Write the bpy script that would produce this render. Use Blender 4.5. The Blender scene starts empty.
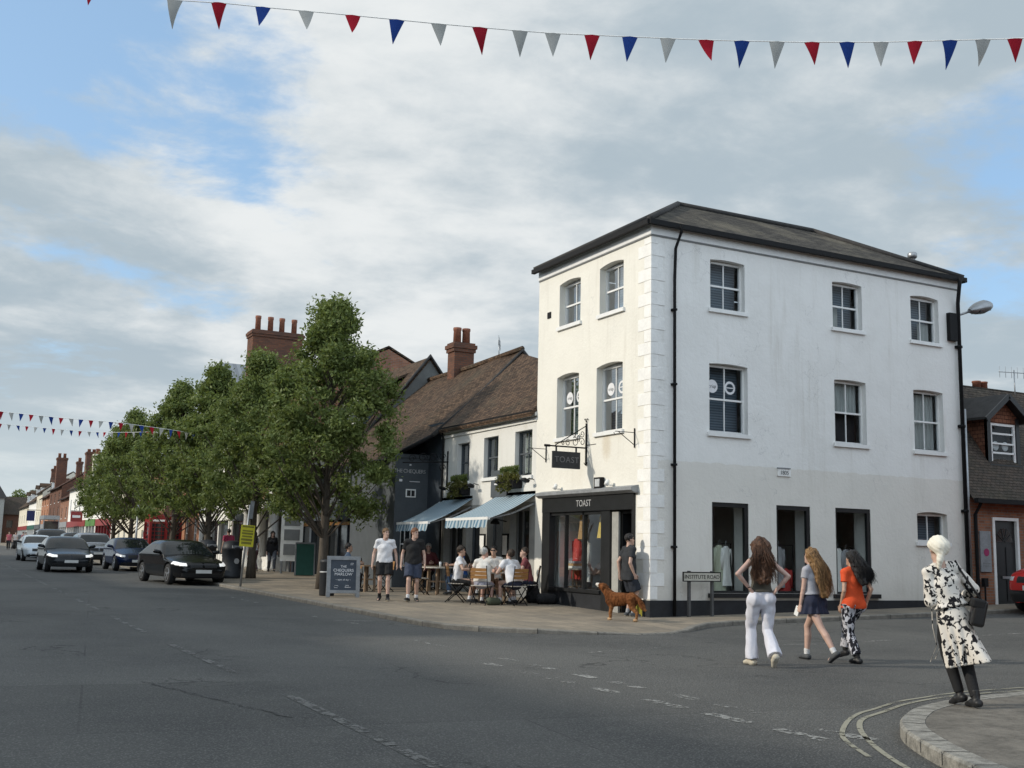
import bpy, math, random
import numpy as np
from mathutils import Vector, Matrix
R_ = math.radians
COL = bpy.context.scene.collection
rng = np.random.default_rng(7)
random.seed(7)

# ------------------------------------------------------------------ helpers
def link(o, parent=None):
    COL.objects.link(o)
    if parent is not None: o.parent = parent
    return o
def wmat(o):
    m = o.matrix_basis.copy()
    while o.parent is not None:
        o = o.parent; m = o.matrix_basis @ m
    return m
def tag(o, label, cat, group=None):
    o['label'] = label; o['category'] = cat
    if group: o['group'] = group
    return o
def thing(name, label, cat, loc=(0, 0, 0), rz=0.0, group=None):
    o = bpy.data.objects.new(name, None); link(o)
    o.location = loc; o.rotation_euler = (0, 0, rz); o.empty_display_size = .2
    return tag(o, label, cat, group)
def mesh_obj(name, V, F, mats, parent=None, smooth=False, mi=None, world=False):
    me = bpy.data.meshes.new(name)
    V = np.asarray(V, float)
    if world and parent is not None:
        M = np.array(wmat(parent).inverted())
        V = V @ M[:3, :3].T + M[:3, 3]
    if isinstance(F, np.ndarray):
        n = len(F); k = F.shape[1]
        me.vertices.add(len(V)); me.vertices.foreach_set('co', V.ravel())
        me.loops.add(n * k); me.loops.foreach_set('vertex_index', F.ravel().astype(np.int32))
        me.polygons.add(n); me.polygons.foreach_set('loop_start', np.arange(0, n * k, k, dtype=np.int32))
        me.update(calc_edges=True); me.validate()
    else:
        me.from_pydata([tuple(v) for v in V], [], F); me.update()
    if not isinstance(mats, (list, tuple)): mats = [mats]
    for m in mats: me.materials.append(m)
    if mi is not None and len(mi) == len(me.polygons): me.polygons.foreach_set('material_index', np.asarray(mi, np.int32))
    if smooth: me.polygons.foreach_set('use_smooth', np.ones(len(me.polygons), bool))
    me.update()
    return link(bpy.data.objects.new(name, me), parent)
def rotz(a):
    c, s = math.cos(a), math.sin(a); return np.array([[c, -s, 0], [s, c, 0], [0, 0, 1.]])
def rotx(a):
    c, s = math.cos(a), math.sin(a); return np.array([[1, 0, 0], [0, c, -s], [0, s, c.__float__()]])
def roty(a):
    c, s = math.cos(a), math.sin(a); return np.array([[c, 0, s], [0, 1, 0], [-s, 0, c]])
class MB:
    def __init__(s): s.V = []; s.F = []; s.M = []
    def add(s, V, F, m=0):
        b = len(s.V); s.V += [tuple(map(float, v)) for v in V]; s.F += [tuple(b + i for i in f) for f in F]; s.M += [m] * len(F); return s
    def box(s, x0, x1, y0, y1, z0, z1, m=0):
        V = [(x, y, z) for z in (z0, z1) for y in (y0, y1) for x in (x0, x1)]
        return s.add(V, [(0, 2, 3, 1), (4, 5, 7, 6), (0, 1, 5, 4), (2, 6, 7, 3), (0, 4, 6, 2), (1, 3, 7, 5)], m)
    def rbox(s, c, size, R=None, m=0):
        hx, hy, hz = [d / 2 for d in size]
        V = np.array([(x, y, z) for z in (-hz, hz) for y in (-hy, hy) for x in (-hx, hx)])
        if R is not None: V = V @ np.asarray(R).T
        return s.add(V + np.asarray(c), [(0, 2, 3, 1), (4, 5, 7, 6), (0, 1, 5, 4), (2, 6, 7, 3), (0, 4, 6, 2), (1, 3, 7, 5)], m)
    def bar(s, a, b, w, h, m=0, up=(0, 0, 1)):
        a = np.asarray(a, float); b = np.asarray(b, float); d = b - a; L = np.linalg.norm(d); d /= L
        u = np.asarray(up, float)
        if abs(d @ u) > .98: u = np.array([1., 0, 0])
        x = np.cross(d, u); x /= np.linalg.norm(x); z = np.cross(x, d)
        return s.rbox((a + b) / 2, (w, L, h), np.stack([x, d, z], 1), m)
    def tube(s, pts, r, seg=8, cap=True, m=0):
        pts = np.asarray(pts, float); n = len(pts)
        rr = np.full(n, r, float) if np.isscalar(r) else np.asarray(r, float)
        ref = np.array([0, 0, 1.]); V = []
        for i in range(n):
            d = pts[min(i + 1, n - 1)] - pts[max(i - 1, 0)]; d /= np.linalg.norm(d) + 1e-9
            u = ref if abs(d @ ref) < .93 else np.array([1., 0, 0])
            x = np.cross(d, u); x /= np.linalg.norm(x); y = np.cross(d, x)
            for k in range(seg):
                t = 2 * math.pi * k / seg; V.append(pts[i] + rr[i] * (math.cos(t) * x + math.sin(t) * y))
        F = [(i * seg + k, i * seg + (k + 1) % seg, (i + 1) * seg + (k + 1) % seg, (i + 1) * seg + k) for i in range(n - 1) for k in range(seg)]
        if cap: F += [tuple(range(seg))[::-1], tuple((n - 1) * seg + k for k in range(seg))]
        return s.add(V, F, m)
    def lathe(s, prof, c=(0, 0, 0), seg=16, R=None, m=0, caps=True):
        V = []
        for r, z in prof:
            for k in range(seg):
                t = 2 * math.pi * k / seg; V.append((r * math.cos(t), r * math.sin(t), z))
        V = np.array(V)
        if R is not None: V = V @ np.asarray(R).T
        n = len(prof)
        F = [(i * seg + k, i * seg + (k + 1) % seg, (i + 1) * seg + (k + 1) % seg, (i + 1) * seg + k) for i in range(n - 1) for k in range(seg)]
        if caps: F += [tuple(range(seg))[::-1], tuple((n - 1) * seg + k for k in range(seg))]
        return s.add(V + np.asarray(c), F, m)
    def poly(s, pts, m=0): return s.add(pts, [tuple(range(len(pts)))], m)
    def slab(s, pts, off, m=0):      # polygon extruded by a vector
        n = len(pts); o = np.asarray(off, float); P = [np.asarray(p, float) for p in pts]
        F = [tuple(range(n))[::-1], tuple(range(n, 2 * n))] + [(i, (i + 1) % n, n + (i + 1) % n, n + i) for i in range(n)]
        return s.add(P + [p + o for p in P], F, m)
    def build(s, name, mats, parent=None, smooth=False, world=True):
        return mesh_obj(name, s.V, s.F, mats, parent, smooth, s.M, world)
def lettering(txt, size, origin, xdir, updir, mat, parent, name='lettering', ext=.004, align='CENTER', spacing=1.0, world=True):
    cu = bpy.data.curves.new(name, 'FONT'); cu.body = txt; cu.size = size; cu.extrude = ext; cu.align_x = align; cu.align_y = 'CENTER'; cu.space_character = spacing
    cu.materials.append(mat)
    tmp = bpy.data.objects.new('tmp', cu); COL.objects.link(tmp); dg = bpy.context.evaluated_depsgraph_get(); me = bpy.data.meshes.new_from_object(tmp.evaluated_get(dg)); bpy.data.objects.remove(tmp); bpy.data.curves.remove(cu)
    o = bpy.data.objects.new(name, me); link(o, parent)
    x = Vector(xdir).normalized(); u = Vector(updir).normalized(); n = x.cross(u)
    M = Matrix(((x.x, u.x, n.x, origin[0]), (x.y, u.y, n.y, origin[1]), (x.z, u.z, n.z, origin[2]), (0, 0, 0, 1)))
    if world and parent is not None: M = wmat(parent).inverted() @ M
    o.matrix_basis = M
    return o

# ------------------------------------------------------------------ materials
class NT:
    def __init__(s, name):
        s.mat = bpy.data.materials.new(name); s.mat.use_nodes = True; s.t = s.mat.node_tree; s.t.nodes.clear()
        s.out = s.n('ShaderNodeOutputMaterial')
    def n(s, typ, **kw):
        nd = s.t.nodes.new(typ)
        for k, v in kw.items():
            if k.startswith('_'): setattr(nd, k[1:], v)
            else:
                k2 = k.replace('__', ' ')
                if k2 in nd.inputs: nd.inputs[k2].default_value = v
        return nd
    def l(s, a, b): s.t.links.new(a, b)
    def math(s, op, a, b=None, clamp=False):
        nd = s.n('ShaderNodeMath', _operation=op, _use_clamp=clamp)
        for i, v in enumerate((a, b)):
            if v is None: continue
            if isinstance(v, (int, float)): nd.inputs[i].default_value = v
            else: s.l(v, nd.inputs[i])
        return nd.outputs[0]
    def mix(s, fac, a, b, blend='MIX'):
        nd = s.n('ShaderNodeMix', _data_type='RGBA', _blend_type=blend)
        for i, v in ((0, fac), (6, a), (7, b)):
            if isinstance(v, (int, float)): nd.inputs[i].default_value = v
            elif isinstance(v, tuple): nd.inputs[i].default_value = (*v[:3], 1)
            else: s.l(v, nd.inputs[i])
        return nd.outputs[2]
    def ramp(s, fac, p0, p1):
        nd = s.n('ShaderNodeMapRange', _interpolation_type='SMOOTHSTEP'); s.l(fac, nd.inputs[0])
        nd.inputs[1].default_value = p0; nd.inputs[2].default_value = p1; return nd.outputs[0]
    def coord(s, sc=(1, 1, 1), kind='Object'):
        tc = s.n('ShaderNodeTexCoord'); mp = s.n('ShaderNodeMapping'); mp.inputs['Scale'].default_value = sc
        s.l(tc.outputs[kind], mp.inputs[0]); return mp.outputs[0]
    def noise(s, vec, scale, detail=4, rough=.55, dist=0.0):
        nd = s.n('ShaderNodeTexNoise', Scale=scale, Detail=detail, Roughness=rough, Distortion=dist)
        if vec is not None: s.l(vec, nd.inputs['Vector'])
        return nd.outputs[0]
    def bsdf(s, col, rough=.7, metal=0., spec=.5, coat=0., bump=None, bstr=.2, bdist=.01, **kw):
        b = s.n('ShaderNodeBsdfPrincipled')
        for nm, v in (('Base Color', col), ('Roughness', rough), ('Metallic', metal), ('Specular IOR Level', spec), ('Coat Weight', coat)):
            if isinstance(v, tuple): b.inputs[nm].default_value = (*v[:3], 1)
            elif isinstance(v, (int, float)): b.inputs[nm].default_value = v
            else: s.l(v, b.inputs[nm])
        for k, v in kw.items(): b.inputs[k.replace('__', ' ')].default_value = v
        if bump is not None:
            bn = s.n('ShaderNodeBump', Strength=bstr, Distance=bdist); s.l(bump, bn.inputs['Height']); s.l(bn.outputs[0], b.inputs['Normal'])
        s.l(b.outputs[0], s.out.inputs[0]); return b
def mat(name, col, rough=.7, var=.14, scale=5., bump=.15, bscale=60., metal=0., spec=.4, coat=0., stretch=(1, 1, 1)):
    t = NT(name); v = t.coord(stretch)
    n1 = t.noise(v, scale, 5); n2 = t.noise(v, scale * 6.3, 3)
    f = t.math('ADD', t.math('MULTIPLY', n1, .65), t.math('MULTIPLY', n2, .35))
    f = t.ramp(f, .3, .7)
    c = t.mix(f, tuple(x * (1 - var) for x in col), tuple(min(1, x * (1 + var)) for x in col))
    t.bsdf(c, rough, metal, spec, coat, bump=t.noise(v, bscale, 3) if bump else None, bstr=bump, bdist=.008)
    return t.mat
def mat_brick(name, c1, c2, mortar, w=.225, h=.075, bump=.5):
    t = NT(name); tc = t.n('ShaderNodeTexCoord'); sp = t.n('ShaderNodeSeparateXYZ'); t.l(tc.outputs['Object'], sp.inputs[0])
    cb = t.n('ShaderNodeCombineXYZ'); t.l(t.math('ADD', sp.outputs[0], sp.outputs[1]), cb.inputs[0]); t.l(sp.outputs[2], cb.inputs[1])
    br = t.n('ShaderNodeTexBrick', Scale=1.0); t.l(cb.outputs[0], br.inputs['Vector'])
    br.inputs['Color1'].default_value = (*c1, 1); br.inputs['Color2'].default_value = (*c2, 1); br.inputs['Mortar'].default_value = (*mortar, 1)
    br.inputs['Mortar Size'].default_value = .008; br.inputs['Brick Width'].default_value = w; br.inputs['Row Height'].default_value = h
    n = t.noise(tc.outputs['Object'], 1.7, 6); c = t.mix(t.ramp(n, .3, .75), br.outputs[0], t.mix(.45, br.outputs[0], (.07, .05, .045)))
    t.bsdf(c, .88, spec=.25, bump=br.outputs['Fac'], bstr=-bump, bdist=.006); return t.mat
def mat_tiles(name, c1, c2, gap, axis='Y', w=.17, h=.1, slope=1.0, moss=(.09, .085, .05), mossamt=.4):
    t = NT(name); tc = t.n('ShaderNodeTexCoord'); sp = t.n('ShaderNodeSeparateXYZ'); t.l(tc.outputs['Object'], sp.inputs[0])
    cb = t.n('ShaderNodeCombineXYZ'); t.l(sp.outputs[1 if axis == 'Y' else 0], cb.inputs[0]); t.l(t.math('MULTIPLY', sp.outputs[2], slope), cb.inputs[1])
    br = t.n('ShaderNodeTexBrick', Scale=1.0); t.l(cb.outputs[0], br.inputs['Vector'])
    br.inputs['Color1'].default_value = (*c1, 1); br.inputs['Color2'].default_value = (*c2, 1); br.inputs['Mortar'].default_value = (*gap, 1)
    br.inputs['Mortar Size'].default_value = .007; br.inputs['Brick Width'].default_value = w; br.inputs['Row Height'].default_value = h
    br.inputs['Bias'].default_value = -.1
    n = t.noise(tc.outputs['Object'], .9, 8, .65); n2 = t.noise(tc.outputs['Object'], 9, 6, .7)
    c = t.mix(t.math('MULTIPLY', t.ramp(n, .45, .72), mossamt), br.outputs[0], moss); c = t.mix(t.math('MULTIPLY', t.ramp(n2, .5, .72), .6), c, tuple(x * 2.3 for x in c1)); c = t.mix(t.math('MULTIPLY', t.ramp(n2, .48, .3), .6), c, tuple(x * .5 for x in c1))
    hgt = t.math('FRACT', t.math('DIVIDE', t.math('MULTIPLY', sp.outputs[2], slope), h))
    hh = t.math('SUBTRACT', t.math('MULTIPLY', br.outputs['Fac'], -.6), hgt)
    t.bsdf(c, .9, spec=.2, bump=hh, bstr=1.0, bdist=.035); return t.mat

def mat_paint(name, upper, lower, zsplit, stains=True):
    t = NT(name); g = t.n('ShaderNodeNewGeometry'); sp = t.n('ShaderNodeSeparateXYZ'); t.l(g.outputs['Position'], sp.inputs[0])
    P = g.outputs['Position']
    n = t.noise(P, 1.1, 6, .6); fine = t.noise(P, 14, 4)
    edge = t.math('ADD', sp.outputs[2], t.math('MULTIPLY', t.math('SUBTRACT', t.noise(P, 3, 3), .5), .12))
    c = t.mix(t.ramp(edge, zsplit - .015, zsplit + .015), lower, upper)
    mp = t.n('ShaderNodeMapping'); mp.inputs['Scale'].default_value = (2.2, 2.2, .16); t.l(P, mp.inputs[0])
    streak = t.ramp(t.noise(mp.outputs[0], 1.6, 5, .65), .52, .8)
    c = t.mix(t.math('MULTIPLY', streak, .34), c, (.45, .41, .33))
    c = t.mix(t.math('MULTIPLY', t.ramp(n, .35, .75), .20), c, (.58, .565, .52))
    if stains:
        # rusty patch under a first floor window, dirty band near the ground
        vd = t.n('ShaderNodeVectorMath', _operation='SUBTRACT'); t.l(P, vd.inputs[0]); vd.inputs[1].default_value = (13.8, 21.85, 3.95)
        ms = t.n('ShaderNodeVectorMath', _operation='MULTIPLY'); t.l(vd.outputs[0], ms.inputs[0]); ms.inputs[1].default_value = (1, 3.4, 2.0)
        ln = t.n('ShaderNodeVectorMath', _operation='LENGTH'); t.l(ms.outputs[0], ln.inputs[0])
        dd = t.math('ADD', ln.outputs['Value'], t.math('MULTIPLY', t.math('SUBTRACT', fine, .5), .5))
        c = t.mix(t.math('MULTIPLY', t.ramp(dd, .95, .25), .35), c, (.45, .33, .17))
        low = t.math('ADD', sp.outputs[2], t.math('MULTIPLY', t.math('SUBTRACT', n, .5), .9))
        c = t.mix(t.math('MULTIPLY', t.ramp(low, 1.15, .45), .3), c, (.4, .38, .33))
        # hairline cracks
        w = t.n('ShaderNodeTexNoise', Scale=1.3, Detail=6.0); t.l(P, w.inputs['Vector'])
        wx = t.n('ShaderNodeVectorMath', _operation='MULTIPLY_ADD'); t.l(w.outputs['Color'], wx.inputs[0]); wx.inputs[1].default_value = (.9, .9, .9)
        mpc = t.n('ShaderNodeMapping'); mpc.inputs['Scale'].default_value = (.42, .42, .12); t.l(P, mpc.inputs[0]); t.l(mpc.outputs[0], wx.inputs[2])
        vo = t.n('ShaderNodeTexVoronoi', _feature='DISTANCE_TO_EDGE', Scale=1.25); t.l(wx.outputs[0], vo.inputs['Vector'])
        gate = t.ramp(t.noise(P, .55, 2), .48, .56)
        c = t.mix(t.math('MULTIPLY', t.math('MULTIPLY', t.ramp(vo.outputs['Distance'], .006, .001), gate), .28), c, (.3, .3, .3))
    bh = t.math('ADD', t.math('MULTIPLY', fine, .6), t.math('MULTIPLY', n, 2.2))
    t.bsdf(c, .78, spec=.3, bump=bh, bstr=.55, bdist=.02); return t.mat
def mat_glass(name, tint=(.82, .88, .88), refl=.06, fr=.9):
    t = NT(name); tr = t.n('ShaderNodeBsdfTransparent'); tr.inputs[0].default_value = (*tint, 1)
    gl = t.n('ShaderNodeBsdfGlossy', Roughness=.01); gl.inputs[0].default_value = (1, 1, 1, 1)
    n = t.noise(t.coord(), 2.5, 2); bn = t.n('ShaderNodeBump', Strength=.06, Distance=.02); t.l(n, bn.inputs['Height']); t.l(bn.outputs[0], gl.inputs['Normal'])
    lw = t.n('ShaderNodeLayerWeight', Blend=.25); f = t.math('ADD', t.math('MULTIPLY', lw.outputs['Fresnel'], fr), max(0., refl - .03), True)
    mx = t.n('ShaderNodeMixShader'); t.l(f, mx.inputs[0]); t.l(tr.outputs[0], mx.inputs[1]); t.l(gl.outputs[0], mx.inputs[2]); t.l(mx.outputs[0], t.out.inputs[0]); return t.mat
def mat_emit(name, col, s):
    t = NT(name); t.bsdf((.7, .7, .7), .2); b = t.t.nodes[-1]
    b = [n for n in t.t.nodes if n.type == 'BSDF_PRINCIPLED'][0]; b.inputs['Emission Color'].default_value = (*col, 1); b.inputs['Emission Strength'].default_value = s; return t.mat
def mat_paintcar(name, col, metal=.25):
    t = NT(name); n = t.noise(t.coord(), 3, 4)
    c = t.mix(n, tuple(x * .85 for x in col), tuple(x * 1.1 for x in col))
    t.bsdf(c, .22, metal, .25, .12, Coat__Roughness=.03); return t.mat
def mat_pattern(name, base, ink, scale, lo, hi, stretch=(1, 1, 1), dist=1.5):
    t = NT(name); v = t.coord(stretch); n = t.noise(v, scale, 3, .5, dist); m = t.noise(v, scale * .37, 2)
    f = t.ramp(t.math('ADD', n, t.math('MULTIPLY', t.math('SUBTRACT', m, .5), .45)), lo, hi)
    c = t.mix(f, base, ink); t.bsdf(c, .85, spec=.2, bump=t.noise(v, 90, 2), bstr=.2); return t.mat
def mat_hair(name, c1, c2, stretch=(1, 1, .14)):
    t = NT(name); v = t.coord(stretch); n = t.noise(v, 55, 4, .6, .6); n2 = t.noise(t.coord((1, 1, .5)), 9, 3, .5, 1.5)
    f = t.ramp(t.math('ADD', t.math('MULTIPLY', n, .6), t.math('MULTIPLY', n2, .4)), .35, .65)
    t.bsdf(t.mix(f, c1, c2), .5, spec=.35, bump=t.math('ADD', n, n2), bstr=.9, bdist=.02); return t.mat
def mat_leaf(name, c1, c2):
    t = NT(name); g = t.n('ShaderNodeNewGeometry'); n = t.noise(t.coord(), .7, 3)
    f = t.math('ADD', t.math('MULTIPLY', g.outputs['Random Per Island'], .6), t.math('MULTIPLY', n, .4))
    c = t.mix(f, c1, c2); b = t.n('ShaderNodeBsdfPrincipled', Roughness=.55); b.inputs['Specular IOR Level'].default_value = .3; t.l(c, b.inputs['Base Color'])
    tl = t.n('ShaderNodeBsdfTranslucent'); t.l(t.mix(.5, c, (.16, .2, .03)), tl.inputs[0])
    mx = t.n('ShaderNodeMixShader'); mx.inputs[0].default_value = .38; t.l(b.outputs[0], mx.inputs[1]); t.l(tl.outputs[0], mx.inputs[2]); t.l(mx.outputs[0], t.out.inputs[0]); return t.mat
def mat_stripe(name, a, b, axis, freq):
    t = NT(name); tc = t.n('ShaderNodeTexCoord'); sp = t.n('ShaderNodeSeparateXYZ'); t.l(tc.outputs['Object'], sp.inputs[0])
    f = t.math('GREATER_THAN', t.math('FRACT', t.math('MULTIPLY', sp.outputs[axis], freq)), .52)
    n = t.noise(tc.outputs['Object'], 3, 4); c = t.mix(f, a, b); c = t.mix(t.math('MULTIPLY', n, .25), c, (.2, .22, .24))
    t.bsdf(c, .8, spec=.2); return t.mat

M = {}
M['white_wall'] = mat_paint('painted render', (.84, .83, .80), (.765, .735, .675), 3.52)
M['sun_tint_wall'] = mat_paint('sun tinted white render', (.80, .775, .70), (.80, .775, .70), 3.5)  # same white paint as the side wall, warm sunlight mixed into the colour
M['quoin'] = mat('quoin paint', (.83, .82, .79), .75, .08, 3, .35, 30)
M['black_paint'] = mat('black masonry paint', (.018, .02, .024), .55, .25, 4, .2)
M['shop_paint'] = mat('black shopfront paint', (.016, .017, .018), .4, .2, 4, .08)
M['black_metal'] = mat('black iron', (.010, .010, .011), .65, .2, 8, .1, spec=.2)
M['white_paint'] = mat('white gloss paint', (.80, .80, .78), .4, .05, 6, .08)
M['grey_metal'] = mat('galvanised metal', (.33, .34, .35), .4, .12, 8, .05, 40, .7)
M['lead'] = mat('weathered lead', (.24, .25, .26), .6, .2, 5, .1)
M['grey_post'] = mat('dark grey post', (.085, .085, .085), .7, .2)
M['glass'] = mat_glass('shop glass', (.92, .95, .95), .03, .30)
M['pane'] = mat_glass('window glass', (.72, .77, .80), .04, .40)
M['blind'] = mat_stripe('slatted grey blind', (.25, .30, .34), (.15, .18, .21), 2, 16)
M['curtain'] = mat('pale curtain', (.62, .61, .56), .8, .25, 3, .3, 20, stretch=(8, 8, .4))
M['room'] = mat('dark room', (.05, .052, .055), .9, .2)
M['floorwood'] = mat('shop floor boards', (.16, .11, .07), .5, .25, 3, .1, stretch=(1, 6, 1))
M['innerwall'] = mat('shop inner wall', (.74, .74, .70), .8, .06)
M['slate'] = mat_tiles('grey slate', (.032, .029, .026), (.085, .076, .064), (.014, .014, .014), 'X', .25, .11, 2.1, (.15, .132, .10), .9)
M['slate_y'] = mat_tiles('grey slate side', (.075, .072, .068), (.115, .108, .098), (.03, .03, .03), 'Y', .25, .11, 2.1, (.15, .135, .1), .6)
M['ridge'] = mat('dark ridge tile', (.035, .033, .032), .8, .3, 5, .4, 12)
M['clay'] = mat_tiles('old clay tile', (.058, .037, .025), (.15, .095, .060), (.014, .011, .009), 'Y', .17, .1, 1.45, (.07, .062, .042), .55)
M['clay_x'] = mat_tiles('old clay tile side', (.06, .05, .042), (.10, .075, .058), (.02, .016, .014), 'X', .17, .1, 1.25, (.07, .065, .042), .5)
M['clay_red'] = mat_tiles('red clay tile', (.085, .042, .030), (.125, .062, .043), (.025, .018, .015), 'Y', .17, .1, 1.45, (.07, .06, .042), .4)
M['tilehang'] = mat_tiles('hung tiles', (.16, .062, .036), (.24, .1, .058), (.04, .02, .015), 'X', .16, .11, 1.0, (.1, .06, .04), .3)
M['tilehang_y'] = mat_tiles('hung tiles cheek', (.12, .052, .034), (.19, .085, .05), (.04, .02, .015), 'Y', .16, .11, 1.0, (.1, .06, .04), .3)
M['brick'] = mat_brick('red brown brick', (.25, .10, .055), (.36, .155, .085), (.23, .2, .17))
M['brick_dark'] = mat_brick('sooty brick', (.12, .052, .032), (.20, .08, .045), (.075, .065, .055))
M['brick_orange'] = mat_brick('orange brick', (.40, .15, .07), (.48, .19, .09), (.35, .3, .24))
M['pot'] = mat('terracotta pot', (.22, .085, .05), .8, .3, 8, .2)
M['cafe_wall'] = mat_paint('cafe white paint', (.72, .71, .67), (.72, .71, .67), 3.5, False)
M['dark_wall'] = mat('slate grey painted wall', (.075, .087, .098), .7, .12, 3, .2)
M['blue_dark'] = mat('dark blue painted wall', (.05, .064, .082), .7, .15, 3, .2)
M['grey_paint'] = mat('mid grey paint', (.20, .205, .205), .6, .1)
M['pier'] = mat('pale grey pier', (.34, .335, .31), .7, .15, 3, .3, 20)
M['cream'] = mat('cream render', (.66, .61, .5), .8, .08, 2)
M['far_white'] = mat('white render', (.78, .77, .73), .8, .08, 2)
M['gable_grey'] = mat('grey weatherboard', (.13, .135, .13), .8, .14, 4, .3, 20)
M['metal_roof'] = mat_stripe('standing seam roof', (.2, .21, .225), (.27, .285, .3), 0, 2.4)
M['red_paint'] = mat('red gloss paint', (.22, .012, .014), .35, .12)
M['sign_green'] = mat('green shop sign', (.09, .22, .05), .5, .1)
M['sign_red'] = mat('red shop sign', (.24, .03, .03), .5, .1)
M['sign_teal'] = mat('dark green shop sign', (.02, .10, .075), .5, .1)
M['dark_glass'] = mat('dark shop glazing', (.02, .023, .026), .08, .2, 2, 0, spec=.6)
M['silver_txt'] = mat('silver letters', (.42, .42, .42), .4, .2)
M['white_txt'] = mat('white letters', (.75, .75, .76), .6, .05)
M['black_txt'] = mat('black letters', (.015, .015, .015), .6, .05)
M['granite'] = mat('granite kerb', (.235, .225, .20), .85, .42, 11, .9, 70)
M['kerbstone'] = mat('worn kerb stone', (.19, .175, .15), .85, .3, 6, .5, 70)
M['wood'] = mat('varnished slatted wood', (.33, .165, .055), .5, .3, 6, .1, stretch=(1.5, 1.5, 12))
M['oldwood'] = mat('weathered wood', (.22, .15, .095), .75, .3, 5, .2, stretch=(6, 1, 1))
M['palewood'] = mat('bleached wood', (.46, .42, .36), .7, .2, 6, .2, stretch=(1, 5, 1))
M['bark'] = mat('tree bark', (.085, .07, .055), .9, .35, 6, .8, 22, stretch=(2, 2, .4))
M['leaf'] = mat_leaf('tree leaves', (.062, .096, .026), (.235, .285, .09))
M['plant'] = mat_leaf('basket plants', (.05, .06, .015), (.17, .15, .045))
M['chalk'] = mat('chalk board', (.055, .068, .088), .8, .15, 5, .05)
M['yellow'] = mat('yellow sign', (.62, .56, .03), .6, .08)
M['yellow_mark'] = mat('worn yellow bars', (.22, .2, .02), .6, .2)
M['awning'] = mat_stripe('striped awning cloth', (.40, .47, .50), (.10, .19, .27), 1, 5.0)
M['rubber'] = mat('tyre rubber', (.016, .016, .017), .8, .15, 10, .2)
M['alloy'] = mat('alloy wheel', (.42, .43, .44), .3, .1, 5, 0, metal=.8)
M['car_glass'] = mat('tinted car glass', (.010, .013, .015), .04, .3, 2, 0, spec=.35)
M['plastic'] = mat('black plastic trim', (.015, .015, .016), .5, .1)
M['plate'] = mat('white number plate', (.62, .62, .6), .5, .06)
M['lamp_on'] = mat_emit('lit headlamp', (1, .98, .92), .45)
M['lamp_off'] = mat('clear headlamp', (.55, .57, .58), .12, .2, 12, 0, spec=.7)
M['eye'] = mat('dark eye', (.03, .02, .015), .3, 0, 5, 0)
M['lip'] = mat('lip', (.38, .14, .12), .5, .05, 5, 0)
M['straw'] = mat('stain', (.5, .4, .25), .8)

# ------------------------------------------------------------------ terrain
def clip(a, lo, hi): return np.minimum(np.maximum(a, lo), hi)
def zroad(x, y):
    return .006 * np.maximum(0, y - 18) * clip(1 - (y - 60) / 400, .5, 1) + .024 * clip(x - 13.5, 0, 26.5) * clip((24 - y) / 4, 0, 1)
def zpav(x, y):
    t = clip((x - 8.5) / 5.2, 0, 1)
    drop = .9 * np.exp(-((x - 12) ** 2 / 2.6 + (y - 17.1) ** 2 / 1.0))
    return zroad(x, y) + .09 * (1 - drop) + .014 * clip(y - 19.9, 0, 7) * t
def grid_mesh(xs, ys, fz):
    X, Y = np.meshgrid(xs, ys, indexing='ij'); Z = fz(X, Y); nx, ny = X.shape
    V = np.stack([X.ravel(), Y.ravel(), Z.ravel()], 1); I = np.arange(nx * ny).reshape(nx, ny)
    F = np.stack([I[:-1, :-1].ravel(), I[1:, :-1].ravel(), I[1:, 1:].ravel(), I[:-1, 1:].ravel()], 1); return V, F
def structure(o): o['kind'] = 'structure'; return o

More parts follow.
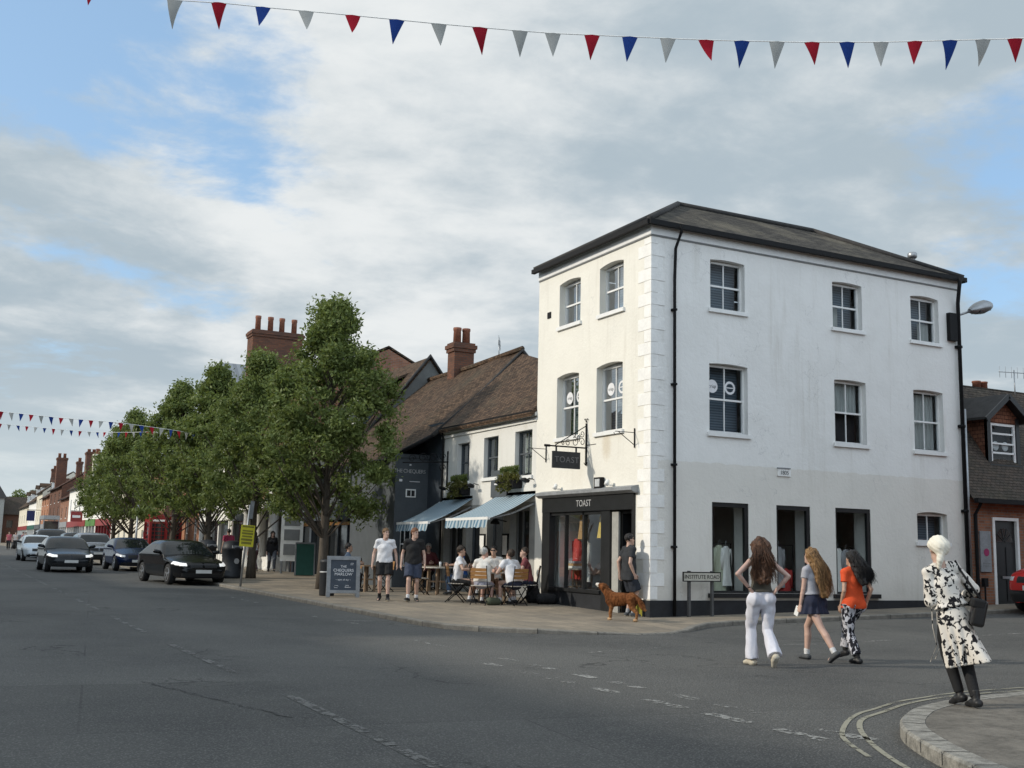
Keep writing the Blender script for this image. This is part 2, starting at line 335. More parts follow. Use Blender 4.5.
def mat_asphalt():
    t = NT('asphalt'); g = t.n('ShaderNodeNewGeometry'); P = g.outputs['Position']
    big = t.noise(P, .22, 5, .6, .5); mid = t.noise(P, 1.7, 5); fine = t.noise(P, 38, 5, .75)
    vo = t.n('ShaderNodeTexVoronoi', Scale=48.0); t.l(P, vo.inputs['Vector'])
    c = t.mix(t.ramp(big, .35, .68), (.058, .058, .056), (.098, .096, .089))
    c = t.mix(t.math('MULTIPLY', t.ramp(mid, .4, .75), .45), c, (.094, .092, .085))
    # tyre-worn lanes along the street, lighter bands
    sp = t.n('ShaderNodeSeparateXYZ'); t.l(P, sp.inputs[0])
    lane = t.math('SINE', t.math('ADD', t.math('MULTIPLY', sp.outputs[0], 1.75), t.math('MULTIPLY', mid, 1.2)))
    c = t.mix(t.math('MULTIPLY', t.ramp(lane, .0, .9), .35), c, (.105, .103, .096))
    speck = t.ramp(vo.outputs['Distance'], .0, .5)
    c = t.mix(t.math('MULTIPLY', t.math('SUBTRACT', 1.0, speck), .8), c, (.24, .235, .22))
    c = t.mix(t.math('MULTIPLY', t.ramp(fine, .48, .72), .8), c, (.02, .02, .02))
    # repaired trench patches and tar cracks
    w = t.n('ShaderNodeTexNoise', Scale=.8, Detail=6.0); t.l(P, w.inputs['Vector'])
    wx = t.n('ShaderNodeVectorMath', _operation='MULTIPLY_ADD'); t.l(w.outputs['Color'], wx.inputs[0]); wx.inputs[1].default_value = (1.2, 1.2, 0)
    mp = t.n('ShaderNodeMapping'); mp.inputs['Scale'].default_value = (.3, .16, 0); t.l(P, mp.inputs[0]); t.l(mp.outputs[0], wx.inputs[2])
    cr = t.n('ShaderNodeTexVoronoi', _feature='DISTANCE_TO_EDGE', Scale=1.1); t.l(wx.outputs[0], cr.inputs['Vector'])
    gate = t.ramp(t.noise(P, .35, 2), .5, .6)
    c = t.mix(t.math('MULTIPLY', t.math('MULTIPLY', t.ramp(cr.outputs['Distance'], .010, .002), gate), .7), c, (.018, .018, .018))
    br = t.n('ShaderNodeTexBrick', Scale=1.0); mpb = t.n('ShaderNodeMapping'); mpb.inputs['Rotation'].default_value = (0, 0, .12); t.l(P, mpb.inputs[0]); t.l(mpb.outputs[0], br.inputs['Vector']); br.inputs['Brick Width'].default_value = 7.3; br.inputs['Row Height'].default_value = 3.1; br.inputs['Mortar Size'].default_value = .012; br.inputs['Color1'].default_value = (.86, .86, .86, 1); br.inputs['Color2'].default_value = (1.1, 1.1, 1.1, 1); br.inputs['Mortar'].default_value = (.55, .55, .55, 1)
    c = t.mix(t.math('MULTIPLY', t.ramp(t.noise(P, .11, 2), .42, .55), .75), c, t.mix(1.0, c, br.outputs[0], 'MULTIPLY'))
    spots = t.n('ShaderNodeTexVoronoi', Scale=1.3); t.l(P, spots.inputs['Vector'])
    c = t.mix(t.math('MULTIPLY', t.ramp(spots.outputs['Distance'], .055, .03), .5), c, (.13, .125, .11))
    t.bsdf(c, .8, spec=.35, bump=t.math('ADD', fine, t.math('MULTIPLY', vo.outputs['Distance'], 1.0)), bstr=.9, bdist=.008); return t.mat
M['asphalt'] = mat_asphalt()
def mat_paving():
    t = NT('paving slabs'); g = t.n('ShaderNodeNewGeometry'); P = g.outputs['Position']; sp = t.n('ShaderNodeSeparateXYZ'); t.l(P, sp.inputs[0])
    cb = t.n('ShaderNodeCombineXYZ'); t.l(sp.outputs[1], cb.inputs[0]); t.l(sp.outputs[0], cb.inputs[1])
    br = t.n('ShaderNodeTexBrick', Scale=1.0); t.l(cb.outputs[0], br.inputs['Vector'])
    br.inputs['Color1'].default_value = (.225, .19, .145, 1); br.inputs['Color2'].default_value = (.29, .24, .18, 1); br.inputs['Mortar'].default_value = (.1, .09, .075, 1)
    br.inputs['Mortar Size'].default_value = .008; br.inputs['Brick Width'].default_value = .6; br.inputs['Row Height'].default_value = .45
    n = t.noise(P, .8, 6, .65); n2 = t.noise(P, 9, 5)
    c = t.mix(t.math('MULTIPLY', t.ramp(n, .38, .7), .6), br.outputs[0], (.115, .105, .092)); c = t.mix(t.math('MULTIPLY', t.ramp(n2, .5, .75), .35), c, (.1, .09, .08))
    gum = t.n('ShaderNodeTexVoronoi', Scale=2.6); t.l(P, gum.inputs['Vector']); c = t.mix(t.math('MULTIPLY', t.ramp(gum.outputs['Distance'], .08, .05), .4), c, (.07, .065, .06))
    t.bsdf(c, .85, spec=.3, bump=t.math('ADD', t.math('MULTIPLY', br.outputs['Fac'], -1.), n2), bstr=.4, bdist=.006); return t.mat
M['paving'] = mat_paving()
M['asphalt_pave'] = mat('footway asphalt', (.145, .132, .112), .85, .38, 5, .9, 90)

xs = np.concatenate([np.linspace(-60, -10, 6), np.linspace(-8, 13.5, 44), np.linspace(14, 40, 27), [60]])
ys = np.concatenate([[-30, -15, -5], np.linspace(0, 18, 37), np.linspace(19, 60, 42), np.linspace(64, 340, 70)])
V, F = grid_mesh(xs, ys, zroad)
structure(mesh_obj('road', V, F, M['asphalt'], smooth=True))
V, F = grid_mesh(np.linspace(-3000, 3000, 9), np.linspace(-1500, 4500, 9), lambda x, y: x * 0 - .6)
structure(mesh_obj('ground', V, F, mat('distant fields', (.07, .09, .04), .95, .3, .02, 0)))

# kerb line of the corner pavement, from far up the street round the corner and along the side street
street = [(8.35, y) for y in np.concatenate([np.linspace(330, 64, 40), np.linspace(60, 21, 40)])]
ctrl = [(8.35, 20.6), (8.37, 19.7), (8.5, 18.95), (8.88, 18.3), (9.75, 17.68), (10.75, 17.25), (11.6, 17.1), (12.4, 17.22), (13.0, 17.55), (13.5, 17.98), (14.1, 18.36), (14.8, 18.5)]
side = [(x, 18.52) for x in np.linspace(15.5, 60, 60)]
kline = np.array(street + ctrl + side, float)
def inner(p):
    x, y = p
    if y > 21: return (14.6, y)
    if x > 14.8: return (x, 20.9)
    return (14.6, 20.9)
inn = np.array([inner(p) for p in kline])
d = np.gradient(kline, axis=0); nrm = np.stack([-d[:, 1], d[:, 0]], 1); nrm /= np.linalg.norm(nrm, axis=1)[:, None]
# inward normal = towards the buildings
nrm *= np.sign(((inn - kline) * nrm).sum(1))[:, None]
k_in = kline + nrm * .14
n = len(kline); T = np.linspace(0, 1, 9)
V = []; 
for i in range(n):
    for t in T:
        p = k_in[i] * (1 - t) + inn[i] * t; V.append((p[0], p[1], float(zpav(p[0], p[1]))))
I = np.arange(n * 9).reshape(n, 9)
F = np.stack([I[:-1, :-1].ravel(), I[:-1, 1:].ravel(), I[1:, 1:].ravel(), I[1:, :-1].ravel()], 1)
structure(mesh_obj('pavement', V, F, M['paving'], smooth=True))
def kerb_strip(line, inward, ztop, zbot, material, w=.14):
    mb = MB(); n = len(line)
    for i in range(n):
        p, q = line[i], line[i] + inward[i] * w; zt = float(ztop(p[0], p[1])) + .004; zq = float(ztop(q[0], q[1])) + .004
        mb.V += [(p[0], p[1], float(zbot(p[0], p[1])) - .05), (p[0], p[1], zt - .02), (p[0] + inward[i][0] * .02, p[1] + inward[i][1] * .02, zt), (q[0], q[1], zq), (q[0], q[1], zq - .1)]
    for i in range(n - 1):
        for k in range(4): mb.F.append((i * 5 + k, (i + 1) * 5 + k, (i + 1) * 5 + k + 1, i * 5 + k + 1)); mb.M.append(0)
    return structure(mb.build('kerb', material, None))
kerb_strip(kline, nrm, zpav, zroad, M['kerbstone'])

# rounded pavement corner at the bottom right of the picture
isl = [(4.2, -6), (4.9, -1), (5.4, 2), (5.85, 4.2), (6.21, 5.2), (6.38, 5.58), (6.61, 6.0), (6.86, 6.4), (7.12, 6.75), (7.47, 7.1), (7.93, 7.44), (8.27, 7.63), (8.68, 7.8), (9.1, 7.93), (9.74, 8.05), (10.4, 8.14), (12, 8.25), (16, 8.3), (30, 8.35)]
def smooth_line(P, n=4):
    P = np.array(P, float); out = []
    for i in range(len(P) - 1):
        p0, p1, p2, p3 = P[max(i - 1, 0)], P[i], P[i + 1], P[min(i + 2, len(P) - 1)]
        for k in range(n):
            t = k / n; out.append(.5 * ((2 * p1) + (-p0 + p2) * t + (2 * p0 - 5 * p1 + 4 * p2 - p3) * t * t + (-p0 + 3 * p1 - 3 * p2 + p3) * t ** 3))
    out.append(P[-1]); return np.array(out)
isl = smooth_line(isl)
zisl = lambda x, y: zroad(x, y) + .11
d = np.gradient(isl, axis=0); ni = np.stack([d[:, 1], -d[:, 0]], 1); ni /= np.linalg.norm(ni, axis=1)[:, None]
mb = MB(); inn2 = np.array([(max(p[0] + 3, 12), min(p[1], 3.)) for p in isl]); kin = isl + ni * .2
V = []
for i in range(len(isl)):
    for t in np.linspace(0, 1, 7):
        p = kin[i] * (1 - t) + inn2[i] * t; V.append((p[0], p[1], float(zisl(p[0], p[1]))))
I = np.arange(len(isl) * 7).reshape(len(isl), 7)
F = np.stack([I[:-1, :-1].ravel(), I[1:, :-1].ravel(), I[1:, 1:].ravel(), I[:-1, 1:].ravel()], 1)
structure(mesh_obj('pavement', V, F, M['asphalt_pave'], smooth=True))
kerb_strip(isl, ni, zisl, zroad, M['granite'], .2)
def kerb_joints(line, inward, ztop, w, step, x_ok):
    mb = MB(); acc = 0; d = np.diff(line, axis=0)
    for i in range(1, len(line)):
        acc += np.linalg.norm(d[i - 1])
        if acc >= step and x_ok(line[i]):
            acc = 0; tv = unit2(d[i - 1]) * .006; p = line[i]; q = p + inward[i] * w; z = float(ztop(p[0], p[1]))
            mb.poly([(*(p - tv), z + .006), (*(p + tv), z + .006), (*(q + tv), z + .006), (*(q - tv), z + .006)]); o_ = -inward[i] * .003
            mb.poly([(*(p + o_ - tv), z - .09), (*(p + o_ + tv), z - .09), (*(p + o_ + tv), z + .003), (*(p + o_ - tv), z + .003)])
    return structure(mb.build('kerb_joint', M['rubber']))
unit2 = lambda v: v / np.linalg.norm(v)
kerb_joints(isl, ni, zisl, .2, .42, lambda p: p[1] > 3); kerb_joints(kline, nrm, zpav, .14, .8, lambda p: p[1] < 60 and p[0] < 30)

# road markings, 4 mm sheets with worn gaps in their paint
def mat_marking(name, col, wear):
    t = NT(name); g = t.n('ShaderNodeNewGeometry'); n = t.noise(g.outputs['Position'], 16, 6, .7); n2 = t.noise(g.outputs['Position'], 2.2, 3)
    f = t.ramp(t.math('ADD', t.math('MULTIPLY', n, .6), t.math('MULTIPLY', n2, .5)), wear, wear + .1)
    b = t.n('ShaderNodeBsdfPrincipled', Roughness=.7); b.inputs['Base Color'].default_value = (*col, 1)
    tr = t.n('ShaderNodeBsdfTransparent'); mx = t.n('ShaderNodeMixShader'); t.l(f, mx.inputs[0]); t.l(tr.outputs[0], mx.inputs[1]); t.l(b.outputs[0], mx.inputs[2]); t.l(mx.outputs[0], t.out.inputs[0]); return t.mat
M['mark'] = mat_marking('worn white road paint', (.27, .267, .25), .54)
M['mark2'] = mat_marking('very worn white road paint', (.125, .123, .115), .49)
M['mark_y'] = mat_marking('worn yellow road paint', (.27, .255, .195), .43)
def line_strip(mb, P, w, seg=.6):
    P = np.asarray(P, float); pts = [P[0]]
    for a, b in zip(P[:-1], P[1:]):
        k = max(1, int(np.linalg.norm(b - a) / seg))
        for i in range(1, k + 1): pts.append(a + (b - a) * i / k)
    pts = np.array(pts); d = np.gradient(pts, axis=0); nn = np.stack([-d[:, 1], d[:, 0]], 1); nn /= np.linalg.norm(nn, axis=1)[:, None]
    b0 = len(mb.V)
    for p, q in zip(pts, nn):
        for s in (-1, 1):
            x, y = p + q * w / 2 * s; mb.V.append((x, y, float(zroad(x, y)) + .005))
    for i in range(len(pts) - 1): mb.F.append((b0 + 2 * i, b0 + 2 * i + 1, b0 + 2 * i + 3, b0 + 2 * i + 2)); mb.M.append(0)
mb = MB(); line_strip(mb, [(3.12, 6.0), (3.24, 10.9)], .11); structure(mb.build('road_marking', M['mark2']))
mb = MB()
for y in np.arange(13, 120, 6.): line_strip(mb, [(3.2, y), (3.2, y + 4)], .1)
structure(mb.build('road_marking', M['mark2']))
mb = MB()
for i in range(8):
    y = 13.9 - i * .98
    if i < 7: line_strip(mb, [(6.52, y - .45), (6.52, y - 1.08)], .15)
    if i < 6: line_strip(mb, [(7.02, y - .0), (7.02, y - .62)], .15)
line_strip(mb, [(6.86, 7.45), (6.9, 6.85)], .17)
for y0, y1, x in ((30.1, 27.4, 7.2), (22.6, 21.9, 7.12), (20.8, 20.1, 7.3), (16.9, 15.3, 7.0)): line_strip(mb, [(x, y0), (x, y1)], .09)
line_strip(mb, [(7.05, 21.3), (7.95, 21.0)], .1)
structure(mb.build('road_marking', M['mark']))
mb = MB(); line_strip(mb, [(12.3, 14.7), (32, 14.2)], .09); line_strip(mb, [(8.7, 14.2), (11.0, 14.9)], .09); structure(mb.build('road_marking', M['mark']))
mb = MB()
line_strip(mb, smooth_line([(6.3, 6.3), (6.75, 7.03), (7.39, 7.65), (7.92, 8.04), (8.31, 8.23), (8.99, 8.57), (9.56, 8.74), (10.14, 8.9), (11.45, 9.04), (20, 9.4)]), .045)
line_strip(mb, smooth_line([(5.9, 5.2), (6.24, 5.89), (6.56, 6.43), (6.91, 6.93), (7.29, 7.39), (7.72, 7.78), (8.3, 8.08), (8.96, 8.42), (9.87, 8.7), (11.19, 8.83), (20, 9.15)]), .05)
structure(mb.build('road_marking', M['mark_y']))
mb = MB()                                                             # tar sealed joint
rj = np.random.default_rng(4); line_strip(mb, [(2.1 + .75 * k / 40 + rj.normal(0, .022), 12.4 - 2.9 * k / 40) for k in range(41)], .022); structure(mb.build('road_crack', mat_marking('tar crack', (.022, .022, .022), .47)))

# ------------------------------------------------------------------ walls with openings
class Frame:          # u along the wall, z up, d inwards
    def __init__(s, org, udir, nout): s.o = np.array(org, float); s.u = np.array(udir, float); s.n = np.array(nout, float)
    def __call__(s, u, z, d=0.): return s.o + s.u * u + np.array([0, 0, z]) - s.n * d
def fbox(mb, fr, u0, u1, z0, z1, d0, d1, m=0):
    V = [fr(u, z, d) for d in (d0, d1) for z in (z0, z1) for u in (u0, u1)]
    return mb.add(V, [(0, 2, 3, 1), (4, 5, 7, 6), (0, 1, 5, 4), (2, 6, 7, 3), (0, 4, 6, 2), (1, 3, 7, 5)], m)
def archz(u0, u1, zs, rise, n=8):
    return [(u0 + (u1 - u0) * i / n, zs + rise * (1 - (2 * i / n - 1) ** 2)) for i in range(n + 1)]
def facade(mb, fr, U0, U1, Z0, Z1, ops, reveal=.2):
    """ops: (u0,u1,z0,zspring,rise)"""
    us = sorted({U0, U1, *[o[0] for o in ops], *[o[1] for o in ops]}); zs = sorted({Z0, Z1, *[o[2] for o in ops], *[o[3] + o[4] for o in ops]})
    for a, b in zip(us[:-1], us[1:]):
        for c, d in zip(zs[:-1], zs[1:]):
            um, zm = (a + b) / 2, (c + d) / 2
            if any(o[0] < um < o[1] and o[2] < zm < o[3] + o[4] for o in ops): continue
            mb.poly([fr(a, c), fr(b, c), fr(b, d), fr(a, d)])
    for o in ops:
        u0, u1, z0, z1, r = o[:5]; A = archz(u0, u1, z1, r) if r else [(u0, z1), (u1, z1)]
        if r:
            for (a, za), (b, zb) in zip(A[:-1], A[1:]): mb.poly([fr(a, za), fr(b, zb), fr(b, z1 + r), fr(a, z1 + r)])
        ring = [(u0, z0), *A, (u1, z0)]
        for (a, za), (b, zb) in zip(ring, ring[1:] + ring[:1]): mb.poly([fr(a, za), fr(b, zb), fr(b, zb, reveal), fr(a, za, reveal)])
def sash(fr, root, u0, u1, z0, z1, rise, dep=.15, frame_m='white_paint', bars=1, back='blind', sill=True, meet=True, fw=.047, split=.5, sill_m='white_paint', cur=None, name='window'):
    m = M[frame_m]; mb = MB(); ztop = z1 + rise
    for a, b in ((u0, u0 + fw), (u1 - fw, u1)): fbox(mb, fr, a, b, z0, z1, dep, dep + .07)
    A = archz(u0, u1, z1, rise) if rise else [(u0, z1), (u1, z1)]
    zt = z1 - fw
    for (a, za), (b, zb) in zip(A[:-1], A[1:]):
        mb.add([fr(a, z1 - .01, dep + .055), fr(b, z1 - .01, dep + .055), fr(b, zb, dep + .055), fr(a, za, dep + .055)], [(0, 1, 2, 3)])
    fbox(mb, fr, u0 + fw, u1 - fw, zt, z1, dep + .003, dep + .07); fbox(mb, fr, u0 + fw, u1 - fw, z0, z0 + fw * 1.3, dep + .02, dep + .07)
    zm = z0 + (z1 - z0) * split
    if meet: fbox(mb, fr, u0 + fw, u1 - fw, zm - .022, zm + .022, dep + .01, dep + .06)
    for k in range(bars):
        uc = u0 + (u1 - u0) * (k + 1) / (bars + 1)
        fbox(mb, fr, uc - .013, uc + .013, z0 + fw * 1.3, (zm - .022) if meet else zt, dep + .03, dep + .06)
        if meet: fbox(mb, fr, uc - .013, uc + .013, zm + .022, zt, dep + .02, dep + .05)
    w = mb.build(name, m, root)
    g = MB(); g.poly([fr(u0 + .01, z0 + .01, dep + .045), fr(u1 - .01, z0 + .01, dep + .045), fr(u1 - .01, zt, dep + .045), fr(u0 + .01, zt, dep + .045)])
    g.build('pane', M['pane'], w)
    bk = MB(); fbox(bk, fr, u0 - .05, u1 + .05, z0 - .05, ztop + .05, dep + .32, dep + .34); bk.build('blind', M[back], w)
    if cur:
        c = MB(); ua, ub, za, zb = cur; N = 14
        for i in range(N):
            a = ua + (ub - ua) * i / N; b = ua + (ub - ua) * (i + 1) / N
            c.poly([fr(a, za, dep + .14 + .03 * (i % 2)), fr(b, za, dep + .14 + .03 * ((i + 1) % 2)), fr(b, zb, dep + .14 + .03 * ((i + 1) % 2)), fr(a, zb, dep + .14 + .03 * (i % 2))])
        c.build('curtain', M['curtain'], w)
    if sill:
        s = MB(); fbox(s, fr, u0 - .07, u1 + .07, z0 - .09, z0, -.06, dep); s.build('sill', M[sill_m], w)
    return w

# ================================================================== corner building
X0, Y0, X1, Y1, ZT = 13.8, 20.04, 23.62, 25.27, 8.86
B = thing('corner_building', 'three storey white rendered corner building with black shopfront and slate hipped roof', 'building', (X0, Y0, 0))
FL = Frame((X0, 0, 0), (0, 1, 0), (-1, 0, 0)); FR = Frame((0, Y0, 0), (1, 0, 0), (0, -1, 0))
LW = [(23.12, 24.17, 7.16, 8.27, .06), (21.17, 22.22, 7.13, 8.28, .06), (23.15, 24.23, 4.30, 5.85, .06), (21.18, 22.32, 4.28, 5.85, .06)]
SHOP = (20.62, 24.8, -.2, 2.75, 0)
RW = [(15.45, 16.46, 7.11, 8.27, .03), (19.20, 20.18, 7.09, 8.24, .03), (21.88, 22.89, 7.06, 8.22, .05),
      (15.41, 16.52, 4.23, 5.81, .03), (19.20, 20.24, 4.23, 5.78, .03), (21.88, 22.94, 4.21, 5.76, .03)]
RG = [(15.47, 16.51, .63, 2.65, 0), (17.33, 18.36, .63, 2.65, 0), (19.15, 20.29, .62, 2.66, 0)]
RS = [(21.87, 22.94, 1.91, 2.62, .05)]
mb = MB(); facade(mb, FL, Y0, Y1, -.3, ZT, LW + [SHOP], .22); mb.build('wall', M['sun_tint_wall'], B)
mb = MB(); facade(mb, FR, X0, X1, -.3, ZT, RW + RG + RS, .2)
mb.poly([(X1, Y0, -.3), (X1, Y1, -.3), (X1, Y1, ZT), (X1, Y0, ZT)]); mb.poly([(X0, Y1, -.3), (X1, Y1, -.3), (X1, Y1, ZT), (X0, Y1, ZT)])
mb.build('wall', M['white_wall'], B)
# cornice band under the eaves with its shadow line painted as a grey strip
mb = MB(); fbox(mb, FL, Y0 - .03, Y1, 8.62, ZT, -.03, -.001); fbox(mb, FR, X0, X1, 8.62, ZT, -.03, -.001); mb.build('frieze', M['white_paint'], B)
mb = MB(); fbox(mb, FL, Y0 - .04, Y1, 8.585, 8.615, -.025, .0); fbox(mb, FR, X0 - .03, X1, 8.585, 8.615, -.025, .0); mb.build('cornice_shadow_strip', M['grey_paint'], B)
# plinth
mb = MB(); fbox(mb, FR, X0 - .02, X1, -.3, .47, -.022, .0); fbox(mb, FL, Y0 - .0, SHOP[0], -.3, .47, -.022, .0); mb.build('plinth', M['black_paint'], B)
mb = MB(); fbox(mb, FL, 20.30, 20.56, .0, .44, -.03, -.023); mb.build('marker_panel', M['yellow_mark'], B)
# quoins
mb = MB(); z = .49; k = 0
while z < 8.5:
    h = min(.275, 8.56 - z); w1, w2 = (.36, .50) if k % 2 else (.18, .26)
    fbox(mb, FR, X0 - .010, X0 + w1, z + .004, z + h, -.013, 0); fbox(mb, FL, Y0, Y0 + w2, z + .004, z + h, -.010, 0); z += .283; k += 1
mb.build('quoins', M['quoin'], B)
backs = ['blind', 'blind', 'blind', 'blind']
for i, o in enumerate(LW): sash(FL, B, *o, dep=.17, back='blind')
for i, o in enumerate(RW):
    cur = None
    if i == 1: cur = (19.3, 19.62, 7.2, 7.66)
    if i == 4: cur = (19.28, 20.16, 5.0, 5.75)
    if i == 5: cur = (21.95, 22.86, 4.3, 5.7)
    if i == 2: cur = (22.4, 22.8, 7.15, 7.6)
    sash(FR, B, *o, dep=.14, back=('blind', 'blind', 'blind', 'blind', 'room', 'blind')[i], cur=cur)
sash(FR, B, *RS[0], dep=.14, meet=False, back='blind')
for (u0, u1, z0, z1, r) in RG:
    mb = MB()
    for a, b in ((u0, u0 + .05), (u1 - .1, u1)): fbox(mb, FR, a, b, z0, z1, .02, .1)
    fbox(mb, FR, u0 + .05, u1 - .1, z1 - .1, z1, .02, .1); fbox(mb, FR, u0 + .05, u1 - .1, z0, z0 + .05, .02, .1)
    w = mb.build('shop_window', M['shop_paint'], B)
    g = MB(); g.poly([FR(u0, z0, .07), FR(u1, z0, .07), FR(u1, z1, .07), FR(u0, z1, .07)]); g.build('pane', M['glass'], w)
    s = MB(); fbox(s, FR, u0 - .12, u1 + .2, z0 - .1, z0 - .003, -.09, .1); s.build('sill', M['shop_paint'], w)
# roof
ov = .15; ze = 8.90; ap1 = (16.35, 22.55, 10.42); ap2 = (20.9, 22.55, 10.42)
c1, c2, c3, c4 = (X0 - ov, Y0 - ov, ze), (X1 + .1, Y0 - ov, ze), (X1 + .1, Y1 + .03, ze), (X0 - ov, Y1 + .03, ze)
mb = MB(); mb.poly([c1, c2, ap2, ap1]); mb.poly([c3, c4, ap1, ap2]); mb.build('roof', M['slate'], B)
mb = MB(); mb.poly([c4, c1, ap1]); mb.poly([c2, c3, ap2]); mb.build('roof', M['slate_y'], B)
mb = MB()
for a, b in ((c1, ap1), (ap1, ap2), (c2, ap2), (c4, ap1)): mb.tube([np.array(a) + (0, 0, .02), np.array(b) + (0, 0, .03)], .075, 8)
mb.build('ridge_tiles', M['ridge'], B, True)
mb = MB(); e = ov + .03
for a, b in (((X0 - e, Y0 - e), (X1 + .14, Y0 - e)), ((X0 - e, Y0 - e), (X0 - e, Y1 + .05)), ((X1 + .14, Y0 - e), (X1 + .14, Y1))): mb.bar((*a, ze - .05), (*b, ze - .05), .10, .11)
fbox(mb, FR, X0 - ov, X1 + .1, ZT, ZT + .03, -ov, 0); fbox(mb, FL, Y0, Y1, ZT, ZT + .03, -ov, 0)
mb.build('gutter', M['black_metal'], B)
mb = MB()
mb.tube([(14.42, Y0 - .3, 8.85), (14.42, Y0 - .3, 8.7), (14.4, Y0 - .1, 8.35), (14.38, Y0 - .09, 7.6), (14.38, Y0 - .09, .15)], .036, 8)
for z in (6.9, 5.2, 3.4, 1.6): mb.box(14.335, 14.425, Y0 - .13, Y0, z, z + .05)
mb.build('downpipe', M['black_metal'], B, True)
mb = MB(); mb.tube([(23.42, Y0 - .3, 8.85), (23.42, Y0 - .25, 8.6), (23.52, Y0 - .1, 8.2), (23.52, Y0 - .1, .3)], .05, 8)
for z in (7.0, 4.9, 2.7): mb.box(23.45, 23.59, Y0 - .14, Y0, z, z + .07)
mb.build('downpipe', M['black_metal'], B, True)
mb = MB(); mb.tube([(23.66, Y0 - .06, 5.4), (23.66, Y0 - .06, .3)], .04, 8); mb.build('waste_pipe', M['grey_metal'], B, True)
mb = MB(); mb.tube([(22.95, 20.9, 9.0), (22.95, 20.9, 9.62)], .075, 10); mb.lathe([(.1, 9.57), (.13, 9.61), (.13, 9.70), (.1, 9.73)], (22.95, 20.9, 0), 10); mb.build('flue', M['grey_metal'], B, True)
mb = MB(); fbox(mb, FL, 24.6, 24.78, 7.5, 7.66, -.02, 0); mb.build('air_vent', M['black_metal'], B)
mb = MB(); fbox(mb, FR, 17.37, 17.76, 3.33, 3.50, -.03, 0); pl = mb.build('date_stone', M['quoin'], B)
lettering('1805', .13, FR(17.565, 3.41, .034 * -1), (1, 0, 0), (0, 0, 1), M['grey_paint'], B)
mb = MB(); fbox(mb, FR, 17.36, 17.74, 3.503, 3.53, -.045, 0); mb.build('drip_edge', M['lead'], B)
# round stickers inside the first floor window panes
def sticker(fr, u, z, r, d, ring):
    mb = MB(); N = 24
    if ring:
        for k in range(N):
            a, b = 2 * math.pi * k / N, 2 * math.pi * (k + 1) / N
            mb.poly([fr(u + r * math.cos(a), z + r * math.sin(a), d), fr(u + r * math.cos(b), z + r * math.sin(b), d), fr(u + r * .66 * math.cos(b), z + r * .66 * math.sin(b), d), fr(u + r * .66 * math.cos(a), z + r * .66 * math.sin(a), d)])
        fbox(mb, fr, u - r * .7, u + r * .7, z - .012, z + .012, d, d + .004)
    else: mb.poly([fr(u + r * math.cos(2 * math.pi * k / N), z + r * math.sin(2 * math.pi * k / N), d) for k in range(N)])
    mb.build('window_sticker', M['white_txt'], B)
    if not ring: lettering('crisp', r * .75, fr(u, z, d - .004), fr.u * (1 if fr is FR else -1), (0, 0, 1), M['grey_paint'], B, ext=.001)
for (fr, ua, ub, d) in ((FR, 15.63, 16.14, .18), (FL, 23.93, 23.45, .21), (FL, 22.0, 21.52, .21)):
    sticker(fr, ua, 5.32, .155, d, False); sticker(fr, ub, 5.32, .155, d, True)

# shopfront on the street face
SF = MB(); fbox(SF, FL, 20.62, 24.8, 2.44, 2.80, -.06, .1); SF.build('fascia', M['shop_paint'], B)
mb = MB(); mb.slab([FL(20.5, 2.80, 0), FL(20.5, 2.80, -.1), FL(20.5, 2.86, -.2), FL(20.5, 2.93, -.2), FL(20.5, 2.98, 0)], (0, 4.42, 0)); mb.build('cornice', M['lead'], B)
lettering('TOAST', .22, FL(22.75, 2.62, -.064), (0, -1, 0), (0, 0, 1), M['silver_txt'], B)
for a, b, dd in ((24.42, 24.8, -.05), (21.63, 22.0, -.03), (20.62, 20.7, -.05)): mb = MB(); fbox(mb, FL, a, b, -.1, 2.44, dd, .12); mb.build('pilaster', M['shop_paint'], B)
mb = MB(); fbox(mb, FL, 22.0, 24.42, -.1, .52, -.03, .12); mb.build('stall_riser', M['black_paint'], B)
mb = MB(); fbox(mb, FL, 22.0, 24.42, .52, .6, -.08, .12)
for a in (22.86, 23.72): fbox(mb, FL, a - .04 if a < 23 else a - .018, a + .04 if a < 23 else a + .018, .6, 2.44, 0, .1)
fbox(mb, FL, 22.0, 22.06, .6, 2.44, 0, .1); fbox(mb, FL, 22.0, 24.42, 2.36, 2.44, 0, .1)
w = mb.build('display_window', M['shop_paint'], B)
g = MB(); g.poly([FL(22.0, .6, .06), FL(24.42, .6, .06), FL(24.42, 2.44, .06), FL(22.0, 2.44, .06)]); g.build('pane', M['glass'], w)
mb = MB(); fbox(mb, FL, 21.34, 21.61, .1, 2.4, .02, .07); mb.build('side_panel', M['pier'], B)
mb = MB(); fbox(mb, FL, 20.72, 21.3, .1, 2.35, .9, .95); d_ = mb.build('door', M['shop_paint'], B); mb = MB(); mb.tube([FL(20.8, 1.0, .86), FL(20.8, 1.3, .86)], .015, 6); mb.build('handle', M['grey_metal'], d_)
mb = MB(); fbox(mb, FL, 20.6, 21.34, .0, .12, .02, .9); mb.build('door_step', M['kerbstone'], B)
mb = MB(); fbox(mb, FL, 21.3, 21.33, .1, 2.4, .1, .95); fbox(mb, FL, 20.63, 20.66, .1, 2.4, .1, .95); fbox(mb, FL, 20.63, 21.33, 2.36, 2.4, .1, .95); mb.build('door_lining', M['shop_paint'], B)
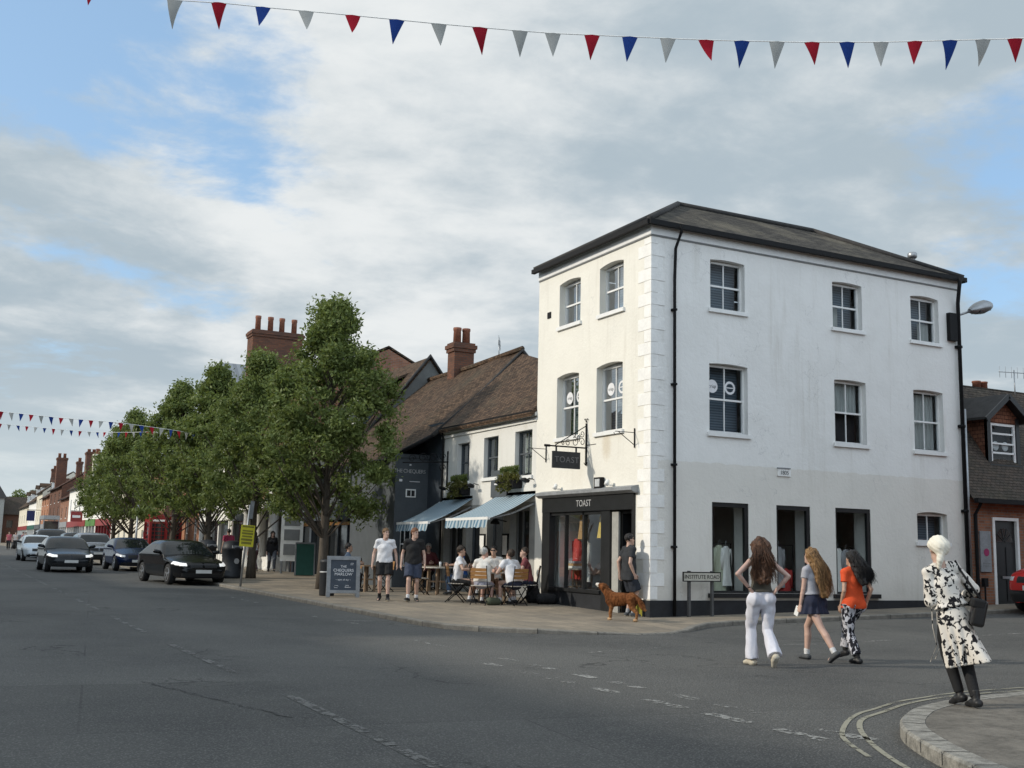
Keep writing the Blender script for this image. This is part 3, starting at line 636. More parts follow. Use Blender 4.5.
# inside of the shop
mb = MB(); mb.box(14.03, 23.3, 20.26, 25.0, .08, .12); mb.build('shop_floor', M['floorwood'], B)
mb = MB(); mb.box(14.03, 23.3, 20.26, 25.0, 2.85, 2.9); mb.box(14.03, 23.3, 25.0, 25.04, .1, 2.9); mb.box(23.3, 23.34, 20.26, 25.0, .1, 2.9); mb.box(14.03, 14.9, 24.36, 24.42, .12, 2.85); mb.box(16.55, 16.6, 20.26, 20.62, .12, 2.85); mb.box(18.4, 18.45, 20.26, 20.62, .12, 2.85); mb.box(20.31, 20.36, 20.26, 20.62, .12, 2.85); mb.build('shop_inner_wall', M['innerwall'], B)
mb = MB(); mb.box(15.9, 16.0, 21.8, 25.0, .12, 2.85); mb.build('partition', M['room'], B)

def garment(x, y, ztop, w, l, rz, m, label, flare=1.25, sleeves=True, dep=.11):
    t = thing('hanging_garment', label, 'clothing', (x, y, ztop - l), rz)
    mb = MB(); n = 20; prof = [(0, .28, .8), (.06, .95, .95), (.22, .82, 1.), (.45, .78, 1.), (1, flare, 1.1)]
    zs = np.linspace(0, 1, 12); rows = []
    for s in zs:
        ww = np.interp(s, [p[0] for p in prof], [p[1] for p in prof]) * w / 2; row = []
        for k in range(n):
            a = 2 * math.pi * k / n; f = 1 + .12 * s * math.sin(5 * a + x * 9); row.append((ww * math.cos(a), dep * (.5 + .5 * s) * f * math.sin(a), l * (1 - s)))
        rows.append(row)
    V = [v for r in rows for v in r]; F = [(i * n + k, i * n + (k + 1) % n, (i + 1) * n + (k + 1) % n, (i + 1) * n + k) for i in range(11) for k in range(n)]
    mb.add(V, F)
    if sleeves:
        for s in (-1, 1): mb.tube([(s * w * .40, 0, l * .93), (s * w * .52, 0, l * .72), (s * w * .56, .02, l * .42)], [.07, .065, .055], 8)
    mb.build('cloth', m, t, True, False)
    mb = MB(); mb.tube([(0, 0, l - .02), (0, 0, l + .08), (.03, 0, l + .12), (.05, 0, l + .08)], .006, 5); mb.build('hanger_hook', M['grey_metal'], t, False, False)
cl = lambda n, c: mat(n, c, .85, .18, 5, .3, 30, stretch=(5, 5, .5))
C_ = dict(white=cl('white cloth', (.75, .74, .70)), sage=cl('sage cloth', (.42, .44, .33)), red=cl('red cloth', (.48, .05, .045)), yellow=cl('mustard cloth', (.7, .50, .08)), blue=cl('blue cloth', (.04, .06, .16)), tan=cl('tan cloth', (.45, .28, .13)), brown=cl('brown cloth', (.07, .045, .035)), grey=cl('grey cloth', (.3, .3, .31)))
for nm, xr in (('first', 15.98), ('second', 17.85), ('third', 19.7)):
    t = thing('clothes_rail', {'first': 'clothes rail behind the side street window nearest the street corner', 'second': 'clothes rail behind the middle side street shop window', 'third': 'clothes rail behind the side street shop window farthest from the corner'}[nm], 'clothes rail', (xr, 20.56, .12))
    mb = MB(); mb.tube([(-.42, 0, 0), (-.42, 0, 1.62), (.42, 0, 1.62), (.42, 0, 0)], .014, 6); mb.build('rail', M['black_metal'], t, True, False)
    mb = MB(); mb.box(-.44, .44, -.2, .2, 0, .03); mb.build('base', M['oldwood'], t, False, False)
garment(15.72, 20.50, 1.70, .42, 1.15, .5, C_['white'], 'long white dress hanging in the side window nearest the corner')
garment(15.98, 20.46, 1.70, .42, 1.1, .3, C_['sage'], 'sage green dress hanging beside the white one in the window nearest the corner')
garment(16.22, 20.52, 1.68, .44, .9, .5, C_['white'], 'short white blouse hanging in the window nearest the corner')
garment(16.05, 20.72, 1.25, .5, .75, .2, C_['red'], 'red top hanging low behind the other clothes in the window nearest the corner')
garment(17.75, 20.48, 1.70, .44, .95, .4, C_['grey'], 'pale grey shirt hanging in the middle side street window')
garment(18.02, 20.6, 1.2, .5, .8, .2, C_['red'], 'red jacket hanging in the middle side street window')
garment(19.6, 20.46, 1.70, .46, 1.05, .3, C_['white'], 'white shirt dress hanging in the side window farthest from the corner')
garment(19.9, 20.5, 1.68, .42, 1.0, .3, C_['grey'], 'grey dress hanging in the side window farthest from the corner')
garment(14.38, 24.12, 1.8, .5, 1.0, 1.3, C_['red'], 'dark red coat hanging in the street display window')
garment(14.45, 23.75, 1.75, .45, 1.0, 1.3, C_['white'], 'ivory dress hanging beside the red coat in the street display window')
garment(14.4, 22.5, 1.75, .4, .95, 1.4, C_['brown'], 'dark brown dress hanging in the street display window')
garment(14.3, 22.2, 1.6, .4, .9, 1.4, C_['white'], 'white dress at the doorway end of the street display window')
garment(14.12, 23.4, 2.38, .26, .6, 1.5, C_['tan'], 'small tan garment hung high in the street display window', sleeves=False)
garment(14.2, 22.62, 2.36, .3, .55, 1.5, C_['yellow'], 'mustard scarf hung high in the street display window', sleeves=False)
garment(14.2, 22.25, 2.34, .34, .5, 1.5, C_['yellow'], 'wide mustard shawl hung near the shop doorway', sleeves=False)
def stool(name, label, cat, x, y, z, h, r, m, topm):
    t = thing(name, label, cat, (x, y, z)); mb = MB(); mb.lathe([(r, h - .04), (r, h)], (0, 0, 0), 14); mb.build('seat', topm, t, False, False)
    for k in range(4):
        a = math.pi / 4 + k * math.pi / 2; mb = MB(); mb.bar((r * 1.15 * math.cos(a), r * 1.15 * math.sin(a), 0), (r * .7 * math.cos(a), r * .7 * math.sin(a), h - .04), .035, .035); mb.build('leg', m, t, False, False)
    mb = MB()
    for zz in (.3, .5):
        q = [(r * (1.15 - .45 * zz / h) * math.cos(math.pi / 4 + k * math.pi / 2), r * (1.15 - .45 * zz / h) * math.sin(math.pi / 4 + k * math.pi / 2), zz) for k in range(5)]
        for a, b in zip(q[:-1], q[1:]): mb.bar(a, b, .02, .02)
    mb.build('rung', m, t, False, False); return t
stool('wooden_stool', 'tall wooden stool holding folded clothes in the display window', 'stool', 14.16, 23.82, .12, .95, .24, M['oldwood'], M['palewood'])
for i, (dz, c, lab) in enumerate(((0, 'white', 'folded white shirt at the bottom of the pile on the display stool'), (.06, 'tan', 'folded tan jumper in the middle of the pile on the display stool'), (.12, 'grey', 'folded grey shirt on top of the pile on the display stool'))):
    mb = MB(); mb.rbox((0, 0, .025), (.3 - .02 * i, .34, .055), rotz(.1 * i)); o = mb.build('folded_garment', C_[c], None, False, False); o.location = (14.16, 23.82, 1.075 + dz); tag(o, lab, 'clothing')
t = thing('display_table', 'low brown display table under a white cloth in the shop window', 'table', (14.6, 22.4, .12)); mb = MB(); mb.box(-.3, .3, -.3, .3, .62, .68); mb.build('table_top', M['oldwood'], t, False, False)
for sx in (-1, 1):
    for sy in (-1, 1): mb = MB(); mb.box(sx * .27 - .03, sx * .27 + .03, sy * .27 - .03, sy * .27 + .03, 0, .62); mb.build('leg', M['oldwood'], t, False, False)
mb = MB(); mb.box(-.28, .28, -.26, .26, .12, .5); mb.build('drawer_box', M['floorwood'], t, False, False)
mb = MB(); n = 24; r0 = [(.33 * np.sign(math.cos(a)) * abs(math.cos(a)) ** .5, .33 * np.sign(math.sin(a)) * abs(math.sin(a)) ** .5) for a in np.linspace(0, 2 * math.pi, n, False)]
V = [(x, y, .25) for x, y in r0] + [(x * 1.04, y * 1.04, .22) for x, y in r0] + [(x * (1.08 + .05 * (k % 2)), y * (1.08 + .05 * (k % 2)), 0) for k, (x, y) in enumerate(r0)]
mb.add(V, [tuple(range(n))] + [(i * n + k, i * n + (k + 1) % n, (i + 1) * n + (k + 1) % n, (i + 1) * n + k) for i in range(2) for k in range(n)])
o = mb.build('tablecloth', C_['white'], None, True, False); o.location = (14.6, 22.4, .555); tag(o, 'white cloth draped over the low display table', 'tablecloth')

# things fixed to the corner building
t = thing('hanging_sign', 'black hanging shop sign reading TOAST on scrolled iron bracket', 'sign', (X0, 22.73, 3.4))
mb = MB(); P = lambda d, z: (-d * .8, 0, z - 3.47)
mb.tube([P(.03, 3.62), P(.03, 4.62)], .022, 8); mb.tube([P(0, 4.02), P(1.42, 4.02)], .018, 8); mb.tube([P(1.28, 4.02), P(1.46, 4.02)], .03, 8)
mb.tube([P(.05, 4.55), P(1.1, 4.04)], .012, 6)
mb.tube([(0.0, 0, .62), (0, -.42, .62)], .009, 6)
for zz in (3.6, 4.64):
    for s in (-1, 1): mb.tube([P(.03, zz), (-.03, s * .05, zz - 3.4 + (.03 if zz > 4 else -.03)), (-.03, s * .08, zz - 3.4)], .01, 6)
def scroll(cx, cz, r, a0, turns, sgn=1):
    pts = [P(cx + r * (1 - .75 * k / 24) * math.cos(a0 + sgn * turns * 2 * math.pi * k / 24), cz + r * (1 - .75 * k / 24) * math.sin(a0 + sgn * turns * 2 * math.pi * k / 24)) for k in range(25)]; mb.tube(pts, .009, 5)
scroll(.17, 4.16, .11, 0, 1.2); scroll(.17, 4.36, .09, 0, 1.3, -1); scroll(.42, 4.15, .12, 1, 1.3); scroll(.66, 4.12, .09, 2, 1.2, -1); scroll(.44, 4.3, .05, 1, 1); scroll(.84, 4.09, .055, 0, 1.1); scroll(.30, 4.28, .06, 3, 1.1)
mb.build('bracket', M['black_metal'], t, True, False)
mb = MB(); mb.box(-.95, -.20, -.03, .03, .03, .43); mb.box(-.87, -.83, -.01, .01, .43, .55); mb.box(-.32, -.28, -.01, .01, .43, .55); mb.build('board', M['black_paint'], t, False, False)
lettering('TOAST', .2, (X0 - .575, 22.73 - .034, 3.63), (1, 0, 0), (0, 0, 1), mat('dull grey letters', (.13, .13, .135), .5), t, ext=.003, spacing=1.1)
def small_bracket(y, z, lab):
    t = thing('basket_bracket', lab, 'bracket', (X0, y, z)); mb = MB(); mb.tube([(-.02, 0, -.22), (-.02, 0, .22)], .014, 6); mb.tube([(0, 0, .12), (-.52, 0, .12), (-.57, 0, .08), (-.54, 0, .05)], .009, 6); mb.tube([(-.02, 0, -.16), (-.45, 0, .12)], .009, 6); mb.build('bracket_arm', M['black_metal'], t, True, False)
small_bracket(24.72, 3.95, 'empty basket bracket at the cafe end of the white wall'); small_bracket(20.65, 4.03, 'empty basket bracket beside the corner quoins')
t = thing('flood_lamp', 'black square flood lamp above the shop fascia', 'lamp', (X0, 22.05, 3.08)); mb = MB(); mb.box(-.12, -.02, -.15, .15, -.13, .13); mb.box(-.02, 0, -.05, .05, -.05, .05); mb.build('housing', M['black_metal'], t, False, False); mb = MB(); mb.box(-.126, -.121, -.10, .10, -.085, .09); mb.build('lens', M['lamp_off'], t, False, False)
for y, lab in ((23.95, 'small white spotlight above the cafe end of the shop fascia'), (21.55, 'small white spotlight to the right of the flood lamp')):
    t = thing('spotlight', lab, 'lamp', (X0, y, 3.03)); mb = MB(); mb.tube([(0, 0, -.02), (-.12, 0, -.02), (-.14, 0, .02)], .015, 6); mb.build('arm', M['white_paint'], t, True, False)
    mb = MB(); mb.lathe([(.05, -.07), (.055, .0), (.04, .06)], (-.16, 0, .04), 10, roty(.5)); mb.build('lamp_head', M['white_paint'], t, True, False)
# street lamp fixed to the far corner of the side wall
t = thing('street_lamp', 'grey wall mounted street lamp at the far corner of the white building', 'street lamp', (23.5, Y0, 7.6))
mb = MB(); mb.box(-.32, -.04, -.12, 0, -.42, .32); mb.build('control_box', M['black_metal'], t, False, False)
mb = MB(); mb.tube([(-.02, -.06, .3), (.12, -.1, .32), (.32, -.2, .4)], .03, 8); mb.build('arm', M['grey_metal'], t, True, False)
mb = MB(); V = []; n = 14
prof = [(0, .06), (.08, .14), (.25, .25), (.42, .29), (.56, .22), (.64, .06)]
for (s, r) in prof:
    for k in range(n):
        a = 2 * math.pi * k / n; z = math.sin(a); V.append((.3 + s, -.22 - s * .15 + r * math.cos(a), .42 + s * .26 + (r * .75 * z if z > 0 else r * .55 * z)))
mb.add(V, [(i * n + k, i * n + (k + 1) % n, (i + 1) * n + (k + 1) % n, (i + 1) * n + k) for i in range(len(prof) - 1) for k in range(n)] + [tuple(range(n)), tuple((len(prof) - 1) * n + k for k in range(n))])
mb.build('lamp_head', M['grey_metal'], t, True, False)
mb = MB(); mb.rbox((.68, -.28, .44), (.42, .3, .06), roty(-.255)); mb.build('lens', M['plastic'], t, False, False)
# street name plate
t = thing('street_name_sign', 'low street name plate on two posts reading INSTITUTE ROAD', 'sign', (14.97, 19.8, float(zpav(14.97, 19.8))))
for x in (-.31, .31): mb = MB(); mb.box(x - .028, x + .028, -.02, .04, 0, .98); mb.build('post', M['grey_post'], t, False, False)
mb = MB(); mb.box(-.49, .49, -.05, -.02, .77, .94); mb.build('plate', mat('aged white plate', (.5, .48, .41), .6, .15, 6), t, False, False)
mb = MB()
for a in ((-.505, .505, -.056, -.015, .94, .96), (-.505, .505, -.056, -.015, .75, .77), (-.505, -.49, -.056, -.015, .77, .94), (.49, .505, -.056, -.015, .77, .94)): mb.box(*a)
mb.build('border', M['black_metal'], t, False, False)
lettering('INSTITUTE ROAD', .12, (14.97, 19.8 - .053, t.location.z + .85), (1, 0, 0), (0, 0, 1), M['black_txt'], t, ext=.002)

# ================================================================== cafe
CX = 13.83
B = thing('cafe_building', 'low white cafe building with three sash windows under brown tiled roof', 'building', (CX, Y1, 0))
FC = Frame((CX, 0, 0), (0, 1, 0), (-1, 0, 0))
CW = [(25.56, 26.54, 3.45, 4.67, 0), (27.55, 28.47, 3.5, 4.66, 0), (29.45, 30.28, 3.47, 4.62, 0)]
CG = [(25.62, 26.75, .2, 2.62, 0), (27.15, 28.15, .1, 2.62, 0), (28.6, 29.5, .1, 2.62, 0), (29.75, 31.1, .2, 2.62, 0)]
mb = MB(); facade(mb, FC, Y1 + .003, 31.42, -.2, 5.1, CW, .14)
mb = MB(); facade(mb, FC, Y1 + .003, 31.42, 2.75, 5.1, CW, .14); mb.build('wall', M['cafe_wall'], B)
mb = MB(); facade(mb, FC, Y1 + .003, 31.42, -.2, 2.75, CG, .3); mb.build('wall', M['pier'], B)
for i, o in enumerate(CW): sash(FC, B, *o, dep=.13, frame_m='dark_wall', bars=1, back='blind', sill_m='white_paint', cur=(o[0] + .1, o[1] - .1, o[2] + .1, o[3] - .1) if i == 0 else None)
mb = MB(); fbox(mb, FC, Y1 + .01, 31.42, 4.86, 4.94, -.05, 0); fbox(mb, FC, Y1 + .01, 31.42, 5.0, 5.1, -.08, 0); mb.build('cornice', M['cafe_wall'], B)
mb = MB(); mb.bar((CX - .17, Y1 + .02, 5.08), (CX - .17, 31.4, 5.12), .11, .1); mb.tube([(CX - .1, 31.25, 5.05), (CX - .06, 31.25, 4.8), (CX - .06, 31.25, .3)], .035, 6); mb.build('gutter', M['black_metal'], B)
for i, (u0, u1, z0, z1, r) in enumerate(CG):
    door = i in (1, 2); mb = MB(); dp = .2
    for a, b in ((u0, u0 + .07), (u1 - .07, u1)): fbox(mb, FC, a, b, z0, z1, dp, dp + .06)
    fbox(mb, FC, u0 + .07, u1 - .07, z1 - .09, z1, dp, dp + .06); fbox(mb, FC, u0 + .07, u1 - .07, z0, z0 + (.75 if door else .55), dp + .01, dp + .05)
    k = 1 if door else 3
    for j in range(1, k): uu = u0 + (u1 - u0) * j / k; fbox(mb, FC, uu - .02, uu + .02, z0 + .5, z1 - .09, dp, dp + .05)
    w = mb.build('door' if door else 'cafe_window', M['dark_wall'] if door else M['grey_paint'], B)
    g = MB(); g.poly([FC(u0, z0, dp + .04), FC(u1, z0, dp + .04), FC(u1, z1, dp + .04), FC(u0, z1, dp + .04)]); g.build('pane', M['dark_glass'], w)
    if door: h = MB(); h.tube([FC(u0 + .14, 1.15, dp - .04), FC(u0 + .14, 1.35, dp - .04)], .012, 6); h.build('handle', M['grey_metal'], w)
rz, rx = 7.86, 16.5
mb = MB(); mb.slab([(13.58, Y1 + .01, 5.06), (13.58, 31.41, 5.1), (rx, 31.41, rz), (16.0, 29.0, 7.25), (15.9, Y1 + .01, 7.1)], (.05, 0, -.09)); mb.build('roof', M['clay'], B)
mb = MB(); mb.slab([(rx, 31.41, rz), (16.0, 29.0, 7.25), (15.9, Y1 + .01, 7.1), (19, Y1 + .01, 4.6), (19.6, 31.41, 5.0)], (0, 0, -.09)); mb.poly([(19.3, Y1 + .01, -.2), (19.3, 31.4, -.2), (19.3, 31.4, 4.9), (19.3, Y1 + .01, 4.9)]); mb.build('rear_roof', M['clay'], B)
# awnings
def awning(y0, y1, xt, zt, xf, zf, y0f, y1f, lab, val):
    t = thing('awning', lab, 'awning', (CX, (y0 + y1) / 2, zt)); mb = MB(); N = 6
    for i in range(N):
        a, b = i / N, (i + 1) / N; sag = lambda s: -.06 * math.sin(math.pi * s)
        Q = [(xt + (xf - xt) * s, (y0 + (y0f - y0) * s) if e == 0 else (y1 + (y1f - y1) * s), zt + (zf - zt) * s + sag(s)) for s, e in ((a, 0), (a, 1), (b, 1), (b, 0))]
        mb.slab(Q, (0, 0, -.012))
    mb.build('canopy', M['awning'], t)
    mb = MB(); mb.bar((xf, y0f, zf), (xf, y1f, zf), .07, .07); mb.build('front_bar', M['white_paint'], t)
    mb = MB(); mb.bar((xt + .05, y0, zt + .03), (xt + .05, y1, zt + .03), .1, .1); mb.build('cassette', M['black_metal'], t)
    mb = MB(); n = 16
    V = []
    for k in range(n + 1):
        y = y0f + (y1f - y0f) * k / n; V += [(xf - .03, y, zf - .03), (xf - .03 - .05 + .03 * math.sin(k * 1.3), y, zf - .22 - .03 * (k % 2))]
    mb.add(V, [(2 * k, 2 * k + 2, 2 * k + 3, 2 * k + 1) for k in range(n)]); mb.build('valance', M['awning'], t)
    for y, yf in ((y0 + .08, y0f + .08), (y1 - .08, y1f - .08)): mb = MB(); mb.bar((xt, y, zt - .25), ((xt + xf) / 2, (y + yf) / 2, (zt + zf) / 2 - .2), .04, .04); mb.bar(((xt + xf) / 2, (y + yf) / 2, (zt + zf) / 2 - .2), (xf, yf, zf - .02), .035, .035); mb.build('arm', M['lead'], t)
awning(25.3, 27.6, CX, 2.95, 12.45, 2.27, 25.25, 27.85, 'blue grey striped awning nearest the white corner building', True)
awning(29.15, 31.4, CX, 2.95, 12.35, 2.2, 28.85, 31.25, 'blue grey striped awning beside the dark painted pub wall', True)
# plants on the wall
def leaf_cloud(name, centers, radii, count, size, m, parent, seed=1, world=True, flat=.8, soft=False):
    r = np.random.default_rng(seed); V = []; 
    per = max(1, count // len(centers)); C = []
    for c, rad in zip(centers, radii):
        v = r.normal(size=(per, 3)); v /= np.linalg.norm(v, axis=1)[:, None]; rr = rad * (np.minimum(np.abs(r.normal(0, .68, per)), r.uniform(.9, 1.25, per)) if soft else r.uniform(.25, 1, per) ** .5)
        v = v * rr[:, None]; v[:, 2] *= flat; C.append(np.array(c) + v)
    C = np.concatenate(C); n = len(C)
    a = r.normal(size=(n, 3)); a /= np.linalg.norm(a, axis=1)[:, None]; b = np.cross(a, r.normal(size=(n, 3))); b /= np.linalg.norm(b, axis=1)[:, None]
    s = size * r.uniform(.6, 1.35, n)[:, None]
    V = np.stack([C - a * s, C + b * s * .42, C + a * s, C - b * s * .42], 1).reshape(-1, 3); F = np.arange(n * 4).reshape(n, 4)
    return mesh_obj(name, V, F, m, parent, world=world)
for y, z, lab in ((29.75, 3.05, 'wall planter with yellow green plants beside the dark pub wall'), (26.5, 3.12, 'wall planter with orange yellow plants under the window nearest the white building')):
    t = thing('wall_planter', lab, 'plant', (CX, y, z)); mb = MB(); mb.slab([(0, -.42, 0), (-.28, -.42, .02), (-.3, -.42, .22), (0, -.42, .22)], (0, .84, 0)); mb.build('trough', M['black_metal'], t, False, False)
    cs = [(-.22, -.35 + .14 * k, .26 + .06 * math.sin(k * 2)) for k in range(6)] + [(-.3, -.2, .05), (-.3, .22, 0.0)]
    leaf_cloud('foliage', cs, [.2] * 6 + [.16, .16], 900, .05, M['plant'], t, int(y), False)
    for yy_ in (-.25, .28): leaf_cloud('upright_plant', [(-.15, yy_, .5)], [.15], 130, .06, M['leaf'], t, 3, False)
t = thing('pub_sign_board', 'grey painted notice board between the cafe windows above the awning', 'sign', (CX, 27.45, 3.05)); mb = MB(); mb.box(-.05, -.01, -.55, .42, -.12, .62); mb.build('board', M['dark_wall'], t, False, False)
mb = MB(); mb.box(-.056, -.051, -.3, .2, .22, .26); mb.box(-.056, -.051, -.22, .12, .1, .12); mb.lathe([(.04, 0), (.04, .006)], (-.051, -.05, .4), 6, roty(-math.pi / 2)); mb.build('painted_lines', M['white_txt'], t, False, False)
for k, (y, lab) in enumerate(((25.42, 'black swan neck lamp closest to the white building'), (26.95, 'black swan neck lamp right of the grey notice board'), (28.75, 'black swan neck lamp left of the grey notice board'), (30.75, 'black swan neck lamp beside the blue pub wall'))):
    t = thing('swan_neck_lamp', lab, 'lamp', (CX, y, 3.32)); mb = MB(); mb.tube([(0, 0, 0), (-.15, 0, .03), (-.24, 0, -.02)], .012, 6); mb.build('arm', M['black_metal'], t, True, False); mb = MB(); mb.rbox((-.26, 0, -.03), (.16, .2, .07), roty(.4)); mb.build('lamp_head', M['black_metal'], t, False, False)
for y, lab in ((26.95, 'framed menu on the pier between the awnings'), (28.38, 'framed menu beside the left cafe door')):
    t = thing('menu_frame', lab, 'notice', (CX, y, 1.3)); mb = MB(); mb.box(-.04, 0, -.17, .17, 0, .62); mb.build('frame', M['black_metal'], t, False, False); mb = MB(); mb.box(-.045, -.04, -.13, .13, .05, .57); mb.build('paper', M['quoin'], t, False, False)
t = thing('carriage_lamp', 'black lamp head under the awning end beside the white building', 'lamp', (CX, 26.95, 2.25)); mb = MB(); mb.tube([(0, 0, 0), (-.3, 0, .05), (-.35, 0, .0)], .015, 6); mb.build('arm', M['black_metal'], t, True, False); mb = MB(); mb.lathe([(.04, .08), (.12, 0), (.13, -.06)], (-.35, 0, -.02), 12); mb.build('lamp_head', M['black_metal'], t, True, False)

# ================================================================== The pub with the long roof
B = thing('pub_building', 'dark grey painted pub with steep brown roof and THE CHEQUERS on its wall', 'building', (CX, 31.42, 0))
FP = Frame((CX, 0, 0), (0, 1, 0), (-1, 0, 0))
mb = MB(); facade(mb, FP, 31.423, 39, -.2, 5.4, [(36.2, 37.0, 3.4, 4.5, 0), (34.0, 38.4, .3, 2.6, 0)], .15); mb.build('wall', M['blue_dark'], B)
sash(FP, B, 36.2, 37.0, 3.4, 4.5, 0, dep=.1, back='room')
mb = MB()
for u in np.linspace(34.0, 38.33, 8): fbox(mb, FP, u, u + .07, .3, 2.6, .08, .14)
fbox(mb, FP, 34.0, 38.4, 1.55, 1.6, .08, .13); fbox(mb, FP, 34, 38.4, .3, .8, .08, .14); w = mb.build('bay_window', M['white_paint'], B); g = MB(); g.poly([FP(34, .3, .12), FP(38.4, .3, .12), FP(38.4, 2.6, .12), FP(34, 2.6, .12)]); g.build('pane', M['dark_glass'], w)
# verge gable facing the camera above the cafe roof
mb = MB(); mb.poly([(13.83, 31.423, 5.0), (16.5, 31.423, 7.84), (19.3, 31.423, 5.0), (19.3, 31.423, -.2), (13.83, 31.423, -.2)]); mb.build('gable_wall', M['blue_dark'], B)
PY = 32.5
mb = MB(); FJ = Frame((0, PY, 0), (1, 0, 0), (0, -1, 0)); facade(mb, FJ, 12.72, CX, -.1, 4.36, [(12.95, 13.5, .9, 2.3, 0)], .12)
mb.poly([(12.72, PY, -.1), (12.72, 36.6, -.1), (12.72, 36.6, 4.36), (12.72, PY, 4.36)]); mb.poly([(12.72, PY, 4.36), (12.72, 36.6, 4.36), (CX, 36.6, 4.36), (CX, PY, 4.36)]); mb.build('porch_wall', M['dark_wall'], B)
sash(FJ, B, 12.95, 13.5, .9, 2.3, 0, dep=.06, bars=2, back='room', sill=False)
mb = MB(); fbox(mb, FJ, 12.66, CX, 4.30, 4.42, -.06, .02); mb.build('cornice', M['dark_wall'], B)
lettering('THE CHEQUERS', .17, (13.2, PY - .012, 3.88), (1, 0, 0), (0, 0, 1), M['silver_txt'], B, ext=.003, spacing=.85)
mb = MB(); fbox(mb, FJ, 13.18, 13.24, 4.06, 4.11, -.01, 0); fbox(mb, FJ, 12.85, 12.95, 3.55, 3.62, -.01, 0); fbox(mb, FJ, 13.2, 13.55, 3.55, 3.57, -.01, 0); mb.build('painted_lines', M['white_txt'], B)
mb = MB(); fbox(mb, FJ, 13.08, 13.42, 3.06, 3.32, -.02, 0); w = mb.build('window', M['white_paint'], B); mb = MB(); fbox(mb, FJ, 13.12, 13.24, 3.1, 3.28, -.025, -.02); fbox(mb, FJ, 13.27, 13.38, 3.1, 3.28, -.025, -.02); mb.build('pane', M['dark_glass'], w)
mb = MB(); yv = 31.30
def roofgrid(mb, prof0, prof1, y0, y1, nu, wob=.03, seed=3):
    r = np.random.default_rng(seed); ny = 10; V = []
    p0 = np.array(prof0); p1 = np.array(prof1); ts = np.linspace(0, 1, nu)
    def samp(p, t):
        k = np.linspace(0, 1, len(p)); return np.array([np.interp(t, k, p[:, 0]), np.interp(t, k, p[:, 1])])
    for j in range(ny + 1):
        s = j / ny
        for t in ts:
            q = samp(p0, t) * (1 - s) + samp(p1, t) * s; V.append((q[0], y0 + (y1 - y0) * s, q[1] + (wob * math.sin(7 * s + 3 * t) - wob * 1.6 * math.sin(math.pi * s)) * math.sin(math.pi * s)))
    b = len(mb.V); mb.V += V
    for j in range(ny):
        for i in range(nu - 1): mb.F.append((b + j * nu + i, b + (j + 1) * nu + i, b + (j + 1) * nu + i + 1, b + j * nu + i + 1)); mb.M.append(0)
roofgrid(mb, [(13.45, 4.98), (14.9, 6.3), (16.5, 7.95)], [(12.6, 4.28), (14.6, 6.25), (16.5, 7.95)], yv, 33.2, 9)
roofgrid(mb, [(12.6, 4.28), (14.6, 6.25), (16.5, 7.95)], [(12.6, 4.4), (14.6, 6.3), (16.5, 7.9)], 33.2, 39.0, 9, .04)
mb.build('roof', M['clay'], B, True)
mb = MB(); roofgrid(mb, [(16.5, 7.95), (19.6, 4.8)], [(16.5, 7.9), (19.6, 4.8)], yv, 39, 6); mb.build('rear_roof', M['clay'], B, True)
mb = MB(); mb.tube([(13.42, yv, 4.93), (14.9, yv, 6.25), (16.5, yv, 7.93), (19.6, yv, 4.8)], .075, 6); mb.build('verge', M['ridge'], B, True)
mb = MB(); mb.tube([(16.5, yv, 8.0), (16.5, 35, 7.93), (16.5, 39, 7.95)], .09, 8); mb.build('ridge_tiles', M['clay'], B, True)
mb = MB(); mb.tube([(13.4, 31.3, 4.92), (12.56, 33.2, 4.22), (12.56, 36.6, 4.34)], .06, 6); mb.build('gutter', M['black_metal'], B, True)
def chimney(name, root, x0, x1, y0, y1, z0, z1, m, pots, potr=.14, poth=.55, cap=True):
    mb = MB(); mb.box(x0, x1, y0, y1, z0, z1 - .35); mb.box(x0 - .05, x1 + .05, y0 - .05, y1 + .05, z1 - .35, z1 - .22); mb.box(x0 - .09, x1 + .09, y0 - .09, y1 + .09, z1 - .22, z1 - .08); mb.box(x0 - .03, x1 + .03, y0 - .03, y1 + .03, z1 - .08, z1)
    c = mb.build(name, m, root)
    for (px, py) in pots: p = MB(); p.lathe([(potr, z1), (potr * .92, z1 + poth * .8), (potr * 1.05, z1 + poth * .85), (potr * 1.02, z1 + poth)], (px, py, 0), 12); p.build('chimney_pot', M['pot'], c, True)
    return c
chimney('chimney', B, 16.2, 16.98, 36.0, 36.6, 6.5, 8.95, M['brick_dark'], [(16.42, 36.3), (16.78, 36.3)], .15, .58)
# wrought iron sign arm on the cafe side
t = thing('scrolled_bracket', 'black scrolled iron sign arm beside the blue pub wall', 'bracket', (CX, 30.95, 3.9)); mb = MB()
mb.tube([(-.03, 0, -.55), (-.03, 0, .55)], .022, 6); mb.tube([(0, 0, .22), (-1.5, 0, .12)], .02, 6)
for cx, cz, r in ((-.2, .36, .12), (-.5, .33, .14), (-.85, .3, .15), (-1.2, .26, .12), (-.2, .02, .12)): mb.tube([(cx + r * (1 - .7 * k / 20) * math.cos(k * .42), 0, cz + r * (1 - .7 * k / 20) * math.sin(k * .42)) for k in range(21)], .012, 5)
mb.build('ironwork', M['black_metal'], t, True, False)

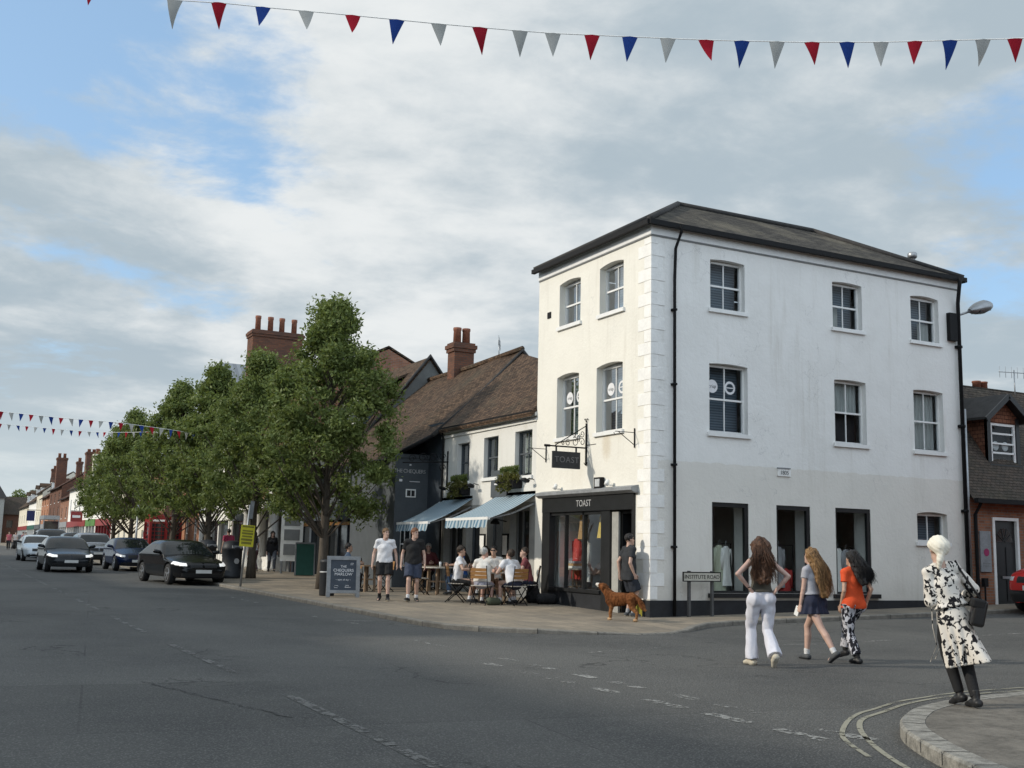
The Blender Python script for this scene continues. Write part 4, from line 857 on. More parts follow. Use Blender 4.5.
# aerials
def aerial(x, y, z, L, rz, lab, boom=1.4, n=7):
    t = thing('tv_aerial', lab, 'aerial', (x, y, z), rz); mb = MB(); mb.tube([(0, 0, 0), (0, 0, L)], .018, 6); mb.build('mast', M['grey_metal'], t, True, False)
    mb = MB(); mb.tube([(-boom * .35, 0, L - .08), (boom * .65, 0, L - .08)], .012, 5)
    for k in range(n): xx = -boom * .33 + boom * .95 * k / (n - 1); mb.tube([(xx, 0, L - .08 - .17), (xx, 0, L - .08 + .17)], .007, 4)
    mb.build('boom', M['grey_metal'], t, True, False)
aerial(16.6, 33.2, 7.85, .75, R_(60), 'small tv aerial on the ridge of the long pub roof', 1.1, 5)

# ================================================================== grey gabled house behind the pub
B = thing('gabled_house', 'tall house with grey boarded gable and dormer rising behind the pub roof', 'building', (CX, 39.02, 0))
mb = MB(); mb.poly([(CX, 39.02, -.2), (CX, 39.02, 5.3), (16.5, 39.02, 8.8), (19.2, 39.02, 5.3), (19.2, 39.02, -.2)]); mb.build('gable_wall', M['gable_grey'], B)
FG = Frame((CX, 0, 0), (0, 1, 0), (-1, 0, 0))
mb = MB(); facade(mb, FG, 39.03, 47, -.2, 5.4, [(40, 41, 3.3, 4.6, 0), (42.6, 43.6, 3.3, 4.6, 0), (45, 46, 3.3, 4.6, 0), (39.4, 42.6, .3, 2.5, 0), (43.1, 44.3, .2, 2.5, 0), (44.6, 46.7, .3, 2.5, 0)], .2); mb.build('wall', M['dark_wall'], B)
for u in (40, 42.6, 45): sash(FG, B, u, u + 1, 3.3, 4.6, 0, dep=.1, back='room')
mb = MB(); fbox(mb, FG, 39.1, 46.9, 2.5, 3.0, -.12, 0); mb.build('fascia', M['blue_dark'], B)
for u in (39.1, 42.6, 44.32, 46.7): mb = MB(); fbox(mb, FG, u, u + .28, .1, 2.5, -.08, 0); mb.build('pilaster', M['blue_dark'], B)
mb = MB()
for u in (40.3, 41.4): fbox(mb, FG, u, u + .06, .3, 2.5, .08, .14)
mb.build('glazing_bars', M['blue_dark'], B)
mb = MB(); mb.poly([FG(39.4, .2, .15), FG(46.7, .2, .15), FG(46.7, 2.5, .15), FG(39.4, 2.5, .15)]); mb.build('shop_pane', M['dark_glass'], B)
mb = MB(); fbox(mb, FG, 39.6, 42.4, 2.3, 2.42, -.02, .1); fbox(mb, FG, 44.8, 46.5, 2.3, 2.42, -.02, .1); mb.build('blind_box', M['wood'], B)
mb = MB(); mb.slab([(13.6, 39.0, 5.15), (13.6, 47.0, 5.15), (16.5, 47, 8.85), (16.5, 39.0, 8.85)], (.05, 0, -.1)); mb.slab([(16.5, 39.0, 8.85), (16.5, 47, 8.85), (19.4, 47, 5.15), (19.4, 39.0, 5.15)], (0, 0, -.1)); mb.build('roof', M['clay'], B)
mb = MB(); mb.tube([(13.55, 38.95, 5.1), (16.5, 38.95, 8.88), (19.45, 38.95, 5.1)], .08, 6); mb.build('verge', M['ridge'], B, True)
mb = MB(); mb.box(14.2, 16.2, 40.2, 42.6, 6.0, 7.3); mb.build('dormer_cheek', M['blue_dark'], B); mb = MB(); mb.slab([(14.05, 40.1, 7.25), (14.05, 42.7, 7.25), (16.2, 42.7, 8.3), (16.2, 40.1, 8.3)], (0, 0, .09)); mb.build('dormer_roof', M['clay'], B)
mb = MB(); mb.box(14.18, 14.2, 40.5, 42.3, 6.2, 7.15); w = mb.build('dormer_window', M['white_paint'], B); mb = MB(); mb.box(14.17, 14.178, 40.6, 41.35, 6.28, 7.08); mb.box(14.17, 14.178, 41.45, 42.2, 6.28, 7.08); mb.build('pane', M['dark_glass'], w)

# ================================================================== houses farther along the street
def house(label, y0, y1, ze, zr, wall, roof, nwin, rows, shop=None, fascia=None, chims=(), depth=8.0, gable=None, name='terraced_house', xf=CX, dormers=(), fade=False, shopw='dark_glass', portico=False):
    B = thing(name, label, 'building', (xf, y0, 0)); F_ = Frame((xf, 0, 0), (0, 1, 0), (-1, 0, 0)); zb = float(zroad(xf, y0)) - .2
    ops = []; W = y1 - y0
    for (z0, z1) in rows:
        for k in range(nwin):
            c = y0 + W * (k + .5) / nwin; ops.append((c - .5, c + .5, z0, z1, 0))
    so = []
    if shop: so = [(y0 + .5, y1 - .5, zb + .9, 2.7 + zb, 0)]
    mb = MB(); facade(mb, F_, y0 + .01, y1 - .01, zb, ze, ops + so, .15)
    e = y0 + .01
    for yy in (y0 + .012, y1 - .012): mb.poly([(xf, yy, zb), (xf + depth, yy, zb), (xf + depth, yy, ze), (xf + depth / 2, yy, zr - .08), (xf, yy, ze)]) if gable != 'front' else mb.poly([(xf, yy, zb), (xf + depth, yy, zb), (xf + depth, yy, ze), (xf, yy, ze)])
    if gable == 'front': mb.poly([(xf, y0 + .01, ze), (xf, y1 - .01, ze), (xf, (y0 + y1) / 2, zr - .05)])
    mb.build('wall', M[wall], B)
    for o in ops:
        m2 = MB(); u0, u1, z0, z1, _ = o
        for a in ((u0, u0 + .07, z0, z1), (u1 - .07, u1, z0, z1), (u0 + .07, u1 - .07, z1 - .07, z1), (u0 + .07, u1 - .07, z0, z0 + .07), (u0 + .07, u1 - .07, (z0 + z1) / 2 - .03, (z0 + z1) / 2 + .03)): fbox(m2, F_, *a, .08, .13)
        fbox(m2, F_, (u0 + u1) / 2 - .02, (u0 + u1) / 2 + .02, z0 + .07, z1 - .07, .09, .12); fbox(m2, F_, u0 - .05, u1 + .05, z0 - .08, z0, -.04, .08)
        w = m2.build('window', M['white_paint'], B); g = MB(); g.poly([F_(u0, z0, .11), F_(u1, z0, .11), F_(u1, z1, .11), F_(u0, z1, .11)]); g.build('pane', M['dark_glass'], w)
    if shop:
        m2 = MB(); fbox(m2, F_, y0 + .3, y1 - .3, 2.7 + zb, 3.35 + zb, -.12, 0); m2.build('fascia', M[fascia or shop], B)
        m2 = MB(); nn = max(3, int(W / 2.2))
        for k in range(nn + 1): u = y0 + .35 + (W - .9) * k / nn; fbox(m2, F_, u, u + .2, zb, 2.7 + zb, -.06, .1)
        fbox(m2, F_, y0 + .55, y1 - .55, zb, zb + .9, -.02, .1); m2.build('shopfront', M[shop], B)
        g = MB(); g.poly([F_(y0 + .5, zb + .9, .1), F_(y1 - .5, zb + .9, .1), F_(y1 - .5, 2.7 + zb, .1), F_(y0 + .5, 2.7 + zb, .1)]); g.build('shop_pane', M[shopw], B)
    ym = (y0 + y1) / 2; mb = MB()
    if gable == 'front':
        mb.slab([(xf - .25, y0 - .1, ze - .1), (xf - .25, ym, zr), (xf + depth, ym, zr), (xf + depth, y0 - .1, ze - .1)], (0, 0, .09)); mb.slab([(xf - .25, y1 + .1, ze - .1), (xf - .25, ym, zr), (xf + depth, ym, zr), (xf + depth, y1 + .1, ze - .1)], (0, 0, .09))
    else:
        mb.slab([(xf - .3, y0, ze - .12), (xf - .3, y1, ze - .12), (xf + depth / 2, y1, zr), (xf + depth / 2, y0, zr)], (0, 0, .09)); mb.slab([(xf + depth / 2, y0, zr), (xf + depth / 2, y1, zr), (xf + depth + .3, y1, ze - .12), (xf + depth + .3, y0, ze - .12)], (0, 0, .09))
    mb.build('roof', M[roof], B)
    mb = MB(); mb.bar((xf - .34, y0, ze - .14), (xf - .34, y1, ze - .14), .1, .1) if gable != 'front' else mb.bar((xf, y0 - .1, ze - .1), (xf + depth, y0 - .1, ze - .1), .1, .1); mb.build('gutter', M['black_metal'], B)
    for c in chims: chimney('chimney', B, *c)
    for (yd, zd) in dormers:
        mb = MB(); mb.box(xf + .6, xf + 2.2, yd - .7, yd + .7, zd, zd + 1.2); mb.build('dormer', M['far_white'], B); mb = MB(); mb.slab([(xf + .4, yd - .85, zd + 1.2), (xf + .4, yd, zd + 1.8), (xf + 3, yd, zd + 1.8), (xf + 3, yd - .85, zd + 1.2)], (0, 0, .07)); mb.slab([(xf + .4, yd + .85, zd + 1.2), (xf + .4, yd, zd + 1.8), (xf + 3, yd, zd + 1.8), (xf + 3, yd + .85, zd + 1.2)], (0, 0, .07)); mb.build('dormer_roof', M[roof], B)
        mb = MB(); mb.box(xf + .58, xf + .6, yd - .5, yd + .5, zd + .15, zd + 1.1); mb.build('dormer_pane', M['dark_glass'], B)
    if portico:
        for yc in (48.4, 50.6, 52.9):
            mb = MB(); mb.lathe([(.34, .35), (.34, .5), (.26, .55), (.22, 2.9), (.3, 2.98), (.34, 3.1)], (xf - .55, yc, 0), 16); mb.build('column', M['far_white'], B, True)
        mb = MB(); mb.box(xf - .95, xf - .02, 48.0, 53.3, 3.1, 3.5); mb.build('entablature', M['far_white'], B)
        mb = MB(); mb.box(xf - .5, xf - .01, 48.0, 53.3, .2, .95); mb.build('plinth', M['far_white'], B)
    return B
house('brick house with white columned shopfront and massive four pot chimney', 47.0, 58.5, 8.6, 10.6, 'brick', 'clay', 4, [(3.9, 5.3), (6.3, 7.7)], 'grey_paint', 'dark_wall', [(13.5, 16.1, 55.0, 56.1, 8.0, 12.35, M['brick_dark'], [(13.85, 55.5), (14.5, 55.5), (15.1, 55.5), (15.75, 55.5)], .15, .8)], name='brick_house', portico=True)
house('white house with grey standing seam roof and street facing gable', 58.5, 66.5, 8.6, 11.6, 'far_white', 'metal_roof', 3, [(4.0, 5.4), (6.6, 7.9)], 'far_white', 'far_white', gable='front', name='white_house')
house('brick terraced house with tall white ground floor windows behind the trees', 66.5, 74, 6.6, 9.0, 'brick_orange', 'clay_red', 3, [(1.2, 3.0), (4.2, 5.6)], None, name='brick_house')
house('brick terraced house standing behind the red telephone box', 74, 85, 6.6, 9.2, 'brick', 'clay', 4, [(1.2, 2.8), (4.2, 5.6)], None, name='brick_house')
house('cream rendered building with small windows behind the far tree trunks', 85, 103, 6.2, 8.8, 'cream', 'clay', 6, [(1.3, 2.4), (4.2, 5.4)], None, name='cream_building')
house('building with a bright red shopfront beyond the telephone box', 103, 114, 6.4, 9.2, 'far_white', 'clay_red', 3, [(4.3, 5.6)], 'red_paint', 'sign_red', name='shop_building')
house('narrow white rendered shop with a green fascia', 103.01 + 11, 122, 6.6, 9.6, 'far_white', 'clay', 2, [(4.3, 5.6)], 'far_white', 'sign_green', [(15.6, 16.6, 120.8, 121.8, 8, 10.8, M['brick_dark'], [(15.9, 121.3), (16.3, 121.3)], .2, .4)], name='white_building')
house('white rendered building with brown roof and white framed red shop sign', 122, 140, 7.4, 11.0, 'far_white', 'clay', 4, [(4.6, 6.2)], 'far_white', 'sign_red', [(15.1, 16.8, 137.5, 139, 8.5, 11.9, M['brick_dark'], [(15.4, 138.2), (15.95, 138.2), (16.5, 138.2)], .2, .35), (14.7, 15.5, 127, 128, 8, 10.9, M['cream'], [(15.1, 127.5)], .2, .6)], name='white_building')
house('low red brick building between the white building and the tall chimney', 140, 150, 6.6, 9.2, 'brick', 'clay_red', 2, [(4.2, 5.5)], 'far_white', 'lead', [], name='brick_building')
house('dark red brick building with a very tall chimney stack', 150, 166, 8.3, 11.0, 'brick_dark', 'clay_red', 3, [(4.4, 5.8), (6.4, 7.6)], 'far_white', 'sign_red', [(13.9, 15.2, 160, 161.2, 4, 12.6, M['brick_dark'], [(14.2, 160.6), (14.85, 160.6)], .2, .6), (15.5, 16.2, 151, 152, 8, 11.6, M['brick_dark'], [(15.85, 151.5)], .2, .5)], name='brick_building')
house('orange brick building with teal shop sign far up the street', 166, 178, 7.6, 10.6, 'brick_orange', 'clay_red', 3, [(4.4, 5.8), (6.4, 7.8)], 'grey_paint', 'lead', name='brick_building', dormers=((172, 8.6),))
house('pale house with grey fascia between the orange brick and the green shop', 178, 188, 8.6, 11.8, 'cream', 'clay', 3, [(4.4, 5.8), (6.4, 7.6)], 'grey_paint', 'dark_wall', [(15.5, 16.5, 186, 187, 9, 12.6, M['brick_dark'], [(16, 186.5)], .25, .5)], name='cream_building')
house('narrow white building with dark green shop sign far up the street', 188, 203, 7.6, 11.6, 'far_white', 'clay', 4, [(4.4, 5.8)], 'far_white', 'sign_teal', name='white_building', dormers=((190, 8.6), (198, 8.6)))
house('grey white building at the far end of the terrace', 203, 226, 7.2, 11.0, 'cream', 'clay', 4, [(4.4, 5.8)], 'far_white', 'sign_red', name='white_building', dormers=((209, 8.2), (218, 8.2)))
# buildings closing the far bend
B = thing('distant_building', 'dark gabled building closing the view at the far bend of the street', 'building', (6, 232, 1)); F_ = Frame((0, 232, 0), (1, 0, 0), (0, -1, 0))
mb = MB(); facade(mb, F_, -14, 11.4, .5, 9.5, [(x, x + 1.2, 5.5, 7.2, 0) for x in (-12, -9, -6, -3, 0, 3, 6, 8.6)] + [(-11, 10.6, 1.2, 3.6, 0)], .2); mb.build('wall', M['pier'], B)
mb = MB(); mb.slab([(-14.3, 231.6, 9.3), (11.8, 231.6, 9.3), (9, 236, 14.2), (-12, 236, 14.2)], (0, .1, .1)); mb.poly([(11.4, 232, .5), (11.4, 240, .5), (11.4, 240, 9.5), (11.4, 232, 9.5)]); mb.poly([(11.8, 231.6, 9.3), (11.8, 240.4, 9.3), (9, 236, 14.2)]); mb.build('roof', M['ridge'], B)
mb = MB(); mb.poly([F_(-14, .6, .15), F_(11.3, .6, .15), F_(11.3, 8, .15), F_(-14, 8, .15)]); mb.build('pane', M['dark_glass'], B)
B = thing('distant_building', 'low brick building half hidden at the far bend of the street', 'building', (14, 236, 1)); F_ = Frame((0, 236, 0), (1, 0, 0), (0, -1, 0))
mb = MB(); facade(mb, F_, 11.5, 24, .5, 6.5, [(x, x + 1.1, 3.8, 5.2, 0) for x in (12.3, 14.5, 17)], .2); mb.build('wall', M['brick_dark'], B); mb = MB(); mb.slab([(11.2, 235.5, 6.3), (24, 235.5, 6.3), (24, 240, 9.8), (11.2, 240, 9.8)], (0, .1, .1)); mb.build('roof', M['clay_x'], B)
mb = MB(); mb.poly([F_(11.6, 3, .15), F_(23, 3, .15), F_(23, 6, .15), F_(11.6, 6, .15)]); mb.build('pane', M['dark_glass'], B)

# ================================================================== brick house at the right
BX0, BX1, BY = 23.78, 34.0, Y0 + .02
B = thing('brick_cottage', 'brown brick cottage with tile hung dormer and black front door', 'building', (BX0, BY, .2)); FB = Frame((0, BY, 0), (1, 0, 0), (0, -1, 0))
mb = MB(); facade(mb, FB, BX0, BX1, 0, 3.1, [(24.62, 25.62, .3, 2.62, 0), (27.2, 28.6, 1.2, 2.5, 0)], .12); mb.poly([(BX0, BY, 0), (BX0, BY + 6, 0), (BX0, BY + 6, 3.1), (BX0, BY + 2.1, 6.4), (BX0, BY, 3.1)]); mb.build('wall', M['brick'], B)
mb = MB()
for a in ((24.62, 24.70, .3, 2.62), (25.54, 25.62, .3, 2.62), (24.70, 25.54, 2.54, 2.62)): fbox(mb, FB, *a, -.03, .12)
mb.build('door_frame', M['white_paint'], B)
mb = MB(); fbox(mb, FB, 24.7, 25.54, .32, 2.54, .05, .09)
for (a, b, c, d) in ((24.78, 25.08, .45, 1.0), (25.16, 25.46, .45, 1.0), (24.78, 25.08, 1.1, 1.85), (25.16, 25.46, 1.1, 1.85)): fbox(mb, FB, a, b, c, d, .035, .05)
d_ = mb.build('door', M['shop_paint'], B)
mb = MB(); A = [(25.12 + .32 * math.cos(t), 1.98 + .36 * math.sin(t)) for t in np.linspace(0, math.pi, 13)]
for (a, za), (b, zb) in zip(A[:-1], A[1:]): mb.poly([FB(25.12, 1.98, .045), FB(a, za, .045), FB(b, zb, .045)])
mb.build('fanlight', M['dark_glass'], d_); mb = MB(); fbox(mb, FB, 24.98, 25.26, 1.03, 1.09, .02, .036); mb.build('letter_plate', M['alloy'], d_)
mb = MB()
for t_ in np.linspace(0, math.pi, 6): mb.bar(FB(25.12, 1.98, .04), FB(25.12 + .33 * math.cos(t_), 1.98 + .37 * math.sin(t_), .04), .02, .015, up=(0, 1, 0))
mb.build('fanlight_bars', M['shop_paint'], d_)
sash(FB, B, 27.2, 28.6, 1.2, 2.5, 0, dep=.06, bars=3, back='room')
ey, ez, ry, rz_ = BY - .22, 3.02, BY + 2.2, 6.5
mb = MB(); mb.slab([(BX0 - .05, ey, ez), (BX1, ey, ez), (BX1, ry, rz_), (BX0 - .05, ry, rz_)], (0, .06, .07)); mb.slab([(BX0 - .05, ry, rz_), (BX1, ry, rz_), (BX1, ry + 4, 3.5), (BX0 - .05, ry + 4, 3.5)], (0, .06, .07)); mb.build('roof', M['clay_x'], B)
mb = MB(); mb.bar((BX0 - .05, ey - .06, ez - .0), (BX1, ey - .06, ez), .13, .12); mb.tube([(BX0 + .16, ey - .03, ez - .05), (BX0 + .16, BY - .06, ez - .35), (BX0 + .16, BY - .06, .4)], .045, 8); mb.build('gutter', M['black_metal'], B)
dx0, dx1, dy = 25.28, 26.58, 20.62; fd = Frame((0, dy, 0), (1, 0, 0), (0, -1, 0))
mb = MB(); fbox(mb, fd, dx0, dx0 + .14, 4.05, 5.42, 0, .1); fbox(mb, fd, dx1 - .14, dx1, 4.05, 5.42, 0, .1); fbox(mb, fd, dx0, dx1, 4.0, 4.1, -.06, .1); mb.build('dormer_frame', M['shop_paint'], B)
mb = MB(); mb.poly([fd(dx0 + .14, 5.24, .02), fd(dx1 - .14, 5.24, .02), fd(dx1 - .02, 5.4, .02), fd((dx0 + dx1) / 2, 5.92, .02), fd(dx0 + .02, 5.4, .02)]); mb.build('dormer_gable', M['tilehang'], B)
for xx in (dx0, dx1): mb = MB(); mb.poly([(xx, dy, 4.02), (xx, dy, 5.4), (xx, dy + 1.3, 5.4), (xx, dy + .95, 5.2)]); mb.build('dormer_cheek', M['tilehang_y'], B)
xm = (dx0 + dx1) / 2
mb = MB(); mb.slab([(dx0 - .28, dy - .2, 5.28), (xm, dy - .2, 5.98), (xm, dy + 1.9, 6.02), (dx0 - .28, dy + 1.3, 5.3)], (0, 0, .07)); mb.slab([(dx1 + .28, dy - .2, 5.28), (xm, dy - .2, 5.98), (xm, dy + 1.9, 6.02), (dx1 + .28, dy + 1.3, 5.3)], (0, 0, .07)); mb.build('dormer_roof', M['ridge'], B)
mb = MB(); mb.bar((dx0 - .28, dy - .22, 5.27), (xm, dy - .22, 5.98), .05, .14); mb.bar((dx1 + .28, dy - .22, 5.27), (xm, dy - .22, 5.98), .05, .14); mb.build('bargeboard', M['shop_paint'], B)
w = sash(fd, B, dx0 + .15, dx1 - .15, 4.12, 5.24, 0, dep=.03, bars=0, back='room', sill=False, fw=.07, name='dormer_window')
mb = MB(); 
for zz in (4.42, 4.95): fbox(mb, fd, dx0 + .2, dx1 - .2, zz - .025, zz + .025, .03, .08)
mb.build('glazing_bar', M['white_paint'], w)
mb = MB()
for xx in (25.72, 26.1): mb.lathe([(.11, 0), (.13, .01), (.11, .02)], (xx, dy + .12, 4.62), 14, rotx(math.pi / 2))
mb.build('plate_display', M['far_white'], w)
chimney('chimney', B, 27.4, 28.5, 22.6, 23.4, 5.5, 6.6, M['brick_dark'], [(27.8, 23.0), (28.1, 23.0)], .13, .3)
aerial(28.5, 22.2, 6.2, 1.0, R_(-15), 'tall tv aerial behind the brick cottage dormer', 1.5, 8)
t = thing('wall_plaque', 'grey business plaque with a magenta dot beside the black door', 'sign', (24.3, BY, 1.2)); mb = MB(); mb.box(-.20, .20, -.04, 0, 0, 1.05); mb.build('plate', M['lead'], t, False, False)
mb = MB(); mb.lathe([(.1, 0), (.1, .006)], (.02, -.04, .5), 18, rotx(math.pi / 2)); mb.build('dot', mat('magenta dot', (.3, .02, .1), .5), t, False, False); mb = MB(); mb.box(-.12, .15, -.045, -.04, .2, .23); mb.box(-.12, .1, -.045, -.04, .14, .16); mb.build('text_lines', M['grey_paint'], t, False, False)
t = thing('boot_post', 'short black post box on a pole against the brick wall', 'post', (24.12, BY - .12, .32)); mb = MB(); mb.tube([(0, 0, 0), (0, 0, .55)], .025, 6); mb.build('pole', M['black_metal'], t, False, False); mb = MB(); mb.box(-.07, .07, -.05, .05, .5, .72); mb.build('box', M['black_metal'], t, False, False)

# ================================================================== trees
def tree(label, x, y, H, rad, zc, seed, n):
    r = np.random.default_rng(seed); zg = float(zpav(x, y)); t = thing('street_tree', label, 'tree', (x, y, zg), 0, 'street trees along the kerb')
    cl = []; rd = []
    for k in range(240):
        s = r.uniform(0, 1) ** .95; z = zc + (H - zc - .35) * s
        env = rad * (.74 + .45 * math.sin(math.pi * min(1, (s * .82 + .16)))) * (1 - max(0, s - .36) ** 1.15 * 1.38)
        a = r.uniform(0, 2 * math.pi); q = env * math.sqrt(r.uniform(.12, 1)) * r.uniform(.78, 1.08); cl.append((q * math.cos(a), q * math.sin(a), z + r.normal(0, .15))); rd.append(r.uniform(.22, .56) * rad / 2.1)
    cl.append((r.uniform(-.1, .1), 0, H - .35)); rd.append(.4); cl.append((0.05, 0, H - .8)); rd.append(.5)
    o = leaf_cloud('crown', cl, rd, n, .068 if y < 45 else .092, M['leaf'], t, seed + 50, False, .85, True)
    mb = MB(); lean = r.normal(0, .06, 2); top = np.array([lean[0], lean[1], H * .8])
    tr = [np.array([lean[0] * s, lean[1] * s, H * .8 * s]) for s in np.linspace(0, 1, 9)]
    mb.tube(tr, np.interp(np.linspace(0, 1, 9), [0, .06, .3, 1], [.2, .155, .12, .025]) * (H / 8.6), 9)
    for k in r.choice(240, 80, False):
        c = np.array(cl[k])
        if c[2] < zc + .7: continue
        s0 = 0; s0 = np.clip((c[2] - .9 - abs(c[0])) / (H * .8), .2, .93); b = np.array([lean[0] * s0, lean[1] * s0, H * .8 * s0]); m_ = (b + c) / 2 + np.array([0, 0, -.1]) + r.normal(0, .08, 3)
        mb.tube([b, m_, c], [.036, .024, .01], 5, False)
    mb.build('trunk', M['bark'], t, True, False); return t
tree('large leafy tree nearest the camera beside the chalk board', 10.4, 32.2, 8.95, 2.2, 2.3, 11, 80000)
tree('leafy tree beside the yellow roadside sign', 10.4, 40.6, 8.45, 2.1, 2.5, 12, 56000)
tree('leafy tree behind the litter bins and dark saloon', 10.4, 48.3, 8.9, 2.1, 2.6, 13, 38000)
tree('leafy tree in front of the brick houses beyond the litter bins', 10.4, 56.2, 9.2, 2.2, 2.6, 14, 32000)
tree('leafy tree beside the red telephone box', 10.4, 69.3, 9.0, 2.4, 2.6, 15, 30000)
tree('leafy tree at the far end of the row by the cream building', 10.4, 76.5, 8.6, 2.3, 2.6, 16, 30000)
for i, (x, y, z, s, lab) in enumerate(((24, 252, 1, 8.5, 'distant tree showing over the far roofs'), (3, 250, 1, 13, 'distant tree behind the building at the bend'), (19.5, 62, .4, 9.8, 'pale tree just showing between the tall tree and the gabled roof'), (17, 262, 1, 11, 'distant dark tree above the far end of the street'))):
    t = thing('background_tree', lab, 'tree', (x, y, z)); r = np.random.default_rng(90 + i); c = [(r.normal(0, s * .16), r.normal(0, s * .16), s * r.uniform(.4, .95)) for _ in range(26)]
    leaf_cloud('crown', c, [s * .13] * 26, 5000 if i != 2 else 2600, .14 if i == 2 else .3, M['leaf'], t, 70 + i, False); mb = MB(); mb.tube([(0, 0, 0), (0, 0, s * .8)], [s * .02, s * .006], 7); mb.build('trunk', M['bark'], t, True, False)

# ================================================================== bunting
def bunting(label, P, n, size, seed, order, flags=None):
    P = np.array(P, float); t = thing('bunting', label, 'bunting', tuple(P[0])); L = np.linalg.norm(np.diff(P, axis=0), axis=1); cum = np.concatenate([[0], np.cumsum(L)])
    at = lambda s: np.array([np.interp(s * cum[-1], cum, P[:, k]) for k in range(3)])
    mb = MB(); mb.tube([at(s) for s in np.linspace(0, 1, 40)], .006 if size > .2 and P[0, 1] < 30 else .01, 5); mb.build('cord', M['quoin'], t)
    r = np.random.default_rng(seed)
    CO = dict(W='flag_white', R='flag_red', B='flag_blue'); FL_ = [(q, CO[c_]) for q, c_ in flags] if flags else [((k + .5) / n, order[k % len(order)]) for k in range(n)]
    for s, fm in FL_:
        c = at(s); d = at(min(1, s + .004)) - at(max(0, s - .004)); d /= np.linalg.norm(d); w = size * .32; h = size * r.uniform(.95, 1.05); sw = r.normal(0, .05, 3) * (1, 1, .4); nn = np.cross(d, (0, 0, 1)); curl = r.uniform(-.11, .11) * size * 4
        V = []; rows = 5
        for i in range(rows):
            f = i / (rows - 1); hw = w * (1 - f * .98)
            for e in (-1, 0, 1): V.append(c + d * e * hw + np.array([0, 0, -1.]) * h * f + sw * f * size * 2 + nn * (curl * f * f + (.05 * size if e == 0 else 0) * (1 - f)))
        m2 = MB(); m2.add(V, [(i * 3 + j, (i + 1) * 3 + j, (i + 1) * 3 + j + 1, i * 3 + j + 1) for i in range(rows - 1) for j in range(2)]); m2.build('pennant', M[fm], t, True)
def flagmat(nm, col):
    t = NT(nm); v = t.coord(); n = t.noise(v, 9, 3); c = t.mix(n, tuple(x * .8 for x in col), tuple(x * 1.15 for x in col)); b = t.n('ShaderNodeBsdfDiffuse'); t.l(c, b.inputs[0]); tl = t.n('ShaderNodeBsdfTranslucent'); t.l(c, tl.inputs[0]); mx = t.n('ShaderNodeMixShader'); mx.inputs[0].default_value = .35; t.l(b.outputs[0], mx.inputs[1]); t.l(tl.outputs[0], mx.inputs[2]); t.l(mx.outputs[0], t.out.inputs[0]); return t.mat
M['flag_red'] = flagmat('red flag cloth', (.34, .02, .035)); M['flag_blue'] = flagmat('blue flag cloth', (.025, .06, .25)); M['flag_white'] = flagmat('off white flag cloth', (.42, .43, .42))
NEAR = [(0.3015, 'W'), (0.329, 'R'), (0.3568, 'B'), (0.3838, 'W'), (0.4132, 'R'), (0.4409, 'B'), (0.4672, 'W'), (0.4929, 'R'), (0.518, 'W'), (0.5385, 'W'), (0.5629, 'R'), (0.5865, 'B'), (0.6101, 'W'), (0.6338, 'R'), (0.6561, 'B'), (0.6779, 'W'), (0.6996, 'R'), (0.7214, 'B'), (0.7426, 'W'), (0.7638, 'R'), (0.7856, 'B'), (0.8062, 'W'), (0.8261, 'R')]
NEAR = [(.135, 'W'), (.163, 'R'), (.19, 'B'), (.218, 'W'), (.246, 'R')] + NEAR + [(.85, 'B'), (.872, 'W'), (.895, 'R'), (.918, 'B'), (.94, 'W'), (.962, 'R')]
bunting('string of red white and blue bunting overhead nearest the camera', [(-2.6, 14.0, 9.0),(1.28, 12.02, 7.36), (1.72, 11.79, 7.31), (2.24, 11.52, 7.29), (2.67, 11.3, 7.25), (3.52, 10.86, 7.18), (4.39, 10.41, 7.1), (5.4, 9.88, 7.02), (6.22, 9.46, 7.0), (6.99, 9.06, 6.98), (7.86, 8.61, 6.98), (8.63, 8.21, 7.0), (9.31, 7.86, 7.04), (10.02, 7.49, 7.08), (12.6, 6.1, 7.3)], 0, .27, 5, [], flags=NEAR)
bunting('string of bunting across the street farther away hung above the other', [(-7, 53.5, 8.2), (2.0, 49.3, 6.62), (4.2, 48.2, 6.42), (6.3, 47.1, 6.28), (8.3, 47.2, 6.15), (10.0, 48.2, 6.1)], 46, .32, 6, ['flag_red', 'flag_white', 'flag_blue'])
bunting('most distant string of bunting hung across the street', [(-7, 66.5, 8.6), (2.8, 62.4, 7.35), (5.3, 61.1, 7.15), (6.9, 60.3, 7.05), (8.5, 58.5, 7.0), (10.1, 56.4, 7.0)], 44, .30, 8, ['flag_blue', 'flag_red', 'flag_white'])

